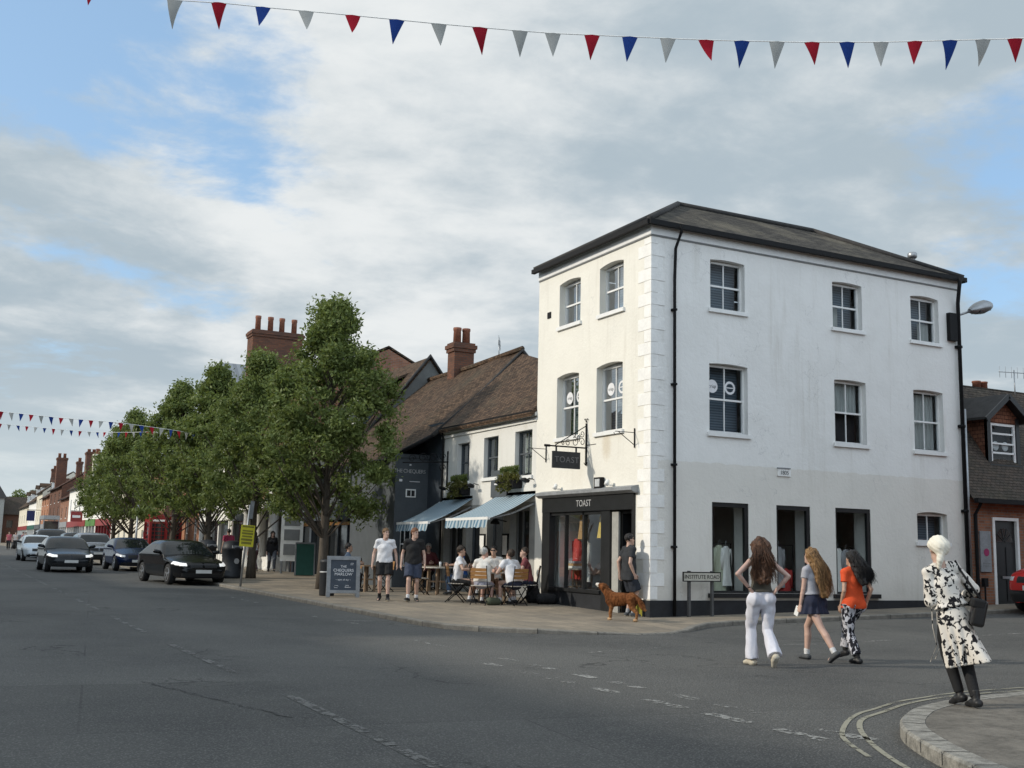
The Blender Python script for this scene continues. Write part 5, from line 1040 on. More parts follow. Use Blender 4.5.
# ================================================================== surface nets: smooth bodies from rounded cones
def snet(V, org, h):
    s = V < 0; nx, ny, nz = V.shape
    c = np.zeros((nx - 1, ny - 1, nz - 1), np.int8)
    for i in (0, 1):
        for j in (0, 1):
            for k in (0, 1): c += s[i:nx - 1 + i, j:ny - 1 + j, k:nz - 1 + k]
    act = (c > 0) & (c < 8); idx = -np.ones(act.shape, np.int64); A = np.argwhere(act); idx[act] = np.arange(len(A))
    P = np.zeros((len(A), 3)); N = np.zeros(len(A))
    corners = [(i, j, k) for i in (0, 1) for j in (0, 1) for k in (0, 1)]
    for a in corners:
        for ax in range(3):
            if a[ax]: continue
            b = list(a); b[ax] = 1
            va = V[A[:, 0] + a[0], A[:, 1] + a[1], A[:, 2] + a[2]]; vb = V[A[:, 0] + b[0], A[:, 1] + b[1], A[:, 2] + b[2]]
            m = (va < 0) != (vb < 0); t = np.where(m, va / np.where(m, va - vb, 1), 0)
            p = np.tile(np.array(a, float), (len(A), 1)); p[:, ax] += t; P[m] += p[m]; N[m] += 1
    P = (A + P / np.maximum(N, 1)[:, None]) * h + org
    Q = []
    for ax in range(3):
        sl0 = [slice(None)] * 3; sl1 = [slice(None)] * 3; sl0[ax] = slice(0, -1); sl1[ax] = slice(1, None)
        ch = s[tuple(sl0)] != s[tuple(sl1)]; E = np.argwhere(ch); o1, o2 = [(1, 2), (2, 0), (0, 1)][ax]
        ok = (E[:, o1] > 0) & (E[:, o2] > 0) & (E[:, o1] < V.shape[o1] - 1) & (E[:, o2] < V.shape[o2] - 1); E = E[ok]
        ins = s[E[:, 0], E[:, 1], E[:, 2]]
        def cell(d1, d2): e = E.copy(); e[:, o1] -= d1; e[:, o2] -= d2; return idx[e[:, 0], e[:, 1], e[:, 2]]
        q = np.stack([cell(1, 1), cell(0, 1), cell(0, 0), cell(1, 0)], 1); q[~ins] = q[~ins][:, ::-1]; Q.append(q)
    Q = np.concatenate(Q); return P, Q[(Q >= 0).all(1)]
def unit(v): v = np.asarray(v, float); return v / (np.linalg.norm(v) + 1e-12)
class SDF:
    def __init__(s): s.p = []; s.cuts = []; s.subs = []
    def cone(s, a, b, ra, rb, k=.02, lat=None, w=1.0, cap=False): s.p.append(('c', np.array(a, float), np.array(b, float), ra, rb, k, None if lat is None else unit(lat), w, cap)); return s
    def chain(s, pts, rs, k=.02, lat=None, w=1.0, cap=False):
        for i in range(len(pts) - 1): s.cone(pts[i], pts[i + 1], rs[i], rs[i + 1], k if i == 0 else min(k, .007), lat, w, cap and i == len(pts) - 2)
        return s
    def ell(s, c, r, R=None, k=.02): s.p.append(('e', np.array(c, float), np.array(r, float), np.eye(3) if R is None else np.asarray(R, float), k)); return s
    def cut(s, n, p): n = unit(n); s.cuts.append((n, float(n @ np.asarray(p, float)))); return s          # removes the side n points to
    def hole(s, c, r, R=None): s.subs.append((np.array(c, float), np.array(r, float), np.eye(3) if R is None else np.asarray(R, float))); return s
    def mesh(s, h, disp=None):
        lo = []; hi = []
        for q in s.p:
            if q[0] == 'c': r = max(q[3], q[4]) * max(1, q[7]); lo.append(np.minimum(q[1], q[2]) - r); hi.append(np.maximum(q[1], q[2]) + r)
            else: r = q[2].max(); lo.append(q[1] - r); hi.append(q[1] + r)
        lo = np.min(lo, 0) - 3.1 * h; hi = np.max(hi, 0) + 3.1 * h; n = np.ceil((hi - lo) / h).astype(int) + 1
        ax = [lo[i] + h * np.arange(n[i]) for i in range(3)]; V = np.full(n, 1.0)
        for q in s.p:
            k = q[5] if q[0] == 'c' else q[4]
            if q[0] == 'c': r = max(q[3], q[4]) * max(1, q[7]) + 2 * k + 3 * h; a_, b_ = np.minimum(q[1], q[2]) - r, np.maximum(q[1], q[2]) + r
            else: r = q[2].max() + 2 * k + 3 * h; a_, b_ = q[1] - r, q[1] + r
            sl = tuple(slice(max(0, int((a_[i] - lo[i]) / h)), min(n[i], int((b_[i] - lo[i]) / h) + 2)) for i in range(3))
            X, Y, Z = np.meshgrid(ax[0][sl[0]], ax[1][sl[1]], ax[2][sl[2]], indexing='ij', sparse=False); P = np.stack([X, Y, Z], -1)
            if q[0] == 'c':
                a, b, ra, rb, k, L, w, cap = q[1:]; pa = P - a; ba = b - a; pb = (P - b) @ unit(ba) if cap else None
                if L is not None:
                    pl = pa @ L; pa = pa + (pl * (1 / w - 1))[..., None] * L; bl = ba @ L; ba = ba + bl * (1 / w - 1) * L
                t = np.clip((pa @ ba) / (ba @ ba + 1e-9), 0, 1); d = np.linalg.norm(pa - t[..., None] * ba, axis=-1) - (ra + (rb - ra) * t)
                if cap: d = np.maximum(d, pb)
            else:
                p = (P - q[1]) @ q[3]; e = np.linalg.norm(p / q[2], axis=-1); e2 = np.linalg.norm(p / q[2] ** 2, axis=-1); d = e * (e - 1) / (e2 + 1e-9)
            v = V[sl]; hh = np.clip(.5 + .5 * (v - d) / k, 0, 1); V[sl] = v + (d - v) * hh - k * hh * (1 - hh)
        if s.cuts or disp is not None or s.subs:
            X, Y, Z = np.meshgrid(*ax, indexing='ij')
            if disp is not None: V = V + disp(X, Y, Z)
            for nn, d in s.cuts: V = np.maximum(V, X * nn[0] + Y * nn[1] + Z * nn[2] - d)
            for c, r, R in s.subs: p = (np.stack([X, Y, Z], -1) - c) @ R; V = np.maximum(V, -(np.linalg.norm(p / r, axis=-1) - 1) * r.min())
        return snet(V, lo, h)
def join(parts):
    V = []; F = []; M_ = []; b = 0
    for (v, f, m) in parts: V.append(v); F.append(np.asarray(f) + b); M_.append(np.full(len(f), m)); b += len(v)
    return np.concatenate(V), np.concatenate(F), np.concatenate(M_)
def uvball(c, r, seg=8):
    mb = MB(); mb.lathe([(r * math.sin(a) + 1e-4, -r * math.cos(a)) for a in np.linspace(0, math.pi, 6)], c, seg, caps=False); return np.array(mb.V), np.array(mb.F)
def ik(a, c, l1, l2, pole):
    a = np.asarray(a, float); c = np.asarray(c, float); d = c - a; L = np.linalg.norm(d); u = d / L
    if L > (l1 + l2) * .999: c = a + u * (l1 + l2) * .999; L = (l1 + l2) * .999
    x = (l1 * l1 - l2 * l2 + L * L) / (2 * L); y = math.sqrt(max(0, l1 * l1 - x * x)); p = np.asarray(pole, float); p = p - u * (p @ u); return a + u * x + unit(p) * y, c

SKIN = {}
def skinmat(c):
    if c not in SKIN:
        t = NT('skin'); v = t.coord(); n = t.noise(v, 12, 3); cc = t.mix(n, tuple(x * .88 for x in c), tuple(min(1, x * 1.1) for x in c)); t.bsdf(cc, .5, spec=.4); SKIN[c] = t.mat
    return SKIN[c]
CLOTH = {}
def cloth(c, rough=.85):
    if c not in CLOTH: CLOTH[c] = mat('cloth', c, rough, .12, 9, .35, 40)
    return CLOTH[c]

class Person:
    """local frame: faces +y, right hand at +x, feet on z=0"""
    def __init__(s, label, loc, yaw, H=1.75, fem=False, skin=(.52, .33, .25), pelvis=None, lean=(0, 0), twist=0., ankles=None, toes=(0, 0), heel=(0, 0), wrists=None, elbow=None, head=(0, 0), knees=None, h=.0125, fat=1.0, curl=.5):
        s.H = H; s.fem = fem; s.h = h; s.t = thing('person', label, 'person', loc, yaw); s.skin = skinmat(skin); s.fat = fat
        pz = .53 * H; s.pel = np.array(pelvis if pelvis is not None else (0, 0, pz), float)
        s.up = unit((math.sin(lean[1]), math.sin(lean[0]), math.cos(lean[0]))); s.lat = unit(rotz(twist) @ np.array([1, 0, 0])); s.lat = unit(s.lat - s.up * (s.lat @ s.up)); s.fw = np.cross(s.up, s.lat)
        hw = (.056 if fem else .054) * H; shw = (.084 if fem else .098) * H
        s.hip = [s.pel + np.array((-hw, 0, -.01 * H)), s.pel + np.array((hw, 0, -.01 * H))]
        s.waist = s.pel + s.up * .10 * H; s.chest = s.pel + s.up * .20 * H; s.neck = s.pel + s.up * .30 * H
        s.sh = [s.neck - s.lat * shw - s.up * .020 * H, s.neck + s.lat * shw - s.up * .020 * H]; s.rs = (.026 if fem else .031) * H
        s.hy, s.hp = head; s.hR = rotz(s.hy) @ rotx(s.hp); s.headc = s.neck + s.up * .035 * H + s.hR @ np.array([0, .012 * H, .068 * H])
        ank = ankles or [(-hw * .9, 0, .045 * H), (hw * .9, 0, .045 * H)]; kn = knees or [(0, 1, 0), (0, 1, 0)]
        s.kn = []; s.an = []
        for i in (0, 1): k, a = ik(s.hip[i], ank[i], .245 * H, .246 * H, kn[i]); s.kn.append(k); s.an.append(a)
        wr = wrists or [None, None]; el = elbow or [(-.3, -1, 0), (.3, -1, 0)]; s.el = []; s.wr = []
        for i in (0, 1):
            sg = -1 if i == 0 else 1; w = wr[i]
            if w is None: w = s.sh[i] + np.array((sg * .045 * H, .03 * H, -.315 * H))
            k, a = ik(s.sh[i], w, .172 * H, .152 * H, el[i]); s.el.append(k); s.wr.append(a)
        s.toes = toes; s.heel = heel; s.curl = curl
    def torso(s, S, inf=0., lo=True, k=.014):
        H = s.H; f = s.fat
        if s.fem: S.chain([s.pel - s.up * .02 * H, s.waist, s.chest, s.neck - s.up * .045 * H], [.058 * H * f + inf, .045 * H * f + inf, .051 * H + inf, .036 * H + inf], k, s.lat, 1.5)
        else: S.chain([s.pel - s.up * .02 * H, s.waist, s.chest, s.neck - s.up * .045 * H], [.054 * H * f + inf, .054 * H * f + inf, .060 * H + inf, .043 * H + inf], k, s.lat, 1.5)
        r = s.rs + inf * .8; S.cone(s.sh[0], s.sh[1], r, r, .02)
        for i in (0, 1): S.cone(s.neck + s.up * .012 * H + s.lat * (.016 if i else -.016) * H, s.sh[i], .022 * H + inf * .5, r * .93, .02)
        if s.fem:
            for sg in (-1, 1): S.ell(s.chest + s.lat * sg * .040 * H + s.fw * .040 * H + s.up * .005 * H, np.array([.033, .034, .036]) * H + inf * .7, None, .025)
            if lo:
                for sg in (-1, 1): S.ell(s.hip[(sg + 1) // 2] - s.fw * .020 * H, np.array([.05, .054, .058]) * H + inf * .6, None, .02)
        return S
    def body(s, cv=1.0):
        H = s.H; S = SDF(); s.torso(S, -.010, False)
        S.cone(s.neck - s.up * .01 * H, s.neck + s.up * .06 * H + s.fw * .006 * H, .034 * H, .031 * H, .02)
        R = s.hR; hc = s.headc
        S.ell(hc + R @ np.array([0, -.008, .015]) * H, np.array([.043, .053, .056]) * H, R, .015); S.cone(hc + R @ np.array([0, .018, -.02]) * H, hc + R @ np.array([0, .032, -.05]) * H, .033 * H, .022 * H, .02)
        S.cone(hc + R @ np.array([0, .043, .008]) * H, hc + R @ np.array([0, .0545, -.013]) * H, .0055 * H, .0075 * H, .008)
        for sg in (-1, 1): S.ell(hc + R @ np.array([sg * .044, -.002, -.002]) * H, np.array([.006, .012, .018]) * H, R, .006)
        for i in (0, 1):
            thick = 1.07 if s.fem else 1.0
            S.chain([s.hip[i], s.hip[i] * .45 + s.kn[i] * .55, s.kn[i]], [.034 * H, .036 * H * thick * cv, .030 * H * cv], .012)
            c = s.kn[i] * .68 + s.an[i] * .32; bk = np.array([0, -1, 0]); S.chain([s.kn[i], c + bk * .008 * H, s.an[i]], [.029 * H * cv, .031 * H * cv, .019 * H * cv], .012)
            fd = s.footdir(i); S.cone(s.an[i] + fd * -.006 * H - np.array([0, 0, .012 * H]), s.an[i] + (s.toe(i) - s.an[i]) * .72, .017 * H, .011 * H, .015)
            S.chain([s.sh[i], s.sh[i] * .5 + s.el[i] * .5, s.el[i]], [s.rs, .025 * H, .0205 * H] if not s.fem else [s.rs, .0215 * H, .018 * H], .015); S.chain([s.el[i], s.el[i] * .7 + s.wr[i] * .3, s.wr[i]], [.0205 * H, .021 * H, .0142 * H] if not s.fem else [.018 * H, .0185 * H, .013 * H], .01)
        parts = []; v, f = S.mesh(s.h); parts.append((v, f, 0))
        for i in (0, 1): v, f = s.hand(i); parts.append((v, f, 0))
        for sg in (-1, 1): v, f = uvball(hc + R @ np.array([sg * .018, .0445, .012]) * H, .0055 * H); parts.append((v, f, 1))
        mb = MB(); mb.lathe([(.012 * H, 0), (.012 * H, .003)], (0, 0, 0), 8); v = np.array(mb.V) * (1, .3, 1); v = (v @ rotx(math.pi / 2).T) @ R.T + hc + R @ np.array([0, .0535, -.030]) * H
        mb2 = [f for f in mb.F if len(f) == 4]; parts.append((v, np.array(mb2), 2))
        for sg in (-1, 1):
            mb = MB(); mb.rbox((0, 0, 0), (.02 * H, .006, .004 * H)); parts.append((np.array(mb.V) @ R.T + hc + R @ np.array([sg * .018, .048, .022]) * H, np.array(mb.F), 1))
        V, F, mi = join(parts); mesh_obj('body', V, F, [s.skin, M['eye'], M['lip']], s.t, True, mi); return s
    def footdir(s, i):
        a = s.toes[i]; p = s.heel[i]; return unit((math.sin(-a) * math.cos(p), math.cos(a) * math.cos(p), -math.sin(p)))
    def toe(s, i): return s.an[i] + s.footdir(i) * .105 * s.H + np.array([0, 0, -.028 * s.H * math.cos(s.heel[i])])
    def hand(s, i):
        H = s.H; w = s.wr[i]; d = unit(s.wr[i] - s.el[i]); sg = -1 if i == 0 else 1
        n = np.array([-sg, 0, 0.]); n = unit(n - d * (n @ d)); x = unit(np.cross(d, n))   # palm faces the thigh
        if x[1] < 0: x = -x
        S = SDF(); pc = w + d * .03 * H; S.cone(w, w + d * .045 * H, .0125 * H, .0135 * H, .01, x, 1.65)
        for j, (off, L) in enumerate(((.018, .036), (.0065, .041), (-.0055, .038), (-.0165, .030))):
            b = w + d * .047 * H + x * off * H; c1 = s.curl * (.5 + .12 * j); c2 = s.curl * (1.1 + .15 * j)
            m_ = b + (d * math.cos(c1) + n * math.sin(c1)) * L * .5 * H; e = m_ + (d * math.cos(c2) + n * math.sin(c2)) * L * .5 * H; S.chain([b, m_, e], [.0062 * H, .0055 * H, .0046 * H], .004)
        tb = w + d * .016 * H + x * .018 * H; m_ = tb + unit(d * .8 + x * .75 + n * .2) * .026 * H; S.chain([tb, m_, m_ + unit(d + x * .15 + n * .3) * .022 * H], [.0085 * H, .0068 * H, .0052 * H], .006)
        return S.mesh(.0052 if s.h < .014 else .008)
    # ---------------- clothes
    def folds(s, amp, sc=34, zf=9):
        ph = hash(s.t.name) % 7
        return lambda X, Y, Z: amp * (np.sin(X * sc + Z * zf + ph) * np.sin(Y * sc * .8 - Z * zf * 1.7) + .6 * np.sin(Z * sc * .9 + X * 13 + Y * 17))
    def top(s, m, sleeve=.55, hem=-.01, inf=.016, name='shirt', neckcut=.030, fold=.004, sl_inf=.010):
        S = SDF(); H = s.H; s.torso(S, inf); f = s.fat
        base = s.pel + s.up * hem * H; wr = (.05 if s.fem else .056) * H * f + inf; hr = (.058 if s.fem else .056) * H * f + inf + .008
        S.chain([s.waist, s.pel + s.up * .02 * H, base - s.up * .02 * H], [wr * .96, hr, hr + .004], .012, s.lat, 1.5)
        if sleeve > 0:
            r = s.rs + inf * .8
            for i in (0, 1):
                if sleeve <= 1: e = s.sh[i] + (s.el[i] - s.sh[i]) * sleeve; S.cone(s.sh[i], e, r, .0265 * H + sl_inf * 1.5, .012, None, 1, True)
                else: S.chain([s.sh[i], s.el[i], s.el[i] + (s.wr[i] - s.el[i]) * (sleeve - 1)], [r, .023 * H + sl_inf, .0165 * H + sl_inf], .012, None, 1, True)
        S.cut(-s.up, base); S.hole(s.neck + s.up * neckcut * H + s.fw * .012 * H, np.array([.036, .042, .034]) * H)
        if sleeve == 0:
            for i in (0, 1): o = s.lat * (1 if i else -1); S.hole(s.sh[i] + o * .034 * H, np.array([.032, .06, .05]) * H)
        v, fc = S.mesh(s.h, s.folds(fold)); mesh_obj(name, v, fc, m, s.t, True); return s
    def trousers(s, m, length=1., inf=.014, flare=.0, name='trousers', waist=.02, fold=.004, wi=.0, kf=.35):
        S = SDF(); H = s.H; th = 1.08 if s.fem else 1.0
        S.cone(s.pel + s.up * waist * H, s.pel - s.up * .035 * H, (.050 if waist < .05 else .046) * H * s.fat + .008 + wi, .052 * H * s.fat + inf * .8, .015, s.lat, 1.46)
        if s.fem and waist >= 0:
            for sg in (0, 1): S.ell(s.hip[sg] - s.fw * .020 * H, np.array([.05, .054, .058]) * H + inf * .7, None, .02)
        for i in (0, 1):
            if length < .55:
                e = s.hip[i] + (s.kn[i] - s.hip[i]) * (length / .5); S.cone(s.hip[i], e, .050 * H * th + inf, .044 * H * th + inf + flare, .02, None, 1, True)
            else:
                e = s.kn[i] + (s.an[i] - s.kn[i]) * ((length - .5) / .5); S.chain([s.hip[i], s.hip[i] * .45 + s.kn[i] * .55, s.kn[i], e], [(.050 * th if waist >= 0 else .036) * H + inf, .043 * H * th + inf, .032 * H + inf * 1.15 + flare * kf, .023 * H + inf + flare], .02, None, 1, True)
        S.cut(s.up, s.pel + s.up * waist * H)
        v, f = S.mesh(s.h, (lambda X, Y, Z_: fold * (np.sin(X * 75 + Z_ * 9 + 2 * np.sin(Z_ * 11)) * .6 + np.sin(Y * 60 - Z_ * 16 + X * 20) * .6 + .5 * np.sin(Z_ * 34 + X * 25 - Y * 20)))); mesh_obj(name, v, f, m, s.t, True); return s
    def shorts(s, m, length=.42, inf=.02, flare=.012): return s.trousers(m, length, inf, flare, 'shorts')
    def skirt(s, m, L=.16, flare=1.5, waist=.06, pleat=.01):
        H = s.H; S = SDF(); S.chain([s.pel + s.up * waist * H, s.pel - s.up * .0 * H, s.pel - s.up * L * H], [.048 * H + .012, .064 * H + .014, .072 * H * flare], .01, s.lat, 1.42)
        for sg in (0, 1): S.ell(s.hip[sg] - s.fw * .02 * H, np.array([.05, .056, .06]) * H + .016, None, .02); S.cut(s.up, s.pel + s.up * waist * H); S.cut(-s.up, s.pel - s.up * (L - .02) * H)
        c = s.pel
        v, f = S.mesh(s.h, lambda X, Y, Z: pleat * np.sin(np.arctan2(Y - c[1], X - c[0]) * 13) * np.clip((c[2] + .05 - Z) / .2, 0, 1)); mesh_obj('skirt', v, f, m, s.t, True); return s
    def shoes(s, m, sole, chunky=1.0, sock=None, boot=0.):
        H = s.H
        for i in (0, 1):
            fd = s.footdir(i); upv = unit(np.array([0, 0, 1.]) - fd * fd[2]); latv = np.cross(fd, upv); S = SDF(); a = s.an[i]; hl = a - fd * .022 * H - upv * .022 * H; tp = a + fd * .085 * H - upv * .029 * H
            S.chain([hl, a + fd * .03 * H - upv * .018 * H, tp], [.022 * H * chunky, .023 * H * chunky, .0155 * H * chunky], .02, latv, 1.15); S.cone(a - upv * .03 * H, a + upv * (.0 + boot) * H, .023 * H, .024 * H, .015); S.cut(-upv, a - upv * .045 * H); S.cut(upv, a + upv * (.005 + boot) * H)
            v, f = S.mesh(max(.007, s.h * .7)); fc = v[f].mean(1); mi = (((fc - a) @ upv) < -.033 * H).astype(int); mesh_obj('shoe', v, f, [m, sole], s.t, True, mi)
            if sock is not None: S = SDF(); S.cone(a - upv * .01 * H, a + (s.kn[i] - a) * .16, .021 * H + .004, .023 * H + .004); v, f = S.mesh(.009); mesh_obj('sock', v, f, sock, s.t, True)
        return s
    def hair(s, m, style='short', length=0., back=None):
        H = s.H; R = s.hR; hc = s.headc; S = SDF(); L = lambda x, y, z: hc + R @ np.array([x, y, z]) * H
        S.ell(L(0, -.010, .022), np.array([.049, .058, .058]) * H, R, .02)
        if style == 'short':
            S.cut(R @ np.array([0, .75, -.66]), L(0, .026, .022)); S.cut(R @ np.array([0, 0, -1.]), L(0, 0, -.026))
        else:
            S.ell(L(0, -.022, .0), np.array([.052, .05, .062]) * H, R, .02)
            b = np.array(back if back is not None else -s.fw, float); pts = [L(0, -.03, .01), s.neck + b * .045 * H + s.up * .02 * H]; n = 4
            for k in range(1, n + 1): pts.append(s.neck + b * (.062 + .012 * k * (1 if length < .25 else .8)) * H - s.up * length * H * k / n)
            rs = [.045 * H, .046 * H] + [(.048 - .004 * k) * H for k in range(1, n + 1)]; S.chain(pts, rs, .03, s.lat, (1.7 if length < .2 else 1.4) if style == 'long' else 1.2)
            S.cut(R @ np.array([0, .85, -.5]), L(0, .028, .01)) if style != 'long' else S.hole(L(0, .062, -.012), np.array([.042, .06, .06]) * H, R)
        disp = lambda X, Y, Z: .007 * np.sin(X * 95 + 2.5 * np.sin(Z * 30)) * np.sin(Z * 42 + X * 40) + (.010 * np.sin(X * 60 + Z * 18) * np.sin(Y * 50 - Z * 33) if style != 'short' else 0)
        v, f = S.mesh(s.h * .8, disp)
        if style != 'short' and s.h < .012:
            r = np.random.default_rng(int(H * 1000)); VV = [v]; FF = [f]; nb = len(v); ns = 620
            for q in range(ns):
                a = r.uniform(-1.25, 1.25) + math.pi / 2 * 0; el = r.uniform(.0, 1.15); d0 = R @ np.array([math.sin(a) * math.cos(el), -math.cos(a) * math.cos(el), math.sin(el)])
                p0 = L(0, -.016, .014) + d0 * np.array([.052, .056, .062]) * H * .99; side = float((p0 - hc) @ s.lat); wdt = r.uniform(.85, 1.3); end = pts[-1] + s.lat * side * (2.3 if length > .15 and length < .2 else 1.6) * wdt + b * r.uniform(-.012, .03) * H + s.up * r.uniform(-.03, .12) * H * (1 if length > .15 else .6)
                p1 = pts[1] + s.lat * side * 1.35 * wdt + b * r.uniform(.0, .045) * H; ph = r.uniform(0, 6.28); n_ = 10; path = []
                for j in range(n_ + 1):
                    t_ = j / n_; c_ = p0 * (1 - t_) ** 2 + 2 * p1 * t_ * (1 - t_) + end * t_ * t_ + b * .025 * H * math.sin(math.pi * t_); amp = .008 * H * t_ * (1 if style == 'long' else 1.1)
                    path.append(c_ + s.lat * amp * math.sin(ph + 9 * t_) + b * amp * .8 * math.cos(ph + 8 * t_))
                mb = MB(); mb.tube(path, np.interp(np.linspace(0, 1, n_ + 1), [0, .5, 1], [.0026, .0034, .0008]) * 1.1, 3, False); VV.append(np.array(mb.V)); FF.append(np.array(mb.F) + nb); nb += len(mb.V)
            v = np.concatenate(VV); f = np.concatenate(FF)
        mesh_obj('hair', v, f, m, s.t, True); return s
    def glasses(s):
        R = s.hR; hc = s.headc; H = s.H; mb = MB(); L = lambda x, y, z: hc + R @ np.array([x, y, z]) * H
        for sg in (-1, 1): mb.rbox(L(sg * .019, .053, .011), (.028 * H, .006, .017 * H), R); mb.bar(L(sg * .033, .05, .013), L(sg * .046, -.002, .012), .005, .006)
        mb.rbox(L(0, .056, .014), (.014 * H, .005, .004 * H), R); mb.build('sunglasses', M['plastic'], s.t, False, False); return s
HAIR = dict(brown=mat_hair('brown hair', (.03, .014, .007), (.115, .05, .024)), blond=mat_hair('dark blonde hair', (.09, .045, .017), (.32, .185, .075)), black=mat_hair('black hair', (.005, .005, .006), (.02, .018, .018)), sand=mat_hair('sandy hair', (.08, .042, .018), (.19, .11, .05)), ginger=mat_hair('reddish hair', (.1, .04, .018), (.22, .09, .04)), grey=mat_hair('grey hair', (.3, .29, .28), (.55, .54, .52)), dark=mat_hair('dark brown hair', (.012, .008, .006), (.045, .028, .018)))
WHITEC, BLACKC, NAVY = cloth((.66, .66, .68)), cloth((.012, .012, .013)), cloth((.016, .02, .042))
GREYSHOE = mat('grey shoe', (.06, .065, .07), .7, .3, 20, .2); WSOLE = mat('pale sole', (.5, .47, .4), .7); CREAMSHOE = mat('cream trainer', (.52, .47, .37), .7, .12, 12); BLKSHOE = mat('black shoe', (.014, .014, .015), .5)
Z = lambda x, y: float(zroad(x, y))
ZP = lambda x, y: float(zpav(x, y))
# ---- three girls crossing the side street, walking away to the left
P1 = Person('young woman in white wide trousers and brown vest with hands on hips', (10.05, 11.95, Z(10.05, 11.95)), R_(-22), 1.72, True, (.50, .33, .27), pelvis=(0, 0, .90), lean=(.02, .0), twist=-.1, ankles=[(-.10, .12, .075), (.10, -.24, .15)], toes=(.35, -.1), heel=(0, .7), wrists=[(-.18, -.05, 1.03), (.18, -.06, 1.0)], elbow=[(-1, -.45, 0), (1, -.5, 0)], head=(-.1, -.05), h=.0100, curl=.9)
tr = mat('white linen trousers', (.62, .62, .68), .85, .08, 8, .4, 60, stretch=(1, 1, .5))
P1.body(.8).top(cloth((.085, .078, .062)), 0, .045, .006, 'vest', .03, .003).trousers(tr, .995, .008, .045, waist=.085, fold=.005, wi=.004, kf=.12).shoes(CREAMSHOE, WSOLE, 1.1).hair(HAIR['brown'], 'long', .165)
mb = MB(); mb.lathe([(.027, -.01), (.029, 0), (.027, .01)], tuple(P1.wr[0] - unit(P1.wr[0] - P1.el[0]) * .012), 12, caps=False); mb.build('bracelet', M['black_metal'], P1.t, True, False)
P2 = Person('girl in navy skirt and grey T-shirt with long dark blonde hair', (11.35, 12.35, Z(11.35, 12.35)), R_(4), 1.62, True, (.52, .34, .27), pelvis=(0, 0, .83), lean=(.06, 0), twist=.1, ankles=[(-.05, -.42, .14), (.05, .20, .072)], toes=(.1, -.1), heel=(.65, 0), wrists=[(-.19, .08, .76), (.2, .1, .78)], elbow=[(-.4, -1, 0), (.4, -1, 0)], head=(.2, .02), h=.0100, curl=1.0)
P2.body().top(cloth((.36, .36, .39)), .45, .06, .009, 'shirt', .03, .003).skirt(NAVY, .13, 1.5, .085, .014).shoes(GREYSHOE, M['black_paint'], 1.12, cloth((.6, .6, .6))).hair(HAIR['blond'], 'long', .235, back=(.32, -1, 0))
mb = MB(); d = unit(P2.wr[0] - P2.el[0]); mb.rbox(P2.wr[0] + d * .075 + np.array([.0, .045, .0]), (.012, .075, .14), rotx(.4)); mb.build('phone', M['white_paint'], P2.t, False, False)
P3 = Person('dark haired girl in orange red T-shirt and black and white patterned trousers', (11.72, 11.95, Z(11.72, 11.95)), R_(-10), 1.58, True, (.45, .28, .2), pelvis=(0, 0, .82), lean=(-.02, 0), twist=.0, ankles=[(-.06, -.17, .075), (.05, .30, .14)], toes=(.2, 0), heel=(.0, .25), wrists=[(-.17, .05, .79), (.2, -.02, .82)], elbow=[(-.4, -1, 0), (.4, -1, 0)], head=(.35, .05), h=.0100)
pat = mat_pattern('black and white patterned cloth', (.014, .014, .02), (.5, .5, .54), 15, .50, .54, (1, 1, .5), 1.8)
P3.body(.8).top(cloth((.62, .075, .018)), .55, -.04, .022, 'shirt', .03, .004).trousers(pat, .93, .016, .018, fold=.005, waist=.0).shoes(BLKSHOE, M['black_paint'], 1.15, BLACKC).hair(HAIR['black'], 'bob', .105, back=(.35, -1, 0))
# ---- woman in the headscarf on the rounded corner
wy = R_(-26)
zI = float(zisl(8.75, 7.55))
P4 = Person('woman in white headscarf and black flowered cream dress on the rounded corner', (8.68, 7.42, zI), wy, 1.56, True, (.5, .33, .26), pelvis=(-.08, .05, .83), lean=(.13, -.20), ankles=[(-.02, .12, .10), (.05, -.06, .08)], toes=(.35, .2), heel=(.3, .1), wrists=[(-.17, .30, .96), (.15, .34, .99)], elbow=[(-.45, -.9, -.3), (.6, -.9, -.2)], head=(.1, .05), h=.0100, curl=.9)
flower = mat_pattern('cream dress with black flowers', (.68, .64, .58), (.012, .012, .015), 24, .55, .575, (1, 1, .9), .7)
P4.body(.8).top(flower, 1.9, .055, .014, 'dress_bodice', .034, .006, .022)
S = SDF(); H = P4.H; pe = P4.pel; wst = pe + P4.up * .075 * H
S.chain([wst, pe - np.array([0, -.012, .02]), np.array([-.01, .03, .30])], [.045 * H + .012, .066 * H + .016, .105], .012, P4.lat, 1.3); S.chain([pe + np.array([.03, -.05, -.12]), np.array([.10, -.14, .42]), np.array([.15, -.22, .35])], [.095, .085, .05], .05); S.cut(P4.up, wst); S.cut((.22, -.1, -1), (0, 0, .385))
cc = pe; v, f = S.mesh(.0100, lambda X, Y, Z_: .016 * np.sin(np.arctan2(Y - cc[1] + .1 * (.9 - Z_), X - cc[0] - .05 * (.9 - Z_)) * 9 + Z_ * 3) * np.clip((.85 - Z_) / .35, 0, 1)); mesh_obj('dress_skirt', v, f, flower, P4.t, True)
S = SDF(); S.cone(wst - P4.up * .012, wst + P4.up * .014, .047 * H + .019, .047 * H + .019, .01, P4.lat, 1.46); S.cut(P4.up, wst + P4.up * .016); S.cut(-P4.up, wst - P4.up * .016); v, f = S.mesh(.008); mesh_obj('waist_band', v, f, flower, P4.t, True)
P4.fat = .6; P4.trousers(BLACKC, .97, .010, .0, 'leggings', -.02, .0); P4.shoes(BLKSHOE, M['black_paint'], 1.05, None, .05)
R = P4.hR; hc = P4.headc; S = SDF(); L = lambda x, y, z: hc + R @ np.array([x, y, z]) * H
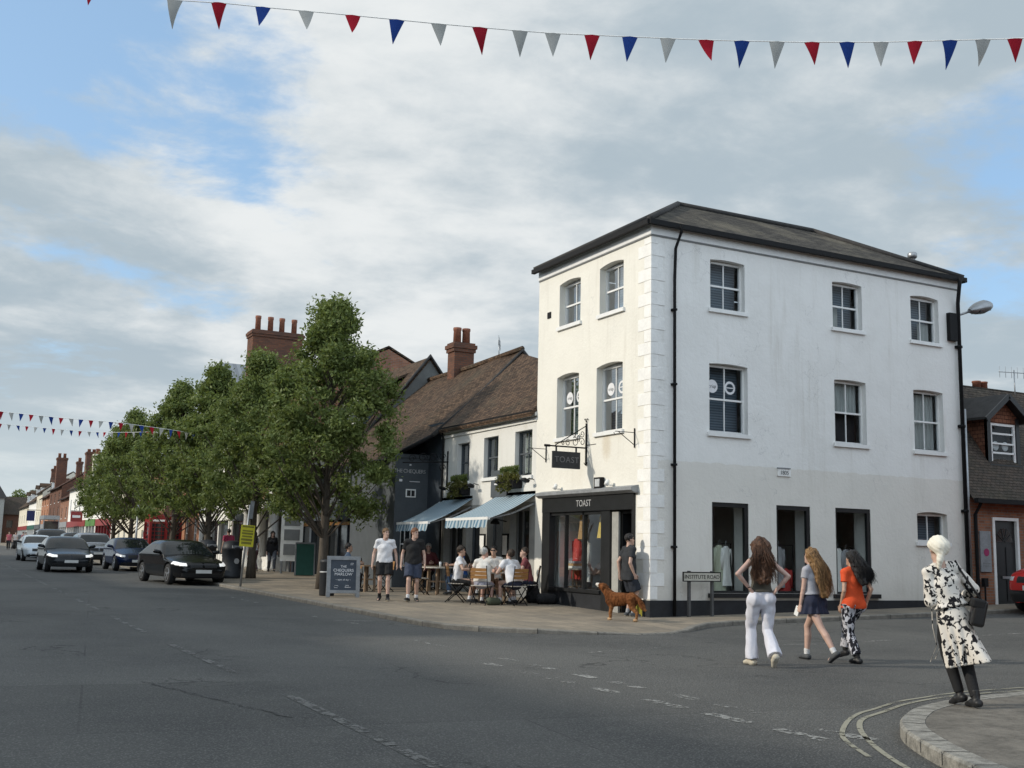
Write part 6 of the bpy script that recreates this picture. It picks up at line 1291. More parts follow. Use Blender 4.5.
S.ell(L(0, -.014, .030), np.array([.064, .074, .046]) * H, R, .015); S.ell(L(0, -.012, .050), np.array([.05, .056, .042]) * H, R, .02); S.ell(L(0, -.045, .014), np.array([.052, .042, .048]) * H, R, .02); S.ell(L(0, .028, .034), np.array([.046, .034, .028]) * H, R, .02); S.chain([L(-.01, -.058, -.02), L(-.02, -.066, -.06), L(-.025, -.062, -.105)], [.024 * H, .021 * H, .012 * H], .02); S.hole(L(0, .07, -.03), np.array([.05, .05, .05]) * H, R)
v, f = S.mesh(.008, lambda X, Y, Z_: .0045 * np.abs(np.sin(Z_ * 75 + X * 55 - Y * 40 + np.sin(X * 40))) - .002 + .0015 * np.sin(X * 150 + Y * 110)); mesh_obj('headscarf', v, f, mat('cream headscarf', (.74, .70, .60), .85, .08, 12, .4, 60), P4.t, True)
P4.hair(HAIR['blond'], 'short')
mb = MB(); o_ = P4.wr[0]; hi = [o_ + np.array([-.02, .0, -.05]), o_ + np.array([-.03, -.03, -.25]), o_ + np.array([.0, -.04, -.42]), o_ + np.array([-.06, -.02, -.58])]; mb.tube(hi, .004, 5); mb.tube([p + np.array([.04, -.02, .03]) for p in hi], .004, 5); mb.build('dress_tie', flower, P4.t, True, False)
t = thing('shoulder_bag', 'black leather shoulder bag hanging at the headscarf woman\'s side', 'bag', (8.68, 7.42, zI + .82), wy)
mb = MB(); Rb = rotz(-.35) @ roty(.22)
mb.rbox((.09, -.09, .05), (.12, .33, .25), Rb)
o = mb.build('bag_body', mat('black leather', (.012, .012, .013), .35, .2, 10, .2), t, False, False); bv = o.modifiers.new('bevel', 'BEVEL'); bv.width = .03; bv.segments = 3
mb = MB(); mb.rbox((.09, -.09, .135), (.125, .335, .09), Rb); o = mb.build('bag_flap', M['black_metal'], t, False, False); bv = o.modifiers.new('bevel', 'BEVEL'); bv.width = .02; bv.segments = 2
mb = MB(); sh = P4.sh[1] - np.array([0, 0, .82]); up_ = P4.up
mb.tube([(.08, -.20, .16), sh + np.array([.03, -.06, -.02]), sh + np.array([.0, -.03, .062]), sh + np.array([.02, .06, .02]), (.10, .02, .17)], .011, 6); mb.build('strap', M['black_metal'], t, True, False)
# ---- two men walking along the pavement
Wm = Person('man in white T-shirt and black shorts walking past the chalk board', (10.05, 26.2, ZP(10.05, 26.2)), R_(158), 1.77, False, (.50, .33, .26), pelvis=(0, 0, .945), ankles=[(-.11, .14, .075), (.10, -.12, .105)], toes=(.1, -.25), heel=(-.1, .45), wrists=[(-.31, .06, .90), (.30, .02, .90)], elbow=[(-.5, -1, 0), (.5, -1, 0)], head=(.55, 0), fat=1.08)
Wm.body().top(WHITEC, .55, -.005, .022, fold=.005).shorts(BLACKC, .36, .026, .012).shoes(BLKSHOE, WSOLE, 1.05, BLACKC).hair(HAIR['sand'], 'short')
Bm = Person('man in black T-shirt and navy shorts walking beside the man in white', (10.62, 25.7, ZP(10.62, 25.7)), R_(158), 1.80, False, (.50, .33, .26), pelvis=(0, 0, .945), ankles=[(-.10, -.10, .09), (.11, .18, .085)], toes=(.2, -.45), heel=(.3, -.15), wrists=[(-.28, .10, .90), (.30, .0, .90)], elbow=[(-.5, -1, 0), (.5, -1, 0)], head=(.75, -.05), fat=1.12)
Bm.body().top(BLACKC, .62, -.02, .024, fold=.005).shorts(cloth((.035, .045, .075)), .42, .028, .014).shoes(BLKSHOE, WSOLE, 1.1, WHITEC).hair(HAIR['ginger'], 'short')
# ---- man at the shop door
Dm = Person('man in dark T-shirt and sunglasses standing at the shop doorway', (13.5, 20.42, ZP(13.5, 20.42)), R_(-98), 1.78, False, (.48, .31, .24), pelvis=(0, 0, .935), wrists=[(-.24, -.10, .90), (.22, .03, .90)], elbow=[(-.5, -1, 0), (.4, -1, 0)], ankles=[(-.10, .02, .08), (.11, .05, .08)], toes=(.2, -.2), head=(-.1, .0), fat=1.12)
Dm.body().top(cloth((.026, .028, .032)), .6, -.09, .03, fold=.006).shorts(cloth((.02, .024, .034)), .44, .028, .016).shoes(GREYSHOE, WSOLE, 1.1, cloth((.3, .31, .33))).hair(HAIR['black'], 'short').glasses()
# ---- seated drinkers
def sitter(label, x, y, yaw, shirt, trous, hair, skin=(.5, .33, .26), H=1.75, fem=False, lean=.12, long=False, short=True, wr=None, head=(0, .1), hs='short', glasses=False, sleeve=.55, h=.0135, fat=1.05):
    z = ZP(x, y); p = Person(label, (x, y, z), yaw, H, fem, skin, pelvis=(0, 0, .545), lean=(lean, 0), ankles=[(-.14, .40, .08), (.13, .33, .08)], wrists=wr or [(-.18, .42, .80), (.18, .42, .80)], elbow=[(-.8, -.6, -.4), (.8, -.6, -.4)], head=head, h=h, fat=fat)
    p.body(1.0 if short else .8).top(shirt, sleeve, -.01, .022, fold=.005)
    p.shorts(trous, .42, .02, .012) if short else p.trousers(trous, .95, .015, .008)
    p.shoes(BLKSHOE, WSOLE, 1.05, WHITEC); p.hair(hair, hs, .1)
    if glasses: p.glasses()
    return p
TX, TY = 12.35, 24.75
face = lambda x, y: math.atan2(-(TX - x), TY - y)
sitter('young man in white T-shirt at the left of the front table', 11.62, 25.25, face(11.62, 25.25), WHITEC, BLACKC, HAIR['dark'], (.42, .27, .2), head=(.2, .05))
sitter('grey haired man in cream T-shirt with his back to the road at the front table', 11.8, 24.22, face(11.8, 24.22), cloth((.62, .6, .56)), cloth((.3, .3, .36)), HAIR['grey'], (.52, .32, .26), lean=.26, head=(-.5, .15), fat=1.15)
sitter('broad man in white T-shirt and navy shorts leaning forward at the front table', 12.5, 23.85, face(12.5, 23.85), WHITEC, NAVY, HAIR['dark'], lean=.42, head=(0, .5), fat=1.18, H=1.8)
sitter('dark haired man in white shirt and sunglasses facing the road at the front table', 12.72, 25.45, face(12.72, 25.45), cloth((.6, .58, .54)), BLACKC, HAIR['black'], (.45, .29, .21), glasses=True, head=(-.2, .0))
sitter('young man in maroon T-shirt at the wall side of the front table', 13.15, 24.35, face(13.15, 24.35), cloth((.17, .045, .05)), NAVY, HAIR['dark'], lean=.2, head=(.1, .1))
sitter('woman in blue shirt and jeans seated under the awning', 13.05, 28.0, R_(75), cloth((.02, .085, .32)), cloth((.06, .1, .17)), HAIR['black'], (.38, .23, .16), 1.68, True, .1, short=False, head=(.1, .05), hs='bob', glasses=True)
sitter('woman in pale top seated next to the woman in blue', 13.45, 27.3, R_(95), cloth((.5, .42, .38)), cloth((.36, .27, .19)), HAIR['dark'], H=1.66, fem=True, hs='long', head=(.2, 0))
sitter('bald man in maroon jumper seated against the pub wall', 13.3, 31.0, R_(150), cloth((.1, .022, .025)), BLACKC, HAIR['grey'], (.48, .3, .24), short=False, sleeve=1.9, head=(0, .0))
sitter('person in denim jacket seated behind the chalk board', 10.55, 30.6, R_(-110), cloth((.07, .1, .15)), BLACKC, HAIR['black'], (.35, .22, .16), short=False, sleeve=1.9, head=(0, .1), h=.016)
# ---- people farther along the pavement
def walker(label, x, y, yaw, shirt, trous, hair, skin=(.48, .31, .24), H=1.74, fem=False, short=False, sleeve=.55, hs='short', step=.16, h=.018, zf=ZP, inf=.02, hem=-.01):
    p = Person(label, (x, y, zf(x, y)), yaw, H, fem, skin, pelvis=(0, 0, .52 * H), ankles=[(-.1, step, .085), (.1, -step, .1)], heel=(0, .4), h=h)
    p.body(1.0 if short else .8).top(shirt, sleeve, hem, inf).hair(hair, hs, .1); p.shorts(trous) if short else p.trousers(trous, .96, .016, .01); p.shoes(BLKSHOE, WSOLE, 1.05); return p
walker('person in black coat and grey trousers walking by the white columns', 13.0, 47.4, R_(170), BLACKC, cloth((.1, .11, .13)), HAIR['dark'], fem=True, sleeve=1.95, hs='bob', hem=-.12, inf=.03)
walker('man in bright pink T-shirt walking away by the litter bin', 11.6, 49.5, R_(5), cloth((.42, .05, .12)), BLACKC, HAIR['black'], H=1.82, short=True)
walker('person in dark clothes walking away beyond the pink T-shirt man', 11.0, 51.0, R_(10), BLACKC, BLACKC, HAIR['black'], sleeve=1.9)
walker('person in pale top half hidden behind the tree by the yellow sign', 12.1, 47.0, R_(10), cloth((.4, .4, .42)), cloth((.1, .06, .07)), HAIR['dark'], fem=True, hs='bob')
for i, (x, y, c1, lab) in enumerate(((4.6, 118, (.4, .1, .12), 'person in red top among the far group in the road'), (5.4, 122, (.5, .45, .42), 'person in pale top among the far group in the road'), (6.6, 126, (.03, .03, .04), 'person in black at the right of the far group'), (5.9, 119, (.35, .16, .18), 'person in dusky pink top among the far group'))):
    walker(lab, x + 1.9, y, R_(170 + 20 * i), cloth(c1), BLACKC, HAIR['dark'], h=.03, zf=Z)

# ================================================================== dog
t = thing('dog', 'russet brown retriever with white muzzle standing on the pavement', 'dog', (12.62, 19.38, ZP(12.62, 19.38)), R_(-64)); t.scale = (.9, .92, .92)
# local: faces -x, seen from its left side
S = SDF(); k = .05
S.chain([(-.26, 0, .50), (-.08, 0, .475), (.14, 0, .49), (.30, 0, .50)], [.135, .135, .118, .115], k, (0, 1, 0), .85)            # trunk
S.ell((-.24, 0, .42), (.13, .10, .15), None, k); S.ell((.30, 0, .47), (.13, .115, .14), None, k)
S.chain([(-.30, 0, .56), (-.42, 0, .66), (-.46, 0, .70)], [.11, .085, .08], .04)                                      # neck
S.ell((-.48, 0, .735), (.095, .08, .078), None, .03); S.chain([(-.53, 0, .745), (-.60, 0, .765), (-.645, 0, .775)], [.052, .042, .032], .025)   # skull, raised muzzle
S.cone((-.52, 0, .70), (-.61, 0, .735), .03, .024, .02)
for sy in (-1, 1):
    S.chain([(-.44, sy * .065, .775), (-.42, sy * .092, .72), (-.425, sy * .09, .655)], [.022, .034, .02], .015)
    f_ = .06 if sy < 0 else -.05
    S.chain([(-.27, sy * .075, .42), (-.25 + f_, sy * .08, .28), (-.28 + f_, sy * .08, .15), (-.275 + f_, sy * .08, .05)], [.075, .045, .032, .028], .03); S.cone((-.275 + f_, sy * .08, .03), (-.325 + f_, sy * .08, .024), .03, .026, .02)
    g_ = .10 if sy < 0 else -.0
    S.chain([(.31, sy * .075, .46), (.25 + g_, sy * .085, .30), (.38 + g_, sy * .085, .185), (.365 + g_, sy * .085, .05)], [.105, .065, .034, .028], .03); S.cone((.365 + g_, sy * .085, .03), (.31 + g_, sy * .085, .024), .031, .027, .02)
S.chain([(.40, 0, .52), (.50, 0, .44), (.57, 0, .33), (.64, 0, .25)], [.05, .062, .065, .03], .04)
S.chain([(-.1, 0, .37), (.1, 0, .39)], [.06, .05], .05)
v, f = S.mesh(.0115, lambda X, Y, Z_: .006 * np.sin(X * 48 + 2 * np.sin(Z_ * 25)) * np.sin(Z_ * 50 - X * 60 + Y * 40) + .0025 * np.sin(X * 120 + Z_ * 190))
fc = v[f].mean(1); mi = np.zeros(len(f), int); mi[(fc[:, 0] < -.575) & (fc[:, 2] > .72)] = 1; mi[(fc[:, 2] < .05)] = 2; mi[(fc[:, 0] < -.655) ] = 3
tt = NT('russet fur'); vv = tt.coord((1, 1, .5)); n_ = tt.noise(vv, 11, 5, .65, 1.0); n2_ = tt.noise(tt.coord((.5, 1, 1)), 70, 3); sp_ = tt.n('ShaderNodeSeparateXYZ'); tt.l(tt.coord(), sp_.inputs[0])
c_ = tt.mix(tt.ramp(n_, .35, .68), (.085, .03, .011), (.22, .085, .032)); c_ = tt.mix(tt.math('MULTIPLY', tt.ramp(sp_.outputs[2], .36, .2), .6), c_, (.34, .16, .065)); tt.bsdf(c_, .9, spec=.1, bump=n2_, bstr=1.0, bdist=.012)
fw_ = mat('white fur', (.62, .58, .52), .8, .1, 20, .4, 60)
v2, f2 = [], []
parts = [(v, f, 0)]
V, F = v, f
mesh_obj('body', V, F, [tt.mat, fw_, mat('pale paw fur', (.42, .27, .15), .8), M['rubber']], t, True, mi)


# ================================================================== cafe furniture
def chair_proto(label, x, y, yaw):
    t = thing('folding_chair', label, 'chair', (x, y, ZP(x, y)), yaw, 'slatted folding chairs outside the cafe')   # sitter faces +y
    mb = MB()
    for k in range(6): a = -.19 + k * .07; mb.rbox((0, a, .455), (.40, .055, .018))
    mb.build('seat', M['palewood'], t, False, False)
    mb = MB()
    for k in range(3): mb.rbox((0, -.235 - .012 * k, .66 + .085 * k), (.42, .016, .075), rotx(.14))
    mb.build('backrest', M['wood'], t, False, False)
    for s in (-1, 1):
        mb = MB(); mb.tube([(s * .215, .22, 0), (s * .215, -.02, .26), (s * .215, -.20, .46), (s * .215, -.285, .93)], .013, 6); mb.build('leg', M['black_metal'], t, True, False)
        mb = MB(); mb.tube([(s * .19, -.26, 0), (s * .19, .0, .25), (s * .19, .17, .45)], .013, 6); mb.build('leg', M['black_metal'], t, True, False)
    mb = MB(); mb.tube([(-.19, -.2, .06), (.19, -.2, .06)], .009, 5); mb.tube([(-.215, .16, .06), (.215, .16, .06)], .009, 5); mb.tube([(-.2, .0, .25), (.2, .0, .25)], .009, 5); mb.build('stretcher', M['black_metal'], t, True, False)
    return t
def dup(root, loc, rz, label):
    r = root.copy(); COL.objects.link(r); r.location = loc; r.rotation_euler = (0, 0, rz); r['label'] = label
    for ch in [o for o in bpy.data.objects if o.parent is root]:
        c = ch.copy(); COL.objects.link(c); c.parent = r
        for g in [o for o in bpy.data.objects if o.parent is ch]: d = g.copy(); COL.objects.link(d); d.parent = c
    return r
ch0 = None
for x, y, yaw, lab in ((11.62, 25.25, face(11.62, 25.25), 'folding chair under the young man in white at the left of the front table'), (11.8, 24.22, face(11.8, 24.22), 'folding chair under the grey haired man, its bright slatted back to the road'),
        (12.5, 23.85, face(12.5, 23.85), 'folding chair under the broad man leaning forward at the front table'), (12.72, 25.45, face(12.72, 25.45), 'folding chair under the man in sunglasses facing the road'), (13.15, 24.35, face(13.15, 24.35), 'folding chair under the young man in maroon by the wall'),
        (13.05, 28.0, R_(75), 'folding chair under the woman in blue'), (13.45, 27.3, R_(95), 'folding chair under the woman in pale top'), (13.3, 31.0, R_(150), 'folding chair under the bald man by the pub wall'),
        (11.9, 28.3, R_(-95), 'empty folding chair with pale seat beside the man in black'), (10.55, 30.6, R_(-110), 'folding chair under the person in denim'), (11.55, 30.2, R_(100), 'empty folding chair facing the person in denim'), (11.4, 31.6, R_(-60), 'empty folding chair farthest back behind the chalk board')):
    if ch0 is None: ch0 = chair_proto(lab, x, y, yaw)
    else: dup(ch0, (x, y, ZP(x, y)), yaw, lab)
def rtable(label, x, y, r, m, square=False):
    t = thing('cafe_table', label, 'table', (x, y, ZP(x, y)), .3, 'tables outside the cafe'); mb = MB()
    mb.box(-r, r, -r, r, .72, .75) if square else mb.lathe([(r, .72), (r, .75)], (0, 0, 0), 24); mb.build('table_top', m, t, False, False)
    for k in range(4):
        a = math.pi / 4 + k * math.pi / 2; q = r * .62; mb = MB(); mb.bar((q * math.cos(a), q * math.sin(a), 0), (q * .9 * math.cos(a), q * .9 * math.sin(a), .72), .05, .05); mb.build('leg', M['oldwood'], t, False, False)
    mb = MB(); q = r * .6; mb.bar((-q * .7, -q * .7, .35), (q * .7, q * .7, .35), .035, .05); mb.bar((q * .7, -q * .7, .35), (-q * .7, q * .7, .35), .035, .045); mb.build('brace', M['oldwood'], t, False, False); return t
rtable('round wooden table between the five men at the front', TX, TY, .5, M['palewood'])
rtable('wooden table with pale top in front of the woman in blue', 12.45, 28.35, .45, M['palewood'])
rtable('dark square table in front of the bald man by the pub wall', 12.75, 30.2, .4, M['oldwood'], True)
rtable('square table in front of the person in denim', 11.1, 30.35, .4, M['oldwood'], True)
def glass_(x, y, z, h, r, m, lab):
    mb = MB(); mb.lathe([(r * .75, 0), (r, h), (r * .93, h), (r * .68, .01)], (0, 0, 0), 12); o = mb.build('drinking_glass', m, None, True, False); o.location = (x, y, z); tag(o, lab, 'glass')
zt = ZP(TX, TY) + .751
GL = mat('beer in glass', (.35, .2, .05), .1, .1, 5, 0, spec=.6)
glass_(TX - .2, TY + .12, zt, .15, .04, GL, 'beer glass on the left of the front table'); glass_(TX + .12, TY - .2, zt, .15, .04, GL, 'beer glass on the road side of the front table'); glass_(TX + .22, TY + .18, zt, .12, .035, M['lamp_off'], 'clear glass on the wall side of the front table')
glass_(12.5, 28.3, ZP(12.45, 28.35) + .751, .14, .04, M['lamp_off'], 'clear glass on the table of the woman in blue')
S = SDF(); S.chain([(0, 0, .12), (0, 0, .40)], [.17, .13], .05, (1, 0, 0), 1.15); S.ell((0, -.12, .17), (.15, .09, .13), None, .04); S.cut((0, 0, -1), (0, 0, 0)); v, f = S.mesh(.015, lambda X, Y, Z_: .008 * np.sin(X * 40) * np.sin(Z_ * 45))
t = thing('backpack', 'black backpack on the pavement against the white building', 'bag', (13.42, 24.62, ZP(13.42, 24.62)), .4); mesh_obj('bag_body', v, f, BLACKC, t, True); mb = MB(); mb.tube([(-.06, .05, .5), (-.05, .05, .58), (.05, .05, .58), (.06, .05, .5)], .012, 6); mb.build('handle', M['plastic'], t, True, False)
t = thing('backpack', 'low black bag lying next to the upright backpack', 'bag', (13.5, 24.05, ZP(13.5, 24.05)), .1); S = SDF(); S.chain([(-.16, 0, .14), (.16, 0, .13)], [.13, .13], .05); S.cut((0, 0, -1), (0, 0, 0)); v, f = S.mesh(.015); mesh_obj('bag_body', v, f, BLACKC, t, True)
S = SDF(); S.chain([(-.14, 0, .09), (.12, 0, .08)], [.10, .09], .05); S.cut((0, 0, -1), (0, 0, 0)); v, f = S.mesh(.012); t = thing('shopping_bag', 'small olive bag on the pavement under the front table', 'bag', (12.05, 24.05, ZP(12.05, 24.05)), .3); mesh_obj('bag_body', v, f, cloth((.07, .08, .05)), t, True)
# chalk A-board
x, y = 9.62, 28.1
t = thing('chalk_a_board', 'grey framed chalk A-board with white lettering on the pavement edge', 'A-board', (x, y, ZP(x, y)), R_(-14))
Rf = rotx(-.14); pf = lambda u, z, d=0.: np.array([0, -.30, 0]) + np.array([u, 0, 0]) + Rf @ np.array([0, -d, z])
def fpl(mb, u0, u1, z0, z1, d0, d1):
    V = [pf(u, z, d) for d in (d0, d1) for z in (z0, z1) for u in (u0, u1)]; mb.add(V, [(0, 2, 3, 1), (4, 5, 7, 6), (0, 1, 5, 4), (2, 6, 7, 3), (0, 4, 6, 2), (1, 3, 7, 5)])
mb = MB(); fpl(mb, -.43, -.33, 0, 1.06, 0, .04); fpl(mb, .33, .43, 0, 1.06, 0, .04); fpl(mb, -.33, .33, .96, 1.06, 0, .04); fpl(mb, -.33, .33, .1, .18, 0, .04); mb.build('frame', M['lead'], t, False, False)
mb = MB(); fpl(mb, -.33, .33, .18, .96, .005, .02); mb.build('board', M['chalk'], t, False, False)
mb = MB(); mb.bar((-.38, .27, 0), (-.38, -.15, 1.04), .04, .04); mb.bar((.38, .27, 0), (.38, -.15, 1.04), .04, .04); mb.build('rear_leg', M['lead'], t, False, False)
Mw = np.array(wmat(t)); wp = lambda q: (Mw @ np.array([*q, 1]))[:3]; xd = Mw[:3, :3] @ np.array([1, 0, 0]); ud = Mw[:3, :3] @ (Rf @ np.array([0, 0, 1.]))
for txt, zz, sz in (('THE', .79, .085), ('CHEQUERS', .69, .105), ('MARLOW', .59, .105)): lettering(txt, sz, wp(pf(0, zz, .024)), xd, ud, M['white_txt'], t, ext=.001)
lettering('~ open all day ~', .06, wp(pf(0, .45, .024)), xd, ud, M['white_txt'], t, ext=.001)
mb = MB(); 
for u0, z0, r_ in ((-.18, .27, .05), (.1, .28, .045), (.22, .86, .035)): mb.tube([pf(u0 + r_ * math.cos(a), z0 + r_ * .7 * math.sin(a) + .01 * math.sin(3 * a), .024) for a in np.linspace(0, 5.6, 14)], .005, 4)
fpl(mb, .04, .2, .25, .262, .02, .025); mb.build('chalk_drawing', M['white_txt'], t, True, False)
t = thing('litter_bin', 'slim black litter bin directly behind the chalk board', 'litter bin', (9.42, 28.75, ZP(9.42, 28.75))); mb = MB(); mb.lathe([(.19, 0), (.2, .03), (.2, .85), (.21, .87), (.21, .92), (.17, .95)], (0, 0, 0), 20); mb.build('bin_body', M['black_paint'], t, True, False); mb = MB(); mb.lathe([(.205, .6), (.207, .6), (.207, .64), (.205, .64)], (0, 0, 0), 20); mb.build('band', M['silver_txt'], t, True, False)
def big_bin(x, y, lab):
    t = thing('litter_bin', lab, 'litter bin', (x, y, ZP(x, y)), R_(15)); mb = MB(); mb.lathe([(.36, 0), (.38, .02), (.38, .12), (.35, .14), (.36, 1.0), (.38, 1.02), (.38, 1.1), (.3, 1.3), (.1, 1.36)], (0, 0, 0), 4 * 6, None); mb.build('bin_body', M['black_paint'], t, True, False)
    mb = MB(); mb.box(-.2, .2, -.365, -.33, 1.08, 1.18); mb.build('opening', M['lead'], t, False, False); mb = MB(); mb.lathe([(.1, 0), (.1, .008)], (0, -.352, .62), 14, rotx(math.pi / 2)); mb.build('crest', M['silver_txt'], t, False, False)
big_bin(9.75, 40.9, 'large black litter bin with domed top beside the yellow sign'); big_bin(10.0, 46.2, 'large black litter bin half hidden behind the parked black saloon')
t = thing('yellow_road_sign', 'yellow temporary notice strapped to a leaning grey pole at the kerb', 'sign', (8.5, 34.3, ZP(8.5, 34.3)), R_(-14))
mb = MB(); mb.tube([(-.02, 0, 0), (.14, 0, 2.5)], .035, 8); mb.build('pole', M['grey_metal'], t, True, False); mb = MB(); mb.rbox((.19, 0, 2.35), (.12, .08, .55), roty(.08)); mb.build('lamp_casing', M['lead'], t, False, False)
mb = MB(); mb.rbox((.10, -.05, 1.55), (.42, .012, .66), roty(.05)); mb.build('sign_plate', M['yellow'], t, False, False); mb = MB()
for zz, h_, w_ in ((.28, .05, .34), (.15, .05, .32), (.07, .06, .34), (-.02, .05, .3), (-.12, .07, .34), (-.22, .07, .30)): mb.rbox(np.array((.10, -.058, 1.55)) + roty(.08) @ np.array([0, 0, zz]), (w_, .004, h_), roty(.08))
mb.build('printed_lines', M['yellow_mark'], t, False, False)
t = thing('green_a_board', 'dark green A-board standing by the shop fronts beyond the tree', 'A-board', (12.9, 42.3, ZP(12.9, 42.3)), R_(-12)); mb = MB(); mb.rbox((0, -.2, .65), (.72, .04, 1.25), rotx(-.15)); mb.build('board', M['sign_teal'], t, False, False); mb = MB(); mb.rbox((0, .2, .6), (.7, .04, 1.2), rotx(.15)); mb.build('rear_board', M['shop_paint'], t, False, False)
mb = MB(); q = rotx(-.15)
for u in (-.36, .36): mb.rbox(np.array((u, -.21, .65)), (.05, .05, 1.27), q)
mb.rbox(np.array((0, -.125, 1.26)), (.72, .05, .06), q); mb.build('frame', M['lead'], t, False, False)
t = thing('shop_display_board', 'pale free standing picture rack beside the white columns', 'display stand', (13.2, 45.2, ZP(13.2, 45.2)), R_(-20)); mb = MB(); mb.box(-.45, .45, -.05, .05, .5, 2.6); mb.build('panel', M['far_white'], t, False, False); mb = MB()
for i in range(3): mb.box(-.32, .32, -.06, -.051, .75 + i * .6, 1.2 + i * .6)
mb.build('picture', M['grey_paint'], t, False, False); mb = MB(); mb.box(-.4, -.34, -.2, .2, 0, .5); mb.box(.34, .4, -.2, .2, 0, .5); mb.build('stand', M['lead'], t, False, False)
# red telephone box
def phone_box(x, y, lab):
    t = thing('telephone_box', lab, 'telephone box', (x, y, ZP(x, y)), R_(8)); w = .46; mb = MB(); mb.box(-w, w, -w, w, 0, .16)
    for sx in (-1, 1):
        for sy in (-1, 1): mb.box(sx * w - .06, sx * w + .06, sy * w - .06, sy * w + .06, .16, 2.2)
    mb.box(-w - .04, w + .04, -w - .04, w + .04, 2.2, 2.42); n = 10
    for e in (0, 1):
        A = [(-w - .02 + (2 * w + .04) * i / n, 2.42 + .26 * math.sin(math.pi * i / n)) for i in range(n + 1)]
        mb.slab([(u, -w - .02, z) for u, z in A] if e == 0 else [(-w - .02, u, z) for u, z in A], (0, 2 * w + .04, 0) if e == 0 else (2 * w + .04, 0, 0))
    mb.build('cabin', M['red_paint'], t, False, False)
    for a in range(4):
        R = rotz(a * math.pi / 2); m2 = MB()
        for u in (-.4, .37): m2.rbox(R @ np.array((u + .015, -w, 1.2)), (.04, .05, 1.95), R)
        for z in np.linspace(.35, 2.15, 9): m2.rbox(R @ np.array((0, -w, z)), (.8, .03, .035), R)
        for u in (-.2, .2): m2.rbox(R @ np.array((u, -w, 1.25)), (.03, .03, 1.8), R)
        m2.rbox(R @ np.array((0, -w, .26)), (.8, .05, .2), R); d = m2.build('glazed_side' if a else 'door', M['red_paint'], t, False, False); g = MB(); g.rbox(R @ np.array((0, -w + .02, 1.25)), (.8, .01, 1.85), R); g.build('pane', M['dark_glass'], d, False, False)
    mb = MB(); mb.box(-.34, .34, -w - .05, -w - .041, 2.26, 2.37); mb.build('opal_sign', M['quoin'], t, False, False); return t
phone_box(11.35, 66.5, 'red telephone box with domed top standing among the trees'); phone_box(12.75, 69.5, 'red telephone box partly hidden behind the tree trunk')
t = thing('lamp_post', 'slim grey post rising in front of the red telephone box', 'post', (9.6, 62, ZP(9.6, 62))); mb = MB(); mb.tube([(0, 0, 0), (0, 0, 1.1), (0, 0, 3.1)], [.07, .06, .045], 8); mb.build('post', M['grey_metal'], t, True, False); mb = MB(); mb.box(-.12, .12, -.03, -.0, 2.5, 2.95); mb.build('sign_plate', M['lead'], t, False, False)
t = thing('hanging_blue_sign', 'dark blue hanging sign projecting over the pavement far up the street', 'sign', (12.4, 178, 5.2)); mb = MB(); mb.box(-.5, .6, -.05, .05, -.9, .6); mb.build('board', cloth((.03, .04, .12)), t, False, False); mb = MB(); mb.tube([(-.5, 0, .7), (1.4, 0, .7)], .05, 6); mb.build('bracket', M['black_metal'], t, False, False)
t = thing('hanging_red_sign', 'red and white projecting shop sign in front of the white rendered building', 'sign', (12.4, 118, 3.9)); mb = MB(); mb.box(-.5, .6, -.06, .06, -.5, .5); mb.build('board', M['sign_red'], t, False, False); mb = MB(); mb.tube([(-.5, 0, .55), (1.4, 0, .55)], .04, 6); mb.build('bracket', M['black_metal'], t, False, False); mb = MB(); mb.box(-.35, .4, -.07, -.061, -.12, .12); mb.build('printed_band', M['white_txt'], t, False, False)
t = thing('bus_shelter', 'grey glazed bus shelter beside the far parked cars', 'bus shelter', (11.0, 130, ZP(10.8, 112))); mb = MB(); mb.box(-.8, .8, -2.5, 2.5, 3.1, 3.5); mb.build('roof', M['grey_metal'], t, False, False)
for xx in (-.75, .75):
    for yy in (-2.4, 2.4): mb = MB(); mb.box(xx - .05, xx + .05, yy - .05, yy + .05, 0, 3.1); mb.build('post', M['grey_metal'], t, False, False)
mb = MB(); mb.box(.68, .7, -2.3, 2.3, .4, 2.9); mb.box(-.7, .7, -2.4, -2.37, .4, 2.9); mb.build('glazing', M['dark_glass'], t, False, False)

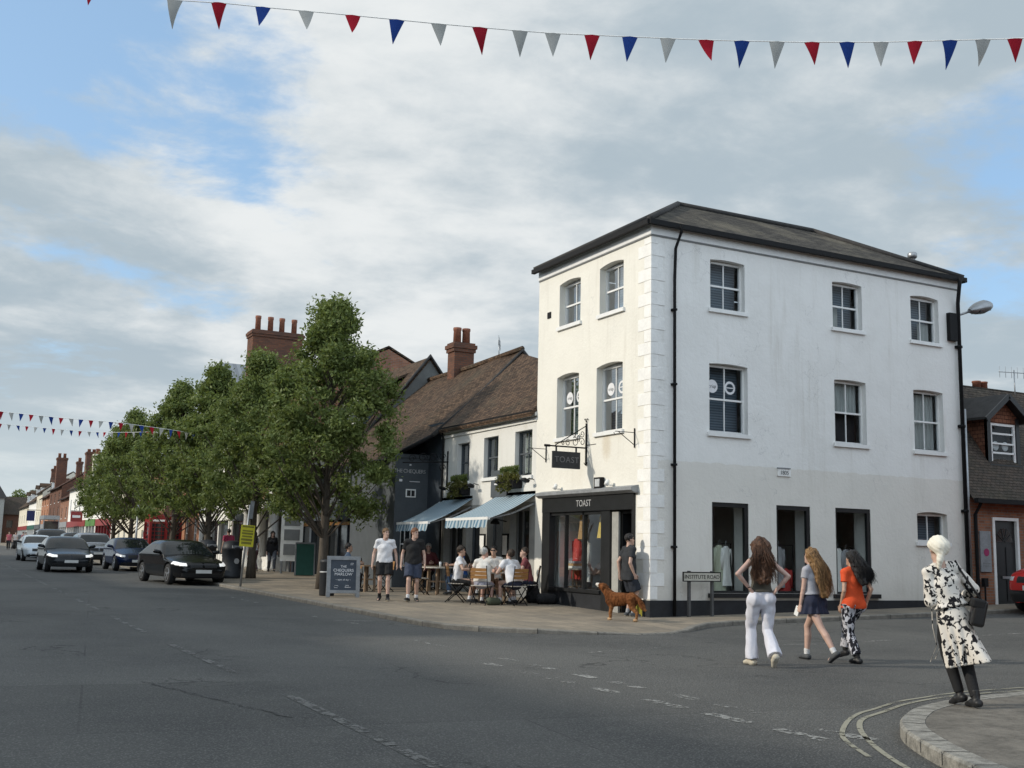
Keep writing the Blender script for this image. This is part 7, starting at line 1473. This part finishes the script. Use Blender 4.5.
# ================================================================== cars
CARM = dict(black=mat_paintcar('black car paint', (.006, .0065, .0075), 0), dark=mat_paintcar('charcoal car paint', (.011, .014, .017), 0), blue=mat_paintcar('dark blue car paint', (.007, .014, .042), .05), silver=mat_paintcar('silver car paint', (.30, .32, .36), .6), white=mat_paintcar('pale grey blue car paint', (.55, .60, .63), .1), red=mat_paintcar('red car paint', (.52, .025, .022), .1), grey=mat_paintcar('dark grey car paint', (.018, .02, .022), 0))
PROF = dict(
 saloon=dict(L=4.9, W=1.86, H=1.46, top=[(.05, .22), (.0, .40), (.02, .60), (.10, .70), (.35, .78), (1.35, .94), (1.42, .97), (2.15, 1.36), (2.55, 1.45), (3.1, 1.46), (3.6, 1.40), (4.35, 1.10), (4.78, 1.04), (4.90, .86), (4.86, .45), (4.75, .24)], belt=.95, ws=((1.42, .97), (2.2, 1.38)), rw=((3.55, 1.41), (4.33, 1.11)), win=[(1.75, .985), (2.28, 1.33), (2.75, 1.395), (3.35, 1.37), (3.95, 1.13), (3.9, 1.02)], wx=(.92, 3.86), wr=.335, pil=(2.72,)),
 hatch=dict(L=4.3, W=1.79, H=1.47, top=[(.05, .22), (.0, .40), (.02, .62), (.10, .74), (.3, .80), (1.05, .98), (1.12, 1.0), (1.95, 1.39), (2.4, 1.47), (3.4, 1.42), (3.95, 1.20), (4.18, 1.0), (4.3, .8), (4.25, .3)], belt=.97, ws=((1.12, 1.0), (1.98, 1.40)), rw=((3.5, 1.41), (4.15, 1.05)), win=[(1.45, 1.02), (2.02, 1.33), (2.5, 1.40), (3.3, 1.36), (3.75, 1.15), (3.7, 1.05)], wx=(.85, 3.45), wr=.325, pil=(2.5,)),
 suv=dict(L=4.6, W=1.88, H=1.66, top=[(.05, .27), (.0, .50), (.02, .78), (.10, .92), (.35, 1.0), (1.2, 1.12), (1.27, 1.14), (1.95, 1.56), (2.4, 1.66), (3.7, 1.62), (4.2, 1.36), (4.45, 1.12), (4.6, .9), (4.55, .4), (4.45, .28)], belt=1.1, ws=((1.27, 1.14), (1.98, 1.575)), rw=((3.75, 1.6), (4.4, 1.17)), win=[(1.6, 1.15), (2.05, 1.50), (2.5, 1.57), (3.6, 1.53), (4.0, 1.3), (3.95, 1.19)], wx=(.92, 3.62), wr=.37, pil=(2.6, 3.45)),
 van=dict(L=4.5, W=1.83, H=1.82, top=[(.05, .25), (.0, .45), (.0, .75), (.10, .90), (.3, 1.0), (.95, 1.15), (1.0, 1.17), (1.8, 1.72), (2.2, 1.82), (4.2, 1.80), (4.4, 1.6), (4.5, 1.0), (4.45, .3)], belt=1.08, ws=((1.0, 1.17), (1.82, 1.735)), rw=((4.25, 1.75), (4.47, 1.15)), win=[(1.4, 1.18), (1.95, 1.64), (2.7, 1.68), (2.7, 1.18)], wx=(.82, 3.5), wr=.33, pil=(2.3,)))
def poly_sd(poly, X, Z_):
    P = np.array(poly); n = len(P); d = np.full(X.shape, 1e9); ins = np.zeros(X.shape, bool)
    for i in range(n):
        a, b = P[i], P[(i + 1) % n]; e = b - a; wx = X - a[0]; wz = Z_ - a[1]; t = np.clip((wx * e[0] + wz * e[1]) / (e @ e), 0, 1); d = np.minimum(d, (wx - e[0] * t) ** 2 + (wz - e[1] * t) ** 2)
        c = ((a[1] > Z_) != (b[1] > Z_)) & (X < (b[0] - a[0]) * (Z_ - a[1]) / (b[1] - a[1] + 1e-12) + a[0]); ins ^= c
    d = np.sqrt(d); d[ins] *= -1; return d
def inpoly(poly, X, Z_): return poly_sd(poly, X, Z_) < 0
def car(label, kind, paint, x, y, yaw, z=None, h=.03, lights=False, scale=1.0, group=None, hl=None):
    q = PROF[kind]; L, W, H = q['L'], q['W'], q['H']; z = float(zroad(x, y)) if z is None else z
    t = thing('car', label, 'car', (x, y, z), yaw, group); hw = W / 2
    tp = [np.array(p_) for p_ in q['top']]; ntp = len(tp); cr = []
    for i_ in range(ntp - 1):
        p0, p1, p2, p3 = tp[max(i_ - 1, 0)], tp[i_], tp[i_ + 1], tp[min(i_ + 2, ntp - 1)]
        for k_ in range(5):
            u_ = k_ / 5; cr.append(.5 * ((2 * p1) + (p2 - p0) * u_ + (2 * p0 - 5 * p1 + 4 * p2 - p3) * u_ * u_ + (-p0 + 3 * p1 - 3 * p2 + p3) * u_ ** 3))
    cr.append(tp[-1])
    ax = [np.arange(-.15, L + .15, h), np.arange(-hw - .12, hw + .12, h), np.arange(.05, H + .15, h)]
    X2, Z2 = np.meshgrid(ax[0], ax[2], indexing='ij'); sd = poly_sd(cr, X2, Z2)
    f = np.clip((.95 - X2) / .95, 0, 1); r = np.clip((X2 - (L - .8)) / .8, 0, 1); belt = q['belt']
    wid = hw - .26 * f ** 2.6 - .16 * r ** 2.4 - np.clip((Z2 - belt) / (H - belt), 0, 1.2) * (.25 if kind != 'van' else .14) - .05 * np.clip((.42 - Z2) / .25, 0, 1) - .02 * np.abs(np.sin(np.clip((Z2 - .62) / .3, -1, 1) * 1.5)) * (Z2 < belt)
    Y = ax[1][None, :, None]; A = sd[:, None, :] + .085 * (np.abs(Y) / hw) ** 2.6 * (Z2[:, None, :] > .5); B = np.abs(Y) - wid[:, None, :]; k = .13
    hh = np.clip(.5 - .5 * (B - A) / k, 0, 1); V = B + (A - B) * hh + k * hh * (1 - hh)
    for wx in q['wx']:
        cyl = np.hypot(X2 - wx, Z2 - q['wr'])[:, None, :] - (q['wr'] + .055); ar = np.maximum(cyl, (hw - .30) - np.abs(Y)); V = np.maximum(V, -ar)
    v, fc = snet(V, np.array([ax[0][0], ax[1][0], ax[2][0]]), h)
    c = v[fc].mean(1); e1 = v[fc[:, 2]] - v[fc[:, 0]]; e2 = v[fc[:, 3]] - v[fc[:, 1]]; nn = np.cross(e1, e2); nn /= np.linalg.norm(nn, axis=1)[:, None] + 1e-9
    cx, cy, cz = c.T; reg = np.zeros(len(fc), int)                 # 0 body 1 side window 2 windscreen 3 rear window 4 grille 5 intake 6 trim 7 left lamp 8 right lamp
    wv = hw - np.clip((cz - belt) / (H - belt), 0, 1.2) * .25
    sw = inpoly(q['win'], cx, cz) & (np.abs(nn[:, 1]) > .45)
    for p in q['pil']: sw &= ~(np.abs(cx - p) < .04)
    reg[sw] = 1
    def segd(s):
        a, b = np.array(s[0]), np.array(s[1]); e = b - a; tt = ((cx - a[0]) * e[0] + (cz - a[1]) * e[1]) / (e @ e); return tt, np.abs((cx - a[0]) * e[1] - (cz - a[1]) * e[0]) / np.linalg.norm(e)
    for code, s in ((2, q['ws']), (3, q['rw'])): tt, d = segd(s); reg[(tt > .05) & (tt < .95) & (d < .10) & (np.abs(cy) < wv - .10) & (reg == 0) & (np.abs(nn[:, 1]) < .6)] = code
    b0 = .64 if kind in ('saloon', 'hatch') else .80
    fr = (nn[:, 0] < -.15) & (cx < .6)
    lamp = (np.abs(cz - b0 - .14 * np.clip(cx, 0, .5)) < .042) & (np.abs(cy) > .54) & (cx < .62) & (reg == 0) & (nn[:, 0] < .1)
    reg[lamp & (cy > 0)] = 7; reg[lamp & (cy < 0)] = 8
    reg[fr & (cx < .2) & (np.abs(cz - b0 + .01) < .075) & (np.abs(cy) < .44) & (np.abs(np.abs(cy) - (.0 if kind != 'saloon' else .0)) > .03)] = 4
    reg[fr & (cx < .3) & (cz < b0 - .26) & (cz > .26) & (np.abs(cy) < .70)] = 5
    reg[(cz < .25) & (reg == 0)] = 6
    tail = (cx > L - .35) & (np.abs(cz - belt + .12) < .09) & (np.abs(cy) > .45); reg[tail] = 9
    vv = np.stack([v[:, 1], v[:, 0] - L / 2, v[:, 2]], 1) * scale                                  # car faces local -y
    names = ['body', 'side_window', 'windscreen', 'rear_window', 'grille', 'air_intake', 'sill_trim', 'headlight', 'headlight', 'tail_light']
    hm = M['lamp_on'] if lights else M['lamp_off']; ms = [CARM[paint], M['car_glass'], M['car_glass'], M['car_glass'], M['plastic'], M['plastic'], M['plastic'], hm, hm, M['red_paint']]
    if kind == 'van': ms[5] = M['plastic']
    for k_ in range(10):
        F_ = fc[reg == k_]
        if len(F_) == 0: continue
        if k_ == 1:
            for sgn in (1, -1):
                F1 = F_[(np.sign(v[F_].mean(1)[:, 1]) == sgn)]
                if len(F1): u, inv = np.unique(F1, return_inverse=True); mesh_obj('side_window', vv[u], inv.reshape(F1.shape)[:, ::-1], ms[1], t, True)
            continue
        u, inv = np.unique(F_, return_inverse=True); mesh_obj(names[k_], vv[u], inv.reshape(F_.shape)[:, ::-1], ms[k_], t, True)
    for wx in q['wx']:
        for sgn in (-1, 1):
            R = rotz(0) @ roty(math.pi / 2 * sgn); rr = q['wr']; cpos = np.array([sgn * (hw - .12), wx - L / 2, rr]) * scale
            mb = MB(); mb.lathe([(rr * .66, -.11), (rr * .95, -.11), (rr, -.07), (rr, .07), (rr * .95, .105), (rr * .66, .105)], cpos, 24, R, caps=True); w = mb.build('wheel', M['rubber'], t, True, False)
            mb = MB(); mb.lathe([(rr * .68, .095), (rr * .66, .112), (rr * .60, .112), (rr * .58, .07)], cpos, 24, R, caps=False)
            for s_ in range(5):
                a = s_ * 2 * math.pi / 5; p0 = cpos + R @ np.array([0, 0, .09]); p1 = cpos + R @ np.array([rr * .62 * math.cos(a), rr * .62 * math.sin(a), .1]); mb.bar(p0, p1, .05, .03, up=(sgn, 0, 0))
            mb.lathe([(.07, .07), (.06, .115)], cpos, 12, R); mb.build('rim', M['alloy'], w, False, False)
            mb = MB(); mb.lathe([(rr * .66, .03), (.02, .03)], cpos, 20, R, caps=False); mb.build('brake_disc', M['plastic'], w, False, False)
    for sgn in (-1, 1):
        mx = q['win'][0][0] + .1; S = SDF(); S.cone((sgn * (hw + .02), mx - L / 2 - .02, belt + .09), (sgn * (hw + .14), mx - L / 2, belt + .11), .07, .075, .03, (0, 0, 1), .9); S.cone((sgn * (hw - .08), mx - L / 2, belt + .03), (sgn * (hw + .04), mx - L / 2, belt + .07), .03, .03, .03); mv, mf = S.mesh(.025 if h < .04 else .04); mesh_obj('wing_mirror', mv * scale, mf, CARM[paint] if paint != 'white' else M['plastic'], t, True)
    zp = b0 - .20; mb = MB(); mb.box(-.26, .26, -L / 2 - .03, -L / 2 + .02, zp - .055, zp + .055); mb.build('number_plate', M['plate'], t, False, False)
    return t
G1_ = 'cars parked along the kerb'
car('black saloon with lit headlamps parked nearest along the kerb', 'saloon', 'black', 7.62, 39.3, R_(6.5), h=.025, lights=True, group=G1_)
car('dark blue car parked second along the kerb', 'hatch', 'blue', 8.0, 53.2, R_(2), h=.03, group=G1_)
car('silver sport utility car parked third along the kerb', 'suv', 'silver', 7.55, 63.0, R_(2), h=.03, group=G1_)
car('black car parked fourth along the kerb behind the silver one', 'suv', 'black', 7.75, 72.5, R_(2), h=.045, group=G1_)
car('black estate car farther back parked beyond the driving saloon', 'suv', 'grey', 6.75, 77.5, R_(1), h=.05, scale=1.12, group=G1_)
car('charcoal saloon with lit headlamps driving towards the camera', 'saloon', 'dark', 5.02, 50.9, R_(1), h=.025, lights=True)
car('pale blue white car driving behind the charcoal saloon', 'hatch', 'white', 5.3, 69.5, R_(2), h=.03)
for i, (x, y, p, lab) in enumerate(((8.1, 101, 'black', 'black car parked far up the street behind the pale car'), (8.2, 113, 'grey', 'grey car parked far up the street, second behind the pale car'), (8.2, 126, 'black', 'farthest parked black car at the left edge of the street'))): car(lab, 'hatch', p, x, y, R_(1), h=.06, group='cars parked far up the street')
car('red van with black bumper parked in front of the brick cottage', 'van', 'red', 25.25, 17.75, R_(-88), z=float(zroad(24.5, 17.75)), h=.025)
# ================================================================== opposite side of the street (outside the frame, mirrored in glass and paint)
FO = -9.0
for i, (y0, y1, he, hr, wl) in enumerate(((-16, -2, 7.5, 10, 'brick'), (-2, 10, 8.5, 11, 'cream'), (10, 24, 7.2, 10, 'brick_dark'), (24, 40, 8.8, 11.5, 'brick'), (40, 60, 7.5, 10, 'far_white'), (60, 90, 8, 11, 'brick'))):
    house(('brick shop opposite standing nearest behind the camera', 'cream rendered house opposite the corner building', 'sooty brick house opposite the cafe', 'tall brick house opposite the pub', 'white house opposite the columned shop', 'long brick terrace opposite the telephone boxes')[i], y0, y1, he, hr, wl, 'clay', 4, [(3.9, 5.4)] if he < 8 else [(3.6, 5), (6, 7.3)], None, xf=FO - 8, name='opposite_house')
B = thing('opposite_house', 'brick building on the other corner of the side street', 'building', (15.5, 7, 0)); F_ = Frame((0, 7.2, 0), (-1, 0, 0), (0, 1, 0))
mb = MB(); facade(mb, F_, -42, -14.5, -.2, 7.5, [(u, u + 1, 3.8, 5.3, 0) for u in np.arange(-40, -16, 3.)] + [(u, u + 1.4, .6, 2.4, 0) for u in np.arange(-40, -16, 4.)], .12); mb.poly([(14.5, 7.2, -.2), (14.5, -2, -.2), (14.5, -2, 7.5), (14.5, 7.2, 7.5)]); mb.build('wall', M['brick'], B)
mb = MB(); mb.slab([(14.2, 7.5, 7.4), (42, 7.5, 7.4), (42, 2.6, 10.5), (17, 2.6, 10.5)], (0, 0, .1)); mb.slab([(14.2, 7.5, 7.4), (14.2, -2.3, 7.4), (17, 2.6, 10.5)], (0, 0, .1)); mb.build('roof', M['clay_x'], B)
mb = MB(); mb.poly([F_(-41.9, .3, .1), F_(-14.6, .3, .1), F_(-14.6, 6, .1), F_(-41.9, 6, .1)]); mb.build('pane', M['dark_glass'], B)

# ================================================================== sky, sun, camera
SUN_EL, SUN_H = R_(27), np.array([-.955, .295])
w = bpy.data.worlds.new('World'); bpy.context.scene.world = w; w.use_nodes = True; nt = w.node_tree; nt.nodes.clear()
class WT(NT):
    def __init__(s, t): s.t = t
W = WT(nt); out = W.n('ShaderNodeOutputWorld'); bg = W.n('ShaderNodeBackground'); bg.inputs[1].default_value = .1; W.l(bg.outputs[0], out.inputs[0])
sky = W.n('ShaderNodeTexSky'); sky.sky_type = 'NISHITA'; sky.sun_disc = False; sky.sun_elevation = SUN_EL; sky.sun_rotation = math.atan2(SUN_H[0], SUN_H[1]); sky.air_density = 1.0; sky.dust_density = 1.2
tc = W.n('ShaderNodeTexCoord'); D = tc.outputs['Generated']; sp = W.n('ShaderNodeSeparateXYZ'); W.l(D, sp.inputs[0])
zz = W.math('ADD', W.math('MAXIMUM', sp.outputs[2], .0), .16)
cb = W.n('ShaderNodeCombineXYZ'); W.l(W.math('DIVIDE', sp.outputs[0], zz), cb.inputs[0]); W.l(W.math('DIVIDE', sp.outputs[1], zz), cb.inputs[1]); cb.inputs[2].default_value = 17.2
n1 = W.noise(cb.outputs[0], .95, 9, .56, .35); n2 = W.noise(cb.outputs[0], 2.6, 7, .6, .2); n3 = W.noise(cb.outputs[0], .42, 3, .5)
def lobe(v, p0, p1):
    d = W.n('ShaderNodeVectorMath', _operation='DOT_PRODUCT'); W.l(D, d.inputs[0]); v = Vector(v).normalized(); d.inputs[1].default_value = v; return W.ramp(d.outputs['Value'], p0, p1)
BLUE1, BLUE2, GREY1, WHITE1, RIGHT1 = (.059, .93, .363), (.135, .894, .428), (.654, .657, .375), (.284, .91, .303), (.73, .612, .305)
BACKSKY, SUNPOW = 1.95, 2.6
dens = W.math('ADD', W.math('MULTIPLY', n1, .55), W.math('MULTIPLY', n2, .45))
dens = W.math('SUBTRACT', dens, W.math('MULTIPLY', lobe(BLUE1, .945, .993), .175)); dens = W.math('SUBTRACT', dens, W.math('MULTIPLY', lobe(BLUE2, .98, .999), .07))
dens = W.math('SUBTRACT', dens, W.math('MULTIPLY', lobe(RIGHT1, .985, .999), .08)); dens = W.math('ADD', dens, W.math('MULTIPLY', lobe((.45, .80, .40), .90, .98), .12)); dens = W.math('ADD', dens, W.math('MULTIPLY', lobe((.06, .975, .20), .975, .995), .10))
cb2 = W.n('ShaderNodeVectorMath', _operation='ADD'); W.l(cb.outputs[0], cb2.inputs[0]); cb2.inputs[1].default_value = (-.16, .06, .03)
m1 = W.noise(cb2.outputs[0], .95, 9, .56, .35); m2 = W.noise(cb2.outputs[0], 2.6, 7, .6, .2)
relief = W.math('SUBTRACT', W.math('ADD', W.math('MULTIPLY', n1, .55), W.math('MULTIPLY', n2, .45)), W.math('ADD', W.math('MULTIPLY', m1, .55), W.math('MULTIPLY', m2, .45)))
cov = W.ramp(dens, .35, .45)
n4 = W.noise(cb.outputs[0], 6.5, 6, .6, .3)
shade = W.math('ADD', W.math('MULTIPLY', n2, .62), W.math('ADD', W.math('MULTIPLY', n3, .13), W.math('MULTIPLY', n4, .25)))
shade = W.math('SUBTRACT', shade, W.math('MULTIPLY', lobe(GREY1, .93, .995), .09)); shade = W.math('ADD', shade, W.math('MULTIPLY', lobe(WHITE1, .93, .998), .07)); shade = W.math('ADD', shade, W.math('MULTIPLY', lobe((.35, .85, .42), .96, .998), .06))
shade = W.math('SUBTRACT', shade, W.math('MULTIPLY', lobe((.06, .972, .225), .982, .998), .13)); shade = W.math('ADD', shade, W.math('MULTIPLY', relief, -.9)); shd = W.ramp(shade, .37, .70)
cloud = W.mix(shd, (3.8, 4.55, 5.1), (7.2, 7.45, 7.5))
low = W.ramp(sp.outputs[2], .0, .17)
cloud = W.mix(low, W.mix(.75, cloud, (5.7, 6.4, 6.6)), cloud)
skyc = W.mix(1.0, sky.outputs[0], (1.9, 2.05, 2.2), 'MULTIPLY'); skyc = W.mix(.6, skyc, (2.9, 4.5, 6.2))
c = W.mix(cov, skyc, cloud)
back = W.ramp(sp.outputs[1], .25, -.55)       # unseen sky behind the camera, brightened to lift the shaded side wall
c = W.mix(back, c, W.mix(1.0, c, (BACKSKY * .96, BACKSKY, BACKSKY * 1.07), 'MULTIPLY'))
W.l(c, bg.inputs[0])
S = bpy.data.lights.new('sun', 'SUN'); S.energy = SUNPOW; S.angle = R_(2.0); S.color = (1, .92, .79)
so = bpy.data.objects.new('sun', S); COL.objects.link(so)
sd = Vector((SUN_H[0] * math.cos(SUN_EL), SUN_H[1] * math.cos(SUN_EL), math.sin(SUN_EL))); so.rotation_euler = sd.to_track_quat('Z', 'Y').to_euler(); so.location = (-30, 40, 40)
cam = bpy.data.cameras.new('camera'); co = bpy.data.objects.new('camera', cam); COL.objects.link(co)
yaw, pitch, roll = R_(-27.29), R_(8.63), R_(1.30)
fwd = Vector((-math.sin(yaw) * math.cos(pitch), math.cos(yaw) * math.cos(pitch), math.sin(pitch))); rt = Vector((math.cos(yaw), math.sin(yaw), 0)); up = rt.cross(fwd)
R2 = rt * math.cos(roll) + up * math.sin(roll); U2 = -rt * math.sin(roll) + up * math.cos(roll)
co.matrix_world = Matrix(((R2.x, U2.x, -fwd.x, 0), (R2.y, U2.y, -fwd.y, 0), (R2.z, U2.z, -fwd.z, 1.45), (0, 0, 0, 1)))
cam.lens = 1102 / 1024 * 36; cam.sensor_width = 36; cam.clip_start = .1; cam.clip_end = 8000
sc = bpy.context.scene; sc.camera = co
sc.view_settings.view_transform = 'Standard'; sc.view_settings.look = 'None'; sc.view_settings.exposure = 0.2; sc.view_settings.gamma = 1; sc.view_settings.use_curve_mapping = False
sc.render.engine = 'CYCLES'; sc.cycles.max_bounces = 8; sc.cycles.transparent_max_bounces = 24; sc.cycles.use_denoising = True; sc.cycles.sample_clamp_indirect = 6
